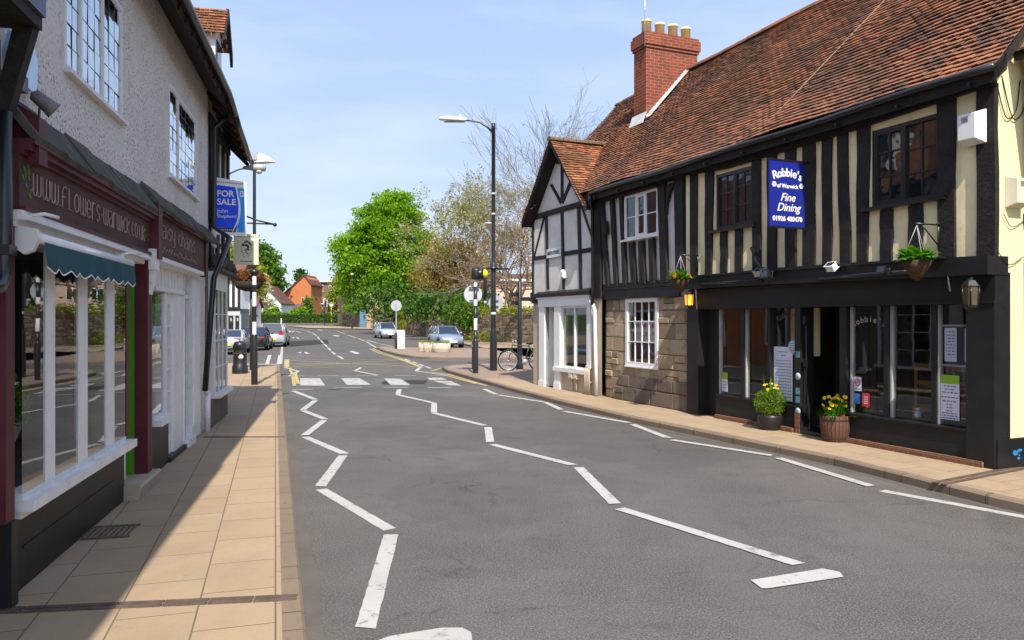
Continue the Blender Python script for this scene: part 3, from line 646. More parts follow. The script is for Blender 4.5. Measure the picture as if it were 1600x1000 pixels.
mb.prism([RF.W(-.16, z, q) for q, z in ((QR-.001, ZR-.03), (-5.9, 4.7), (-5.9, 4.55), (QR-.001, ZR-.16))], RF.d*13.38, 1)
mb.build('roof_deck', [BLACKT, TILE], bld)
mb = MB()
for i in range(33):
    a = -.16+i*.405; 
    pts = [(math.cos(t)*.11, math.sin(t)*.10) for t in [math.pi*k/6 for k in range(7)]]
    mb.prism([RF.W(a, ZR-.02+z+.02*math.sin(a*1.3), QR+q) for q, z in pts], RF.d*.39)
mb.build('ridge_tiles', TILE, bld)
# walls
W1 = (.70, 1.74, 3.40, 4.46); W2 = (4.16, 5.13, 3.45, 4.44); WW = (6.95, 8.23, 3.57, 4.51); SASH = (7.10, 8.33, .87, 2.31)
mb = MB(); wall_holes(mb, RF, -.02, 6.02, 2.5, 4.8, [W1, W2], -.2, 0); mb.build('cream_wall', CREAM, bld)
mb = MB(); wall_holes(mb, RF, 6.02, 9.24, 2.5, 4.8, [WW], -.25, -.05); mb.build('grey_wall', GREYP, bld)
mb = MB()                                                           # near gable end and far end
ge = [(0, .45), (0, 4.95), (QR, ZR-.2), (-5.54, 4.9), (-5.54, .45)]
mb.prism([RF.W(-.025, z, q) for q, z in ge], RF.d*.16); mb.prism([RF.W(.14, z, q) for q, z in [(-5.3, .1), (-5.3, 4.7), (-5.54, 4.7), (-5.54, .1)]], RF.d*12.8)
mb.build('gable_end_wall', YCREAM, bld)
mb = MB(); mb.prism([RF.W(-.05, z, q) for q, z in [(.0, .1), (.0, .448), (-5.6, .448), (-5.6, .1)]], RF.d*.2); pl = mb.build('plinth', BLACKP, bld)
BLUEP = plain('blue_paint_splash', (.03, .2, .5), .5, .3)
mb = MB()
for i in range(7):
    a = random.uniform(-.26, -.16); z = random.uniform(.2, .33); r = random.uniform(.015, .04)
    mb.face([RF.W(-.0515-.0004*i, z+math.sin(t)*r*.8*random.uniform(.6, 1), a-.12+math.cos(t)*r*random.uniform(.7, 1.5)) for t in [k*math.pi/4 for k in range(8)]])
mb.build('paint_splash', BLUEP, pl)
# studs: (x top left, x top right, x bottom left, x bottom right, z bottom, z top)
T = MB()
def stud(x0, x1, x2, x3, z0=2.60, z1=4.62, q=.035, wob=.012):
    a0, a1, b0, b1 = S(x0), S(x1), S(x2), S(x3); n = 5; L_ = []; R_ = []
    for i in range(n):
        f = i/(n-1); w = 0 if i in (0, n-1) else random.uniform(-wob, wob); w2 = w+(0 if i in (0, n-1) else random.uniform(-.006, .006)); z = z0+(z1-z0)*f
        L_.append((b0+(a0-b0)*f+w, z)); R_.append((b1+(a1-b1)*f+w2, z))
    T.poly(RF, L_+R_[::-1], -.03, q+random.uniform(0, .008))
for x in [(939, 942.5, 947.5, 952.5), (954, 958.5, 961, 965.5), (969.5, 974, 975, 979.5), (1029, 1040, 1034, 1044), (1055, 1069, 1057.5, 1069), (1080, 1091, 1081, 1091), (1104, 1117, 1104, 1113), (1177, 1190, 1178, 1190), (1201, 1215, 1201, 1215), (1229, 1245, 1230, 1246), (1256, 1275, 1256, 1275), (1287, 1302, 1287, 1300), (1310, 1326, 1315, 1331), (1341, 1361, 1341, 1357), (1467, 1495, 1470, 1495), (1529, 1558, 1529, 1558)]: stud(*x)
for x, zt in [((984, 991, 987.5, 994), 3.5), ((999, 1006, 1001, 1009), 3.5), ((1015, 1023, 1017, 1024), 3.5), ((1127.5, 1137.5, 1127.5, 1137.5), 3.4), ((1150.5, 1161.5, 1150.5, 1161.5), 3.4), ((1378, 1397, 1378, 1396), 3.34), ((1422, 1443, 1422, 1443), 3.34)]: stud(*x, z1=zt)
T.poly(RF, [(9.66, 2.35), (9.22, 2.35), (9.24, 4.6), (9.62, 4.6)], -.03, .05)
T.pxpoly(RF, [(1040.3, 290), (1054, 283), (1046, 300), (1041.5, 318), (1040.2, 334)], -.03, .032)      # curved brace
T.pxpoly(RF, [(939.5, 347), (945, 345), (946, 366), (940.5, 366)], 0, .1)
T.build('timber_studs', BLACKT, bld)
mb = MB(); mb.poly(RF, [(-.02, 4.60), (2, 4.53), (4.8, 4.49), (6.0, 4.58), (9.3, 4.52), (9.3, 4.80), (-.02, 4.80)], -.03, .075)
mb.poly(RF, [(6.9, 4.513), (8.3, 4.513), (8.3, 4.56), (6.9, 4.56)], .0, .09); mb.build('wall_plate', BLACKT, bld)
mb = MB(); mb.poly(RF, [(-.04, 2.38), (3.8, 2.42), (5.93, 2.42), (5.93, 2.64), (3.5, 2.675), (1.8, 2.65), (-.04, 2.6)], -.2, .16)
mb.poly(RF, [(.5, 2.60), (5.9, 2.64), (5.9, 2.67), (.5, 2.625)], .16, .19)
mb.poly(RF, [(5.94, 2.54), (9.24, 2.54), (9.24, 2.66), (5.94, 2.645)], -.15, .0); mb.build('bressummer_beam', BLACKP, bld)
mb = MB(); mb.slab(RF, 6.32, 9.22, 2.31, 2.53, -.2, -.04); mb.build('dark_lintel', plain('charcoal_lintel', (.035, .034, .036), .7, .25, 4), bld)
for (w, m_, nm) in ((W1, BLACKG, 'b'), (W2, BLACKG, 'b')):
    # increasing s runs right to left in the picture
    if w is W1: lights = [(1, 2, [.33, .66], 0), (.92, 2, [.36, .72], .025)]
    else: lights = [(1, 2, [.36, .74], .02), (1, 2, [.33, .66], 0)]
    window(RF, bld, *w, -.01, .055, BLACKG, lights, PANE, .022, (.12, .05, .1))
mb = MB(); mb.slab(RF, W1[0]+.06, W1[1]-.06, W1[2]+.06, W1[3]-.06, -.199, -.19); mb.slab(RF, W2[0]+.06, W2[1]-.06, W2[2]+.06, W2[3]-.06, -.199, -.19); mb.slab(RF, WW[0]+.06, WW[1]-.06, WW[2]+.06, WW[3]-.06, -.199, -.19); mb.build_parts('window_backing', BLACKP, bld)
window(RF, bld, *WW, .015, .05, WHITEP, [(1, 1, [.5], 0), (.8, 1, [.5], .04), (1, 1, [.5], 0)], PANE, .022, (.06, .04, .06), jit=.008)
# roof edge
mb = MB(); 
gp = [RF.W(s, 4.735+.012*math.sin(s*1.7), .27) for s in [i*.5-.2 for i in range(20)]]
mb.tube(gp, .048, 8); 
for i in range(10): mb.hexa(RF.W(.1+i, 4.60, .06), RF.d*.03, RF.n*.22, (0, 0, .03))
mb.tube([RF.W(9.3, 4.70, .27), RF.W(9.38, 4.5, .22), RF.W(9.46, 4.35, .12), RF.W(9.46, 2.5, .10), RF.W(9.5, 2.2, .1)], .04, 8)
mb.build('gutter', BLACKG, bld)
mb = MB(); mb.prism([RF.W(-.16, z, q) for q, z in ((.0, 4.74), (.2, 4.60), (.225, 4.72), (.0, 5.0))], RF.d*9.7); mb.build('eaves_board', BLACKT, bld)
# chimney
ch = MB(); base = lambda z: z
s0, s1, q0, q1 = CH
ch.prism([RF.W(s0, z, q) for q, z in ((q1, rz(q1)-.3), (q1, 8.45), (q0, 8.45), (q0, rz(q1)+.2))], RF.d*(s1-s0))
for z0, z1, e in ((8.45, 8.52, .03), (8.52, 8.75, .06), (8.75, 8.83, .03)): ch.prism([RF.W(s0-e, z0, q0-e), RF.W(s1+e, z0, q0-e), RF.W(s1+e, z0, q1+e), RF.W(s0-e, z0, q1+e)], (0, 0, z1-z0))
cho = ch.build('chimney', BRICK, bld)
for i in range(4):
    p = MB(); q = q1-.16-i*.385; h = .36-.02*(i % 2)
    p.lathe(RF.W((s0+s1)/2-.04, 8.82, q), [(.0, 0), (.125, 0), (.115, h-.05), (.13, h-.045), (.13, h), (.095, h), (.09, h-.2)], 16); p.build('chimney_pot', TERRA, cho)
p = MB()
for i in range(14):
    qa = q1-.0-i*.09; qb = qa-.09; p.prism([RF.W(s0-.012, rz(qa)+.0, qa), RF.W(s0-.012, rz(qb)+.0, qb), RF.W(s0-.012, rz(qa)+.2, qb), RF.W(s0-.012, rz(qa)+.13, qa)], RF.d*.01)
p.prism([RF.W(s0-.2, rz(q1)+.04, q1+.03), RF.W(s0-.015, rz(q1)+.04, q1+.03), RF.W(s0-.015, rz(q0+.25)+.04, q0+.25), RF.W(s0-.08, rz(q0+.25)+.04, q0+.25)], (0, 0, .02))
p.prism([RF.W(s0-.05, rz(q1+.12)+.05, q1+.12), RF.W(s1+.05, rz(q1+.12)+.05, q1+.12), RF.W(s1+.05, rz(q1)+.2, q1+.012), RF.W(s0-.05, rz(q1)+.2, q1+.012)], RF.n*.01)
p.build('flashing', LEAD, cho)
p = MB(); p.tube([RF.W(3.8, rz(.2)+.06, .2)]+[RF.W(3.8-.95*t, rz(.2-2.9*t)+.06, .2-2.9*t) for t in (.25, .5, .75, 1)], .007, 5); p.build('roof_cable', plain('pale_cable', (.34, .25, .17), .7), bld)
# ---- cross wing with the gable
GA = [(9.62, 4.62), (12.95, 4.62), (11.28, 6.30)]
mb = MB(); mb.poly(RF, [(9.24, 2.44), (13.0, 2.44), (13.0, 4.42), (11.28, 6.22), (9.55, 4.40), (9.24, 4.40)], -.2, .0); mb.build('gable_wall', GREYP, bld)
mb = MB(); wall_holes(mb, RF, 9.24, 13.0, .1, 2.44, [(S(918.5), S(877), .70, 2.19), (S(867.5), S(852.5), .1, 2.19)], -.2, -.01); mb.build('tan_wall', TANW, bld)
mb = MB(); mb.prism([RF.W(13.0, z, q) for q, z in [(-.02, .1), (-.02, 4.6), (QR, 7.8), (-5.5, 4.6), (-5.5, .1)]], RF.d*-.15); mb.build('end_wall', TANW, bld)
T = MB()
T.pxpoly(RF, [(832, 336), (928, 308), (928, 316.5), (832, 344)], -.03, .05)
T.pxpoly(RF, [(875.8, 250), (879, 250), (879, 314), (875.8, 314)], -.03, .03)
T.pxpoly(RF, [(859, 289), (862, 287), (877, 314), (875, 319)], -.03, .024); T.pxpoly(RF, [(893.5, 273), (897, 276), (879, 318), (876, 316)], -.03, .027)
T.pxpoly(RF, [(878, 224), (888, 256), (868, 256)], -.03, .04)
for a, b, c_, d_, y0, y1 in [(851, 854.3, 854, 857, 338, 452), (875.5, 879, 878.5, 881.5, 330, 452), (901, 905.5, 905, 909, 322, 452)]: T.pxpoly(RF, [(a, y0), (b, y0), (d_, y1), (c_, y1)], -.03, .03)
T.pxpoly(RF, [(848.3, 340), (850.5, 340), (835, 401), (833.3, 401)], -.03, .024); T.pxpoly(RF, [(906, 320), (908.5, 320), (927.5, 376), (927.5, 384)], -.03, .024)
T.pxpoly(RF, [(833, 401), (852, 398.5), (852, 404), (833, 407)], -.03, .022); T.pxpoly(RF, [(881, 393), (927.5, 386), (927.5, 393), (881, 400)], -.03, .022)
T.poly(RF, [(12.93, 2.44), (13.02, 2.44), (13.02, 4.6), (12.93, 4.6)], -.03, .03); T.poly(RF, [(12.72, 2.30), (13.02, 2.30), (13.02, 2.46), (12.72, 2.46)], -.03, .04)
T.build('gable_timbers', BLACKT, bld)
mb = MB()
for sg in (-1, 1):
    e = 11.28+sg*1.80; mb.prism([RF.W(11.28, 6.36, .30), RF.W(e, 4.48, .30), RF.W(e, 4.34, .30), RF.W(11.28, 6.19, .30)], RF.n*-.04)
mb.build('bargeboard', BLACKT, bld)
wsl = Vector((0, 0, 1.07)); mb = MB()
def skw(p):
    s, q = sq(p); return p.z < rz(q)-.28
for sg in (-1, 1):
    u2 = (RF.d*-sg+Vector((0, 0, 1.07))).normalized(); e = 11.28+sg*1.83
    tiles(mb, RF.W(e, wz(e), .34), RF.W(e, wz(e), -1.75), u2, int(1.83*1.465/.098), .098, .165, skw, lambda p: .012*math.sin(p.z*3+p.x*2))
mb.build('gable_roof_tiles', TILEB, bld)
mb = MB()
for sg in (-1, 1): mb.prism([RF.W(11.28, 6.33, .32), RF.W(11.28+sg*1.78, 4.46, .32), RF.W(11.28+sg*1.78, 4.38, .32), RF.W(11.28, 6.24, .32)], RF.n*-1.7)
mb.build('gable_roof_deck', BLACKT, bld)
mb = MB()
for i in range(5):
    a = .34-i*.36; mb.prism([RF.W(11.28+math.cos(t)*.11, 6.36+math.sin(t)*.1, a) for t in [math.pi*k/6 for k in range(7)]], RF.n*-.345)
mb.build('gable_ridge_tiles', plain('mossy_ridge', (.13, .095, .06), .9, .3, 6, .15, bs=.4), bld)
# white shopfront under the gable
sf = MB()
sf.slab(RF, S(924), S(843.5), 2.195, 2.43, -.1, .06); sf.slab(RF, S(924)-.04, S(843.5)+.04, 2.405, 2.445, .06, .09)
for x0, x1, z0 in ((925, 919, .72), (877, 868, .1), (852.5, 844.5, .1)): sf.slab(RF, S(x0), S(x1), z0, 2.194, -.1, .045); sf.slab(RF, S(x0)-.015, S(x1)+.015, z0, z0+.14 if z0 < .5 else z0+.06, .0455, .06)
sf.slab(RF, S(919), S(868), .56, .66, -.1, .09); sf.slab(RF, S(867.8), S(852.7), .1, 2.19, -.62, -.56)
sfo = sf.build('white_shopfront', WHITEP, bld)
mb = MB(); mb.slab(RF, S(852.6)-.012, S(852.6)-.003, .1, 2.19, -.55, -.1); mb.slab(RF, S(867.4)+.003, S(867.4)+.012, .1, 2.19, -.55, -.1); mb.build_parts('door_reveal', WHITEP, sfo)
mb = MB(); mb.slab(RF, S(866.5), S(854), .14, 2.12, -.55, -.51)
for z0, z1 in ((.3, .95), (1.1, 2.0)): mb.slab(RF, S(864.5), S(856), z0, z1, -.515, -.503)
dr = mb.build('door', WHITEW, bld); mb = MB(); mb.ball(RF.W(S(865), 1.1, -.48), .03, 8); mb.build('handle', GALV, dr)
window(RF, bld, S(918.5), S(877), .66, 2.19, -.005, .045, WHITEP, [(1, 1, [], .0), (1, 1, [], .0)], GLASS, .02)
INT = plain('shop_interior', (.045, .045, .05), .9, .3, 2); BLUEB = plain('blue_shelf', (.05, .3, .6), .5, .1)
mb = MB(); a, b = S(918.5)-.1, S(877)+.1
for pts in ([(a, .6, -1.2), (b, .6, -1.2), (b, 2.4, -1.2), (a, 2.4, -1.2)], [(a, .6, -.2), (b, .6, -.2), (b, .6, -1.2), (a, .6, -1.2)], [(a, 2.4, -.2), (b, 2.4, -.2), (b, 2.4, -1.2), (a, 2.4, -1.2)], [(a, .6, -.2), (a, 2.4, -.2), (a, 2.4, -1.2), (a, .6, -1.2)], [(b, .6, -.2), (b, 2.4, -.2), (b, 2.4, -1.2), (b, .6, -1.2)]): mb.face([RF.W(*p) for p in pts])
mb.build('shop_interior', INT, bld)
mb = MB(); mb.slab(RF, a+.15, b-.15, 1.08, 1.14, -.8, -.3); mb.build('window_shelf', BLUEB, bld)
hd = MB(); hd.prism([RF.W(S(927), 2.45, .0), RF.W(S(927), 2.45, .12), RF.W(S(927), 2.54, .12), RF.W(S(927), 2.60, .0)], RF.d*(S(840.5)-S(927))); hd.build('shop_hood', BLACKT, bld)
mb = MB(); mb.tube([RF.W(9.62, 2.28, .09), RF.W(9.52, 2.24, .09), RF.W(9.45, 2.08, .06), RF.W(9.42, .9, .05), RF.W(9.38, .12, .05)], .045, 8); mb.build('drainpipe', WHITEW, bld)
# ---- stone cottage front
mb = MB(); wall_holes(mb, RF, 5.93, 9.24, .1, 2.6, [SASH], -.3, -.125); mb.build('stone_backing', MORT, bld)
mb = MB(); rubble(mb, RF, 5.93, 9.22, .1, 2.31, -.105, [(SASH[0]-.01, SASH[1]+.01, SASH[2]-.01, 2.31)], hr=(.16, .36), wr=(.24, .62), dep=.035); rubble(mb, RF, 5.93, 6.32, 2.31, 2.54, -.105); mb.build('stone_wall', STONE, bld)
mb = MB(); rubble(mb, RF, 5.93, 8.72, .1, .40, -.03, hr=(.28, .3), wr=(.5, .9), dep=.02)
rubble(mb, RF, 5.93, 8.6, .40, .66, -.06, hr=(.2, .26), wr=(.4, .7), dep=.02); mb.slab(RF, 5.94, 8.58, .1, .65, -.15, -.085); mb.build('stone_plinth', STONED, bld)
window(RF, bld, *SASH, -.07, .085, WHITEP, [(1, 4, [.34, .68], .0)], GLASS, .022, (.0, .03, .03), jit=.001)
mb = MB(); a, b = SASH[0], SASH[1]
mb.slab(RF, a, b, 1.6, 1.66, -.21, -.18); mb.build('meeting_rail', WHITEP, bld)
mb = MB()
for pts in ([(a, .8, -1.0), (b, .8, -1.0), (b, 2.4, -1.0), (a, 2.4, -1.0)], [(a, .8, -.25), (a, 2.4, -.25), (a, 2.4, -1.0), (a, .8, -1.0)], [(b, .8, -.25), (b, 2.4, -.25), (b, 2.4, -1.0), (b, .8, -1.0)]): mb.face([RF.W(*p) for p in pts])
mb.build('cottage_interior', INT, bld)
po = MB(); po.slab(RF, a+.15, b-.1, 1.38, 1.84, -.262, -.258, 0)
for i in range(9): u = random.uniform(a+.2, b-.2); z = random.uniform(1.42, 1.75); po.slab(RF, u, u+random.uniform(.04, .16), z, z+random.uniform(.03, .09), -.2579, -.2572, 1 if i % 3 else 2)
po.slab(RF, a+.15, b-.1, 1.05, 1.37, -.272, -.268, 3)
for i in range(8): u = random.uniform(a+.2, b-.25); z = random.uniform(1.1, 1.3); po.slab(RF, u, u+.07, z, z+.07, -.2679, -.2672, 4)
tag(po.build('poster', [plain('poster_white', (.62, .66, .72), .5), plain('poster_red', (.5, .06, .05), .5), plain('poster_pink', (.6, .3, .3), .5), plain('poster_purple', (.035, .03, .11), .5), plain('poster_lilac', (.3, .27, .6), .5)]), 'red, white and purple poster behind the small-paned sash window in the stone wall', 'poster')
# ---- black restaurant front
fr = MB()
fr.slab(RF, -.03, 5.92, 2.06, 2.41, -.25, .02); fr.slab(RF, -.035, 5.925, 2.045, 2.075, .02, .045)
for a, b, q in ((5.57, 5.92, .06), (5.145, 5.569, -.12), (3.06, 3.18, .02), (-.03, .325, .03)): fr.slab(RF, a, b, .1, 2.059, -.25, q)
for a, b, q in ((4.42, 4.503, -.03), (3.781, 3.84, -.03), (2.19, 2.31, .0), (1.49, 1.57, -.03), (.774, .847, -.03)): fr.slab(RF, a, b, .5 if q < 0 else .1, 2.059, -.2, q)
for a, b in ((3.181, 5.144), (.326, 2.189)): fr.slab(RF, a, b, .1, .499, -.25, -.005); fr.slab(RF, a, b, .5, .525, -.2, .03)
fr.slab(RF, 3.781, 3.84, .525, .53, -.2, -.1)
fro = fr.build('black_shopfront', BLACKP, bld)
SILV = plain('worn_frame_edge', (.35, .34, .33), .5, .2)  # pale grey puts the light caught on the black frame edges into colour
mb = MB()
for a in (5.105, 4.405, 2.155, 1.475, .765): mb.slab(RF, a-.008, a+.014, .53, 2.04, -.13, -.06)
for z in (1.78, 1.28): mb.slab(RF, .326, .76, z-.012, z+.012, -.13, -.105)
mb.build_parts('frame_edge', SILV, fro)
REDB = m_brick('red_footing', (.22, .085, .05), (.16, .065, .04), (.2, .15, .1))
mb = MB(); mb.slab(RF, 3.2, 5.1, .1, .17, -.0, .06); mb.slab(RF, .1, 2.2, .1, .17, .0, .06); mb.slab(RF, 3.07, 3.17, .1, .42, .02, .03); mb.build_parts('brick_footing', REDB, bld)
mb = MB()
for a, b in ((4.503, 5.144), (3.84, 4.42), (3.18, 3.781), (1.57, 2.19), (.847, 1.49), (.325, .774)): mb.face([RF.W(a, .52, -.10), RF.W(b, .52, -.10+random.uniform(-.006, .006)), RF.W(b, 2.06, -.10), RF.W(a, 2.06, -.10+random.uniform(-.006, .006))])
mb.build_parts('shop_glass', GLASS, fro)
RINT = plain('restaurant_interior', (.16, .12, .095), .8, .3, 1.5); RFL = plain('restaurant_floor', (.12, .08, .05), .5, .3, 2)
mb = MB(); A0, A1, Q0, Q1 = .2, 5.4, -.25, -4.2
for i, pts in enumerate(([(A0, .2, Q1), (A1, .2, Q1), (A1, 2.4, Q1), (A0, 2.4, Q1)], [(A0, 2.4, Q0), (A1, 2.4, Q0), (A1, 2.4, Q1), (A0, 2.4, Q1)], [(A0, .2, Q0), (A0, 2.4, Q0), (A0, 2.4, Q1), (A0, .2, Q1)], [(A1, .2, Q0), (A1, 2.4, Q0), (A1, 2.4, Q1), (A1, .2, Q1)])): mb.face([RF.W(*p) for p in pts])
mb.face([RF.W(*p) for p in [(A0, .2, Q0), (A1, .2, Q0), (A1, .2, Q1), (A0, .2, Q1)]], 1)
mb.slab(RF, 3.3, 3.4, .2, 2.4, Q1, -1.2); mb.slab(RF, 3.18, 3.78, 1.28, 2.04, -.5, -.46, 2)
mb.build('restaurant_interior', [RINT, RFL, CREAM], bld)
mb = MB(); mb.slab(RF, 2.3, 3.07, .12, 2.06, -.75, -.70)
for a, b, z0, z1 in ((2.42, 2.66, .25, 1.0), (2.72, 2.97, .25, 1.0), (2.42, 2.97, 1.12, 1.95)): mb.slab(RF, a, b, z0, z1, -.701, -.685)
dr = mb.build('restaurant_door', plain('dark_oak_door', (.02, .016, .013), .35, .3, 4, .4), bld)
mb = MB(); mb.slab(RF, 2.45, 2.72, 1.04, 1.09, -.69, -.675); mb.ball(RF.W(2.42, 1.1, -.66), .025, 8); mb.build('letter_box', plain('brass', (.35, .24, .08), .35, .1, 5, .6, metal=.8), dr)
mb = MB(); mb.slab(RF, 2.3, 3.07, .1, .16, -.75, .02); mb.tube([RF.W(2.98, .5, -.02), RF.W(2.98, 2.0, -.02)], .012, 6)
for z in (.5, 1.2, 1.85): mb.slab(RF, 2.95, 3.01, z-.06, z+.06, -.02, .02)
mb.build('door_surround', BLACKG, dr)
LETR = plain('window_lettering', (.45, .38, .33), .5)
ls = 'Robbie\'s'
for k, ch_ in enumerate(ls):
    t = (k-3.5)/3.5; text(ch_, .12, RF.M(1.88-t*.26, 1.86-.07*t*t, -.094) @ Matrix.Rotation(-t*.35, 4, 'Z'), LETR, fro, 'window_lettering')
    text(ch_, .13, RF.M(3.46-t*.2, 1.93-.06*t*t, -.094) @ Matrix.Rotation(-t*.35, 4, 'Z'), plain('dark_lettering', (.1, .09, .08), .6), fro, 'window_lettering')
# dining furniture seen through the glass
OAK = plain('orange_oak', (.30, .13, .04), .5, .2, 4)
def chair(a, q, rz, label):
    t = thing('dining_chair', label, 'chair', RF.W(a, .2, q), rz, 'oak chairs inside the restaurant')
    m = MB(); m.box((0, 0, .45), (.42, .42, .05)); m.build('seat', OAK, t, True)
    m = MB(); m.box((-.19, -.2, .75), (.04, .04, .6)); m.box((.19, -.2, .75), (.04, .04, .6)); m.box((0, -.2, 1.0), (.34, .03, .1)); m.box((0, -.2, .78), (.34, .03, .06)); m.build('backrest', OAK, t, True)
    for x in (-.19, .19):
        for y in (-.19, .19): m = MB(); m.box((x, y, .21), (.04, .04, .42)); m.build('leg', OAK, t, True)
chair(1.32, -.62, 2.6, 'oak dining chair inside the restaurant near the middle right-hand window'); chair(.92, -.7, 2.2, 'oak dining chair inside the restaurant nearest the green-topped menu')
t = thing('dining_table', 'oak dining table inside the restaurant behind the right-hand windows', 'table', RF.W(1.2, .2, -1.4))
m = MB(); m.box((0, 0, .73), (1.3, .8, .04), rz=.4); m.build('tabletop', OAK, t, True)
for x, y in ((-.4, -.4), (.5, 0), (-.5, 0), (.4, .4)): m = MB(); m.box((x, y, .355), (.06, .06, .71)); m.build('leg', OAK, t, True)
# ---- neighbour beyond the corner, on the near side
nb = thing('neighbouring_house', 'sliver of a cream house with black shopfront and black downpipe at the right edge', 'house', RF.W(-2, .1, -.7))
m = MB(); m.slab(RF, -6, -.06, 2.5, 5.2, -5, -.66); m.build('wall', YCREAM, nb)
m = MB(); m.slab(RF, -6, -.06, .1, 2.499, -5, -.62); m.slab(RF, -5.4, -.4, .7, 2.1, -.62, -.6); m.build('shopfront', BLACKP, nb)
m = MB(); m.prism([RF.W(-6, z, q) for q, z in ((-.3, 5.05), (-2.8, 7.6), (-5.2, 5.2), (-2.8, 7.45), (-.3, 4.9))], RF.d*5.9); m.build('roof', TILE, nb)
m = MB(); m.tube([RF.W(-.12, 4.9, -.45), RF.W(-.12, 3.15, -.55)]+[RF.W(-.12, 3.0, -.55), RF.W(-.02-.1, 2.6, -.52), RF.W(-.12, .15, -.55)], .05, 8); m.slab(RF, -.22, -.03, 3.0, 3.12, -.63, -.48)
m.tube([RF.W(-6, 4.95, -.25), RF.W(-.1, 4.95, -.25)], .06, 8); m.build('downpipe', BLACKG, nb)
# ---- things fixed to the front
t = thing('hanging_sign', 'dark blue restaurant sign with white lettering hung square to the timbered wall', 'sign', RF.W(2.9, 3.25, .1))
SB = plain('sign_blue', (.010, .018, .21), .4, .08, 3, .4); SW = plain('sign_white', (.8, .78, .78), .5, .03)
m = MB(); m.prism([RF.W(2.885, 3.25, .10), RF.W(2.885, 3.25, .77), RF.W(2.885, 4.23, .77), RF.W(2.885, 4.23, .10)], RF.d*.03); pb = m.build('sign_board', SB, t)
m = MB(); 
for z in (3.235, 4.235): m.prism([RF.W(2.88, z-.014, -.02), RF.W(2.88, z-.014, .78), RF.W(2.88, z+.014, .78), RF.W(2.88, z+.014, -.02)], RF.d*.04)
m.build('bracket', BLACKG, t)
def sg(z, q=.435): return FM(RF.W(2.882, z, q), -RF.n)
adv = [.62, .52, .52, .52, .3, .52, .26, .46]; tt = 0
for ch_, w_ in zip("Robbie's", adv):
    u = ((tt+w_/2)/sum(adv)-.5)*2; tt += w_; text(ch_, .17, FM(RF.W(2.882, 4.05-.065*u*u, .435-u*.285), -RF.n) @ Matrix.Rotation(-u*.3, 4, 'Z'), SW, pb, bold=.004)
text('of Warwick', .085, sg(3.85), SW, pb, bold=.002); text('Fine', .17, sg(3.68), SW, pb, shear=.35, bold=.001); text('Dining', .17, sg(3.53, .42), SW, pb, shear=.35, bold=.001); text('01926 400470', .098, sg(3.36), SW, pb, bold=.003)
m = MB()
for q in (.69, .17):
    for k in range(6): a = k*math.pi/3; c0 = RF.W(2.881, 3.865, q)+(-RF.n)*math.cos(a)*.026+Vector((0, 0, math.sin(a)*.026)); m.lathe(c0, [(0, .003), (.019, .003), (.019, 0)], 8, ax=-RF.d)
m.build('flower_emblem', SW, pb)
def alarm(F, a, z, q, w, h, d, label, col, vent=True, facing=None):
    o = F.W(a, z, q); x = F.x if facing is None else facing; n = F.n if facing is None else facing.cross(Vector((0, 0, 1)))
    t = thing('alarm_box', label, 'alarm box', o, 0, 'alarm boxes on the right-hand wall')
    m = MB(); P = lambda u, v, e: o+x*u+Vector((0, 0, v))+n*e
    top = [P(-w/2, h*.42, 0), P(w/2, h*.42, 0), P(w/2*.9, h*.5, d*.5), P(-w/2*.9, h*.5, d*.5)]
    m.raw([P(-w/2, -h/2, 0), P(w/2, -h/2, 0), P(w/2, h/2, 0), P(-w/2, h/2, 0), P(-w/2*.8, -h*.38, d), P(w/2*.8, -h*.38, d), P(w/2*.8, h*.38, d), P(-w/2*.8, h*.38, d)], [[0, 1, 5, 4], [1, 2, 6, 5], [2, 3, 7, 6], [3, 0, 4, 7], [4, 5, 6, 7]])
    b = m.build('casing', col, t, bevel=.008)
    if vent:
        m = MB()
        for i in range(5): m.hexa(P(-w*.22, h*.14+i*h*.035, d+.001), x*w*.3, Vector((0, 0, h*.014)), n*.002)
        m.build('vent', BLACKG, b)
    return t
BEIGE = plain('yellowed_plastic', (.62, .57, .44), .45, .06)
alarm(RF, .19, 4.14, .05, .28, .40, .16, 'white alarm box high on the black corner post', WHITEP)
alarm(RF, 0, 3.38, 0, .28, .38, .13, 'yellowed alarm box on the cream end wall, below the white one', BEIGE, True, RF.n*-1).location = RF.W(-.03, 3.36, -.30)
m = MB(); m.ball(RF.W(S(883), 3.0-.08, .07), .0, 4)
m = MB(); o = RF.W(S(883.5), 2.985, .0); m.lathe(o, [(0, .13), (.09, .13), (.13, .08), (.13, 0)], 5, sm=False, ax=RF.n); tag(m.build('alarm_box', WHITEW), 'cream five-sided alarm box on the grey gable wall under the street name', 'alarm box')
m = MB()
for q in (-.08, -.2): m.tube(smooth([RF.W(-.03, 4.72, q+.1), RF.W(-.05, 4.35, q), RF.W(-.05, 4.22, q-.1), RF.W(-.05, 4.35, q-.25), RF.W(-.04, 4.7, q-.33)]), .007, 5)
m.tube(smooth([RF.W(-.05, 2.65, -.0), RF.W(-.05, 2.5, -.2), RF.W(-.05, 2.6, -.45)]), .005, 5); m.tube(smooth([RF.W(-.05, 3.1, -.1), RF.W(-.05, 2.95, -.25), RF.W(-.05, 3.05, -.5)]), .005, 5)
for k_, o_ in enumerate(m.build_parts('loose_cable', BLACKG)): tag(o_, ['upper loop of dark cable hanging near the front corner of the cream end wall', 'second loop of dark cable hanging behind the first on the cream end wall', 'lowest dark cable sagging across the cream end wall below the alarm boxes', 'thin dark cable sagging just under the yellowed alarm box'][k_], 'cable', 'loose cables on the cream end wall')
t = thing('street_name_sign', 'small white street name plate on the grey gable wall', 'sign', RF.W(S(867), 3.55, .03))
m = MB(); m.slab(RF, S(878.5), S(856.5), 3.46, 3.69, .03, .045); b = m.build('plate', WHITEW, t); m = MB()
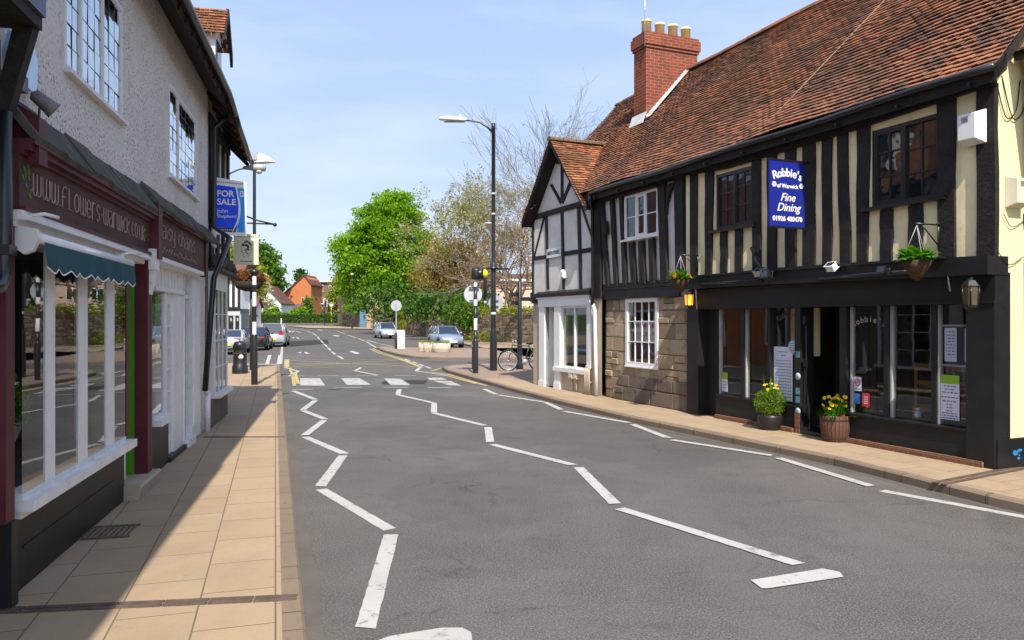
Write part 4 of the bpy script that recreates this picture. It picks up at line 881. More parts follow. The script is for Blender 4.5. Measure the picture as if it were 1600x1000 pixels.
text('SMITH STREET', .125, RF.M((S(878.5)+S(856.5))/2, 3.575, .047), BLACKP, b, bold=.004, sx=.9)
t = thing('meter_box', 'pair of cream meter boxes with pipes under the white shop window', 'meter box', RF.W(S(899), .4))
for x in (902.5, 895.5): m = MB(); m.slab(RF, S(x+3), S(x-3), .42, .68, -.01, .08); m.slab(RF, S(x+2), S(x-2), .45, .62, .08, .086); b = m.build('casing', BEIGE, t); m = MB(); m.tube([RF.W(S(x), .42, .03), RF.W(S(x), .1, .03)], .018, 6); m.build('pipe', TANW, b)
m = MB()
for x in (919, 922, 925): m.tube([RF.W(S(x), .72, .08), RF.W(S(x), .1, .08)], .02, 6)
m.tube([RF.W(S(927), .4, .05), RF.W(S(917), .4, .05)], .015, 5); t = thing('cable_pipes', 'cluster of thin cream pipes running down beside the white shop window', 'pipes', RF.W(S(922), .1)); m.build_parts('pipe', TANW, t)
GLOW = plain('amber_lamp_glass', (.9, .45, .05), .2, .05, 3, .5, emit=(1, .42, .04, .55)); AMB = plain('smoked_lamp_glass', (.10, .075, .045), .15, .2, 3, .6)
def lantern(a, z, q, h, label, gm):
    t = thing('wall_lantern', label, 'lantern', RF.W(a, z, q), 0, 'carriage lanterns on the restaurant front')
    o = RF.W(a, z, q+.11); m = MB(); r = h*.24
    for z0, z1, r0, r1 in ((h*.42, h*.5, r*.5, r*.15), (h*.27, h*.42, r*1.1, r*.6), (-h*.34, -h*.27, r*.9, r), (-h*.44, -h*.34, r*.3, r*.8)): m.lathe(o, [(0, z0), (r0, z0), (r1, z1), (0, z1)], 6, sm=False)
    for k in range(6): a_ = k*math.pi/3; m.tube([o+Vector((math.cos(a_)*r*.92, math.sin(a_)*r*.92, -h*.28)), o+Vector((math.cos(a_)*r*1.02, math.sin(a_)*r*1.02, h*.28))], .007, 4)
    m.tube([RF.W(a, z+h*.1, q), RF.W(a, z+h*.5, q+.06), o+Vector((0, 0, h*.48))], .012, 6); m.lathe(RF.W(a, z+h*.1, q), [(0, .02), (.05, .02), (.05, 0)], 10, ax=RF.n); m.build('frame', BLACKG, t)
    m = MB(); m.lathe(o, [(r*.84, -h*.27), (r*.94, h*.27)], 6, sm=False); m.build('glass', gm, t)
lantern(5.70, 2.22, .06, .36, 'lantern with a glowing amber glass at the left end of the black front', GLOW); lantern(.16, 2.14, .06, .42, 'unlit lantern with smoked glass on the right-hand corner post', AMB)
def flood(a, z, q, label, mt, tilt=.5, w=.2):
    t = thing('floodlight', label, 'floodlight', RF.W(a, z, q), 0, 'floodlights on the black beam')
    o = RF.W(a, z, q); u = (RF.n*math.cos(tilt)+Vector((0, 0, math.sin(tilt)))); v = RF.x; wv = u.cross(v)
    m = MB(); m.hexa(o+RF.n*.14-v*w/2-wv*w*.35, v*w, wv*w*.7, u*.09); b = m.build('housing', mt, t, bevel=.01); m = MB(); m.hexa(o+RF.n*.14+u*.092-v*w*.42-wv*w*.28, v*w*.84, wv*w*.56, u*.004); m.build('lens', PANE, b)
    m = MB(); m.tube([o, o+RF.n*.14], .02, 6); m.build('bracket', BLACKG, t)
flood(3.62, 2.58, .14, 'grey floodlight facing up beneath the blue restaurant sign', GALV, 1.0, .2); flood(3.46, 2.56, .14, 'black floodlight with a pale cap right beside the grey one under the sign', BLACKG, .2, .17)
flood(2.16, 2.57, .14, 'white tilted floodlight on the black beam right of the sign', WHITEP, .9, .14); flood(1.27, 2.48, .14, 'small dark floodlight on the beam left of the hanging basket', BLACKG, .3, .12)
m = MB(); m.tube([RF.W(4.12, 3.05, .05), RF.W(3.6, 2.62, .3)], .035, 8); tag(m.build('sign_lamp_arm', BLACKG), 'black lamp arm leaning down over the beam below the blue sign', 'lamp arm')
m = MB(); m.tube([RF.W(5.3, 2.50, .16), RF.W(3.75, 2.49, .16)], .03, 8); tag(m.build('strip_light', BLACKG), 'long black tube light on the beam above the left restaurant windows', 'strip light', 'strip lights on the black beam'); m = MB(); m.tube([RF.W(2.5, 2.46, .16), RF.W(.98, 2.47, .16)], .035, 8); tag(m.build('strip_light', BLACKG), 'long black tube light on the beam above the right restaurant windows', 'strip light', 'strip lights on the black beam')
m = MB(); m.tube([RF.W(5.55, 2.6, .14), RF.W(5.55, 2.05, .1)], .012, 5); m.tube([RF.W(.5, 2.55, .15), RF.W(.48, 2.2, .1)], .01, 5); m.build_parts('lamp_cable', GALV, fro)
# notices in the windows
PAPER = plain('notice_paper', (.62, .64, .76), .7, .04); INK = plain('notice_ink', (.12, .12, .16), .8); LIME = plain('lime_green', (.22, .42, .03), .6, .05); REDN = plain('notice_red', (.55, .04, .05), .6, .05); BLUEN = plain('notice_blue', (.05, .2, .5), .6, .05)
def notice(label, a0, a1, z0, z1, mt, lines=(), head=None, q=-.09, tilt=0, cat='notice', name='menu_notice'):
    m = MB(); m.poly(RF, [(a0, z0+tilt), (a1, z0), (a1, z1), (a0, z1+tilt)], q-.0005, q+.001)
    if head: m.poly(RF, [(a0, z1-head), (a1, z1-head), (a1, z1), (a0, z1)], q+.001, q+.002, 1)
    for z, f in lines:
        k = max(2, int((a1-a0)*f/.05)); c_ = (a0+a1)/2; w_ = (a1-a0)*f/2; x = c_-w_
        while x < c_+w_-.01: d = min(random.uniform(.02, .05), c_+w_-x); m.slab(RF, x, x+d, z-.007, z+.007, q+.001, q+.0018, 2); x += d+.012
    return tag(m.build(name, [mt, LIME, INK]), label, cat)
notice('tall white hand-written menu with scalloped top in the window left of the door', 3.34, 3.76, .56, 1.42, PAPER, [(1.34, .5), (1.28, .3)]+[(1.2-i*.048, .85) for i in range(13)])
m = MB(); m.lathe(RF.W(3.33, 1.43, -.085), [(0, .002), (.10, .002), (.10, 0)], 14, ax=RF.n)
for i in range(4): m.slab(RF, 3.26, 3.40, 1.37+i*.035, 1.38+i*.035, -.083, -.082, 1)
tag(m.build('scalloped_notice', [PAPER, INK]), 'round scalloped paper badge at the top of the tall white menu', 'notice')
notice('tall white menu with a lime green heading in the right-hand window', .50, .77, .60, 1.16, PAPER, [(1.02, .7), (.98, .5), (.94, .8), (.88, .85), (.83, .7), (.79, .3), (.75, .3), (.71, .25), (.68, .7), (.65, .8), (.62, .85)], .11)
notice('white sheet pinned high in the right-hand window, left of its pair', .535, .70, 1.33, 1.75, plain('grey_paper', (.4, .42, .5), .8), [(1.7-i*.04, .7) for i in range(8)]); notice('narrow white sheet pinned high beside the corner post', .335, .43, 1.33, 1.75, plain('grey_paper', (.4, .42, .5), .8), [(1.7-i*.04, .7) for i in range(8)])
notice('small white notice with a green top low in the far left restaurant window', 4.92, 5.08, .58, .92, PAPER, [(.75, .6), (.7, .5), (.65, .6)], .12)
m = MB(); m.slab(RF, 2.0, 2.13, .84, 1.04, -.0915, -.09); m.lathe(RF.W(2.065, .96, -.0895), [(.052, .001), (.036, .001)], 20, 1, ax=RF.n); m.hexa(RF.W(2.1, .925, -.0885), RF.x*.07+Vector((0, 0, .07)), Vector((0, 0, .012)), RF.n*.001, 1); m.slab(RF, 2.02, 2.11, .955, .968, -.0893, -.089, 2); m.slab(RF, 2.02, 2.11, .86, .875, -.09, -.0895, 2)
tag(m.build('no_smoking_sticker', [PAPER, REDN, INK]), 'no smoking sticker on the window just right of the restaurant door', 'sticker')
m = MB(); m.slab(RF, 2.03, 2.13, .66, .80, -.0915, -.09); tag(m.build('window_sticker', [BLUEN]), 'small blue sticker below the no smoking sign', 'sticker')
m = MB(); m.slab(RF, 1.86, 1.985, .63, .82, -.0915, -.09)
for i in range(4): m.slab(RF, 1.89, 1.955, .67+i*.03, .68+i*.03, -.09, -.0893, 1)
tag(m.build('window_sticker', [REDN, PAPER]), 'small red sticker beside the blue one on the restaurant window', 'sticker')
m = MB()
BADGE = plain('badge_teal', (.10, .22, .30), .5); BADGW = plain('badge_pale', (.4, .5, .56), .5)
for z, k in ((1.32, 0), (.98, 1), (.75, 0), (.62, 0), (.44, 1)):
    if k: m.lathe(RF.W(3.11, z, .021), [(0, .002), (.055, .002), (.055, 0)], 16, 1, ax=RF.n)
    else: m.slab(RF, 3.07, 3.16, z-.05, z+.05, .021, .023)
tag(m.build('award_stickers', [BADGE, BADGW]), 'column of blue and pale award stickers on the black post left of the door', 'sticker')
m = MB(); m.ball(RF.W(1.13, .60, -.14), .045, 10, 0, sz=1.2); m.ball(RF.W(1.13, .68, -.14), .03, 10, 1); m.lathe(RF.W(1.13, .70, -.14), [(.035, 0), (0, .04)], 8, 2); tag(m.build('ornament', [plain('pale_blue_china', (.3, .4, .5), .3), plain('china_cream', (.6, .5, .4), .3), BLACKG]), 'little pale blue china figure on the restaurant window sill', 'ornament')
# TV aerial on the chimney
t = thing('tv_aerial', 'thin metal television aerial fixed to the brick chimney', 'aerial', RF.W(9.72, 8.6, -1.5))
m = MB(); p0 = RF.W(9.68, 8.45, -1.44); m.tube([p0, p0+Vector((0, 0, 1.6))], .016, 6); m.build('mast', GALV, t)
m = MB(); b0 = p0+Vector((0, 0, 1.15)); dv = Vector((-.55, .3, .1)); m.tube([b0-dv*.3, b0+dv*1.3], .012, 5)
for i in range(7): c_ = b0+dv*(i*.2-.2); e = Vector((.25, .45, .25))*.4; m.tube([c_-e, c_+e], .007, 4)
m.build('elements', GALV, t)
# ------------------------------------------------------------------ left-hand side: roughcast house with two shops
SL_ = lambda x, q=0: LF.st(x, 500, q)[0]
rh = thing('roughcast_shop_house', 'grey roughcast house with leaded windows above two maroon-fronted shops', 'building', LF.W(1, .1))
BW = (-1.64, .03, 3.80, 4.92); SW_ = (2.22, 4.22, 3.68, 4.86)
mb = MB(); wall_holes(mb, LF, -2.95, 5.32, 2.4, 5.75, [BW, SW_], -.22, 0); wall_holes(mb, LF, -2.95, 5.32, .1, 2.4, [(-2.94, 4.3, .1, 2.4)], -.2, -.001)
mb.prism([LF.W(-2.95, .1, -.24), LF.W(-2.95, 5.7, -.24), LF.W(-2.95, 5.7, -6), LF.W(-2.95, .1, -6)], LF.d*.2); mb.prism([LF.W(5.1, .1, -.24), LF.W(5.1, 5.7, -.24), LF.W(5.1, 5.7, -6), LF.W(5.1, .1, -6)], LF.d*.2); mb.slab(LF, -2.75, 5.1, .1, 5.7, -6, -5.8)
mb.build('wall', ROUGH, rh)
DKBAR = plain('lead_strip', (.03, .033, .04), .5, .2)
window(LF, rh, BW[0], BW[1], BW[2], BW[3], .006, .045, WHITEW, [(.26, 2, [i/6 for i in range(1, 6)], 0), (.45, 3, [i/6 for i in range(1, 6)], .012), (.45, 3, [i/6 for i in range(1, 6)], .012)], PANEL_, .009, (.02, .035, .05), barm=DKBAR, jit=.003, depth=.03)
window(LF, rh, SW_[0], SW_[1], SW_[2], SW_[3], .006, .045, WHITEW, [(.5, 2, [i/7 for i in range(1, 7)], .012), (1.2, 5, [i/7 for i in range(1, 7)], .012)], PANEL_, .009, (.03, .035, .05), barm=DKBAR, jit=.003, depth=.03)
mb = MB(); mb.slab(LF, BW[0], BW[1], BW[2], BW[3], -.23, -.2); mb.slab(LF, SW_[0], SW_[1], SW_[2], SW_[3], -.23, -.2); mb.build('window_backing', BLACKP, rh)
def ez(a): return 5.42 if a < 4.4 else 5.42-.38*min(1, (a-4.4)/2.8)+.02*math.sin(a*3)
def lroof(par, a0, a1):
    mb = MB(); n = max(2, int((a1-a0)/.4)); V = []
    for i in range(n+1):
        a = a0+(a1-a0)*i/n; z = ez(a)
        V += [LF.W(a, z, .42), LF.W(a, z+.05, .43), LF.W(a, z+.05+3.5*1.1, -3.07), LF.W(a, z+3.5*1.1-.12, -3.07), LF.W(a, z+.02, .30)]
    fs = [[i*5+j, i*5+(j+1) % 5, (i+1)*5+(j+1) % 5, (i+1)*5+j] for i in range(n) for j in range(5)]+[[0, 1, 2, 3, 4], [n*5+k for k in (4, 3, 2, 1, 0)]]
    mb.raw(V, fs); mb.prism([LF.W(a0, ez(a0)+3.85, -3.08), LF.W(a1, ez(a1)+3.85, -3.08), LF.W(a1, 5.4, -6.3), LF.W(a0, 5.4, -6.3)], (0, 0, -.1)); mb.build('roof', TILE, par)
    mb = MB()
    mb.tube([LF.W(a0+(a1-a0)*i/n, ez(a0+(a1-a0)*i/n)-.02, .43) for i in range(n+1)], .05, 8); mb.build('gutter', BLACKG, par)
    mb = MB(); k = int((a1-a0)/.42)
    for i in range(k+1):
        a = a0+.03+(a1-a0-.12)*i/max(k, 1); z = ez(a); mb.prism([LF.W(a, z-.04, .38), LF.W(a, z+.36, 0), LF.W(a, z+.24, 0), LF.W(a, z-.12, .36)], LF.d*.06)
    if par is rh: mb.prism([LF.W(a0, 5.36, .36), LF.W(a0, 5.68, .005), LF.W(a0, 5.62, .005), LF.W(a0, 5.30, .33)], LF.d*(a1-a0))
    mb.build_parts('rafter_foot', BLACKT, par)
lroof(rh, -2.95, 5.30)
# flower shop
mb = MB(); mb.slab(LF, SL_(36, .15), SL_(236, .15), 2.56, 2.88, -.1, .13)
mb.build('fascia', BROWNF, rh)
mb = MB(); a0, a1 = SL_(36, .15), SL_(237, .15)
for z0, z1, q in ((2.88, 2.91, .155), (2.91, 2.95, .19), (2.95, 2.98, .215)): mb.slab(LF, a0, a1, z0, z1, -.1, q)
mb.slab(LF, a0, a1, 2.53, 2.56, .0, .165); mb.build('cornice', MAROON, rh)
mb = MB()
for i in range(6):
    b0 = a0+(a1-a0)*i/6; b1 = a0+(a1-a0)*(i+1)/6-.01; e = random.uniform(-.01, .015)
    mb.prism([LF.W(b0, 2.99+e, .235), LF.W(b0, 3.27+e, .03), LF.W(b0, 3.22+e, .0), LF.W(b0, 2.955+e, .21)], LF.d*(b1-b0))
b2, b3 = SL_(240, .15), 5.25
for i in range(6):
    b0 = b2+(b3-b2)*i/6; b1 = b2+(b3-b2)*(i+1)/6-.01; e = random.uniform(-.01, .015)+.04
    mb.prism([LF.W(b0, 3.03+e, .235), LF.W(b0, 3.29+e, .03), LF.W(b0, 3.24+e, .0), LF.W(b0, 2.995+e, .21)], LF.d*(b1-b0))
mb.build('slate_ledge', SLATE, rh)
mb = MB(); bs_ = SL_(61, .21); mb.slab(LF, bs_, bs_+.15, 2.84, 3.14, -.0, .21); mb.prism([LF.W(bs_, 3.14, .21), LF.W(bs_, 3.26, .0), LF.W(bs_, 3.14, .0)], LF.d*.15); mb.slab(LF, SL_(237, .15), SL_(243, .15), 2.5, 3.1, 0, .22)
mb.slab(LF, SL_(9, .11), SL_(23, .11), .62, 2.84, -.1, .11); mb.slab(LF, .505, .70, .1, 2.53, -.1, .13); mb.slab(LF, -.22, -.13, .72, 2.4, -.1, .10); mb.build_parts('maroon_pilaster', MAROON, rh)
PALELET = plain('painted_letters', (.38, .28, .28), .6, .15)
mb = MB(); la, lb = SL_(54, .145), SL_(229, .145)
strokes(mb, 'www.flowers-warwick.co.uk', LF, la, lb, lambda a: 2.66, .138, .14, .0042); mb.build('fascia_lettering', PALELET, rh)
LEAFP = plain('painted_green', (.06, .22, .02), .6)
mb = MB()
for ca, cz, n in ((SL_(45, .14), 2.83, 12), (SL_(43, .14), 2.70, 6), (SL_(231, .14), 2.74, 5)):
    for i in range(n): a = ca+random.uniform(-.09, .09); z = cz+random.uniform(-.06, .06); t = random.uniform(0, 3); r = .028; mb.face([LF.W(a+math.cos(t+k*1.57)*r*(1 if k % 2 else .5), z+math.sin(t+k*1.57)*r*(1 if k % 2 else .5), .133+.0003*i) for k in range(4)])
mb.build('painted_leaves', LEAFP, rh)
mb = MB()
for z0, z1, q in ((2.43, 2.47, .12), (2.47, 2.50, .19), (2.50, 2.53, .16)): mb.slab(LF, SL_(32, .15), SL_(231, .15), z0, z1, -.1, q)
P1 = [SL_(72, .1), SL_(85, .1), SL_(123, .1), SL_(136, .1), SL_(166, .1), SL_(178, .1)]
wa, wb = SL_(25, .06), -.235
for i in (0, 2, 4): mb.slab(LF, P1[i], P1[i+1], .74, 2.34, .082, .105)
mb.slab(LF, wa, wb, .70, .74, -.02, .10); mb.slab(LF, wa-.02, wb+.12, .63, .70, -.02, .17); mb.slab(LF, wa, wb, .58, .63, -.02, .09)
mb.slab(LF, .09, .20, .25, 2.3, -.10, -.01); mb.slab(LF, -.06, .0, .25, 2.3, -.4, -.33); mb.slab(LF, 0, .46, 2.2, 2.3, -.4, -.33)
sfo = mb.build('shop_window_frame', WHITEW, rh)
mb = MB(); mb.slab(LF, wa, wb, 2.34, 2.42, -.02, .06); mb.build('oak_lintel', plain('varnished_oak', (.22, .13, .06), .5, .3, 5), rh)
mb = MB()
for i, (a, b) in enumerate(((wa, P1[0]), (P1[1], P1[2]), (P1[3], P1[4]), (P1[5], -.22))): j = random.uniform(-.004, .004); mb.face([LF.W(a, .74, .094), LF.W(b, .74, .094+j*.3), LF.W(b, 2.34, .094+j*.3), LF.W(a, 2.34, .094)])
mb.face([LF.W(0, .45, -.36), LF.W(.42, .45, -.36), LF.W(.42, 2.2, -.36), LF.W(0, 2.2, -.36)])
mb.build_parts('shop_glass', GLASS, sfo)
mb = MB(); mb.slab(LF, -2.93, -.10, .1, .58, -.1, .05); mb.slab(LF, -2.6, -.5, .36, .375, .05, .058); mb.slab(LF, -2.99, SL_(23, .11), .1, .62, 0, .13); mb.build('stall_riser', BLACKP, rh)
GREEN = plain('bright_green_paint', (.075, .25, .012), .4, .06)
mb = MB(); mb.slab(LF, .47, .504, .24, 2.4, -.5, .0); mb.build('green_door_jamb', GREEN, rh)
mb = MB(); mb.prism([LF.W(-.12, .1, .12), LF.W(-.12, .1, .19), LF.W(-.12, .22, .21), LF.W(-.12, .24, .19), LF.W(-.12, .24, -.5), LF.W(-.12, .1, -.5)], LF.d*.9); mb.build('door_step', plain('tan_step_stone', (.36, .29, .22), .8, .15, 4, bs=.2), rh)
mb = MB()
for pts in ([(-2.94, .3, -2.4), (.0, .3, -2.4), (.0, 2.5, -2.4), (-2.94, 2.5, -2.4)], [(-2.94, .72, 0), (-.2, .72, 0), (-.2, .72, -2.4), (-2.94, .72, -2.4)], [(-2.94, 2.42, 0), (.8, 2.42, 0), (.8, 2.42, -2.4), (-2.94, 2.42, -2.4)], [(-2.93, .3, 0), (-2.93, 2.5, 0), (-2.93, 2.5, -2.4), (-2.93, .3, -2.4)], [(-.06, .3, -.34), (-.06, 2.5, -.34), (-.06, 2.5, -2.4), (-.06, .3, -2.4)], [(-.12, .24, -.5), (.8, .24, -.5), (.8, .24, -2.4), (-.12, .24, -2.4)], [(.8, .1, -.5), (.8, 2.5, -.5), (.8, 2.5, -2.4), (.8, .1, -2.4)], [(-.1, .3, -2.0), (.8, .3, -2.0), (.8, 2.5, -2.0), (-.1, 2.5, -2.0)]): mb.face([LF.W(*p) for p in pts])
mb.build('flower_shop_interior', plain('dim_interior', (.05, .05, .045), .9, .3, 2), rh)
# gift shop
mb = MB(); mb.slab(LF, SL_(243, .15), SL_(321, .15), 2.55, 3.02, -.1, .13); mb.build('gift_fascia', BROWNF, rh)
mb = MB(); mb.slab(LF, SL_(243, .15), SL_(321, .15), 3.02, 3.05, -.1, .19); mb.slab(LF, SL_(321, .15), SL_(324, .15), 2.5, 3.05, -.1, .16); mb.build('gift_cornice', MAROON, rh)
mb = MB(); strokes(mb, 'daisy chains', LF, SL_(248, .145), SL_(306, .145), lambda a: 2.78, .138, .15, .0045)
xa, xb = SL_(252, .145), SL_(308, .145)
for i in range(16): a = xa+(xb-xa)*i/16; mb.tube([LF.W(a, 2.62+random.uniform(0, .03), .137), LF.W(a+.06, 2.68+random.uniform(-.02, .02), .137), LF.W(a+.13, 2.62+random.uniform(0, .04), .137)], .004, 4)
mb.build('fascia_lettering', PALELET, rh)
mb = MB(); ga, gb = SL_(238, .1), SL_(310, .1)
for z0, z1, q in ((2.47, 2.50, .12), (2.50, 2.55, .18)): mb.slab(LF, ga, gb, z0, z1, -.1, q)
c0, c1 = 1.22, 2.98
for i in range(9): a = c0+(c1-c0)*i/9; mb.slab(LF, a, a+.16, 2.24, 2.47, -.05, .04)
mb.slab(LF, c0, c1, 2.19, 2.24, -.05, .06)
mb.slab(LF, .52, .72, 2.38, 2.60, .131, .20); mb.prism([LF.W(.55, z, q) for q, z in ((.131, 2.38), (.19, 2.38), (.17, 2.28), (.14, 2.12), (.131, 2.12))], LF.d*.13)
mb.slab(LF, 1.84, 1.94, .66, 2.19, -.08, .03); mb.slab(LF, 1.24, 1.94, .63, .70, -.08, .12); mb.slab(LF, 1.24, 1.94, .70, .74, -.08, .04)
mb.slab(LF, 2.38, 2.50, .16, 2.19, -.3, .03); mb.slab(LF, 2.52, 3.0, .12, 2.19, -.28, .03); mb.slab(LF, 3.0, 3.04, .12, 2.47, -.28, .05); mb.slab(LF, 3.04, 3.60, 2.15, 2.2, -.3, .0)
mb.slab(LF, 3.60, 4.30, .12, 2.47, -.28, .045); mb.slab(LF, 3.66, 4.22, .3, 2.3, .045, .06); mb.slab(LF, 1.95, 2.38, .16, .40, -.05, .0); mb.slab(LF, 1.95, 2.38, 2.05, 2.19, -.05, .0)
mb.slab(LF, 1.95, 2.0, .4, 2.05, -.05, .0); mb.slab(LF, 2.33, 2.38, .4, 2.05, -.05, .0); mb.slab(LF, 2.15, 2.18, .4, 2.05, -.04, -.005)
for k in range(1, 6): z = .4+1.65*k/6; mb.slab(LF, 2.0, 2.15, z-.012, z+.012, -.04, -.005); mb.slab(LF, 2.18, 2.33, z-.012, z+.012, -.04, -.005)
mb.slab(LF, 3.05, 3.6, .1, .2, -.3, .10)
gfo = mb.build('gift_shopfront', WHITEW, rh)
mb = MB(); mb.face([LF.W(1.02, .74, .01), LF.W(1.84, .74, .008), LF.W(1.84, 2.19, .01), LF.W(1.02, 2.19, .01)]); mb.face([LF.W(2.0, .4, -.03), LF.W(2.33, .4, -.03), LF.W(2.33, 2.05, -.03), LF.W(2.0, 2.05, -.03)]); mb.face([LF.W(3.04, 2.2, -.03), LF.W(3.6, 2.2, -.03), LF.W(3.6, 2.47, -.03), LF.W(3.04, 2.47, -.03)]); mb.build_parts('shop_glass', GLASS, gfo)
mb = MB(); mb.slab(LF, 1.0, 1.95, .1, .63, -.1, .05); mb.slab(LF, 1.95, 3.0, .1, .16, -.3, .08); mb.build('gift_stall_riser', BLACKP, rh)
mb = MB(); mb.slab(LF, 3.05, 3.6, .2, 2.15, -.10, -.045)
for z0, z1 in ((.35, 1.0), (1.2, 2.0)): mb.slab(LF, 3.12, 3.53, z0, z1, -.045, -.03)
dr = mb.build('grey_door', plain('grey_door_paint', (.13, .13, .14), .4, .1), rh); mb = MB(); mb.ball(LF.W(3.12, 1.05, -.0), .03, 8); mb.build('door_knob', plain('brass', (.35, .24, .08), .35), dr)
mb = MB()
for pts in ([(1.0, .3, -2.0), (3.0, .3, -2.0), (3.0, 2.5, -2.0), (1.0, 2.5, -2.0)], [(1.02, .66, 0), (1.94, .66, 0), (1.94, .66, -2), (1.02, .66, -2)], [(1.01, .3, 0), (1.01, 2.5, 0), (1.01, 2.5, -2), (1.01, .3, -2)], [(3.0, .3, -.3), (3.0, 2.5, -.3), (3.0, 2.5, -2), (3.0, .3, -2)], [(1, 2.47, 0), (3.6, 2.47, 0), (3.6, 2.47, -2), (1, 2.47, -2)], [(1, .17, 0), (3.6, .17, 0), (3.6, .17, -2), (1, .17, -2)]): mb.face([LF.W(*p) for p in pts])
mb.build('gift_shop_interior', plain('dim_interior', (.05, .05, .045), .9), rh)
mb = MB(); mb.tube([LF.W(5.36, 5.3, .34), LF.W(5.36, 5.05, .1), LF.W(5.36, 3.4, .08), LF.W(5.2, 3.2, .36), LF.W(4.55, 2.5, .20), LF.W(4.5, .75, .08)], .045, 8); mb.build('drainpipe', BLACKG, rh)
mb = MB(); mb.tube([LF.W(4.62, .72, .10), LF.W(4.62, .1, .10)], .045, 8); mb.tube([LF.W(4.62, .72, .10), LF.W(4.52, .74, .09)], .04, 8); mb.build('drainpipe_foot', WHITEW, rh)
# timber-framed house at the end
th = thing('timber_framed_shop', 'narrow timbered house with a white bay shop window at the end of the left row', 'building', LF.W(6.6, .1))
mb = MB(); mb.slab(LF, 5.33, 7.86, 2.85, 5.25, -5.5, -.02); mb.build('wall', WHITEW, th)
mb = MB()
for x0, x1 in ((327.5, 333), (338, 341.5), (347.5, 350), (355, 357.5)): a, b = SL_(x0), SL_(x1); mb.slab(LF, a, b, 2.85, 5.28, -.02, .02)
mb.slab(LF, 5.34, 7.87, 3.55, 3.68, -.0195, .03); mb.slab(LF, 5.34, 7.87, 5.1, 5.3, -.0195, .04); mb.prism([LF.W(6.1, 3.9, .024), LF.W(7.4, 3.7, .024), LF.W(7.4, 3.56, .024), LF.W(6.1, 3.75, .024)], LF.n*-.04)
mb.slab(LF, 5.33, 7.87, 2.72, 2.86, -.3, .10); mb.prism([LF.W(7.862, 2.86, 0), LF.W(7.862, 5.2, 0), LF.W(7.862, 5.2, -.2), LF.W(7.862, 2.86, -.2)], LF.d*.02); mb.build('timbers', BLACKT, th)
mb = MB()
for i in range(9): a = 5.35+i*.27; mb.ball(LF.W(a, 2.84+.05*math.sin(i*2.1), .12), .10, 8, sx=.9, sz=1.1)
mb.slab(LF, 5.34, 7.8, 2.66, 2.72, 0, .22); mb.build('carved_ledge', SLATE, th)
mb = MB(); mb.slab(LF, 5.33, 6.95, 2.36, 2.66, -2, .10)
for a, b in ((5.33, 5.45), (5.86, 5.91), (6.32, 6.37), (6.85, 6.95)): mb.slab(LF, a, b, .62, 2.36, -.02, .1)
mb.slab(LF, 5.28, 7.0, .55, .62, -.1, .2)
for z in (1.05, 1.5, 1.95): 
    for a, b in ((5.45, 5.86), (5.91, 6.32), (6.37, 6.85)): mb.slab(LF, a, b, z-.01, z+.01, .07, .095)
sfo = mb.build('bay_window', WHITEW, th)
mb = MB(); mb.face([LF.W(5.45, .62, .082), LF.W(6.85, .62, .083), LF.W(6.85, 2.36, .082), LF.W(5.45, 2.36, .082)]); mb.build('pane', PANE, sfo)
mb = MB(); mb.slab(LF, 5.0, 6.95, .1, .55, -2, .10); mb.slab(LF, 5.0, 5.33, .55, 2.66, -2, .0); mb.slab(LF, 6.9, 7.86, .1, 2.7, -5.5, -.35); mb.build('stone_base', STONED, th)
lroof(th, 5.31, 8.02)
dm = MB(); a0, a1, am = 6.36, 7.36, 6.86
dm.prism([LF.W(a0+.1, 6.0, -.05), LF.W(a1-.1, 6.0, -.05), LF.W(a1-.1, 7.0, -.05), LF.W(am, 7.6, -.05), LF.W(a0+.1, 7.0, -.05)], LF.n*-1.5); dmo = dm.build('dormer', WHITEW, th)
m = MB(); m.slab(LF, a0+.25, a1-.25, 6.3, 6.95, -.05, -.03); m.build('dormer_window', PANE, dmo)
m = MB(); u2 = (LF.d+Vector((0, 0, 1.2))).normalized(); tiles(m, LF.W(a0-.04, 6.96, .12), LF.W(a0-.04, 6.96, -2.3), u2, 9, .09, .16); u2 = (-LF.d+Vector((0, 0, 1.2))).normalized(); tiles(m, LF.W(a1+.04, 6.96, .12), LF.W(a1+.04, 6.96, -2.3), u2, 9, .09, .16); m.build('dormer_tiles', TILEB, dmo)
m = MB()
for s_ in (a0-.04, a1+.04): m.prism([LF.W(am, 7.62, .14), LF.W(s_, 6.95, .14), LF.W(s_, 6.70 if s_ > am else 6.86, .14), LF.W(am, 7.45, .14)], LF.n*-.05)
m.build('dormer_bargeboard', BLACKT, dmo)
# ---- dark house at the near left edge
dh = thing('dark_timbered_house', 'dark timbered house front at the left edge with a black downpipe', 'house', LF.W(-3.5, .1))
m = MB(); m.slab(LF, -9, -2.96, .1, .85, -5, .04); m.slab(LF, -9, -2.96, 3.0, 3.55, -5, .06); m.slab(LF, -9, -2.97, 3.62, 3.95, -5, .29); m.slab(LF, -9, -2.99, 3.95, 5.7, -5, .24)
m.prism([LF.W(-3.05, 3.62, .27), LF.W(-3.05, 3.62, .16), LF.W(-3.05, 3.1, .05), LF.W(-3.05, 2.85, .05), LF.W(-3.05, 3.15, .15)], LF.d*.09); m.build('black_timbers', BLACKT, dh)
m = MB(); m.slab(LF, -9, -2.96, .85, 3.0, -5, .0); m.build('wall', WHITEW, dh)
m = MB(); m.prism([LF.W(-9, z, q) for q, z in ((.5, 5.5), (-2.8, 8.3), (-5.2, 5.5), (-2.8, 8.1), (.4, 5.4))], LF.d*6.05); m.build('roof', TILE, dh)
m = MB(); m.slab(LF, -9, -2.966, 3.7, 4.0, .29, .31); m.build('blue_board', plain('blue_grey_board', (.06, .075, .13), .4, .2), dh)
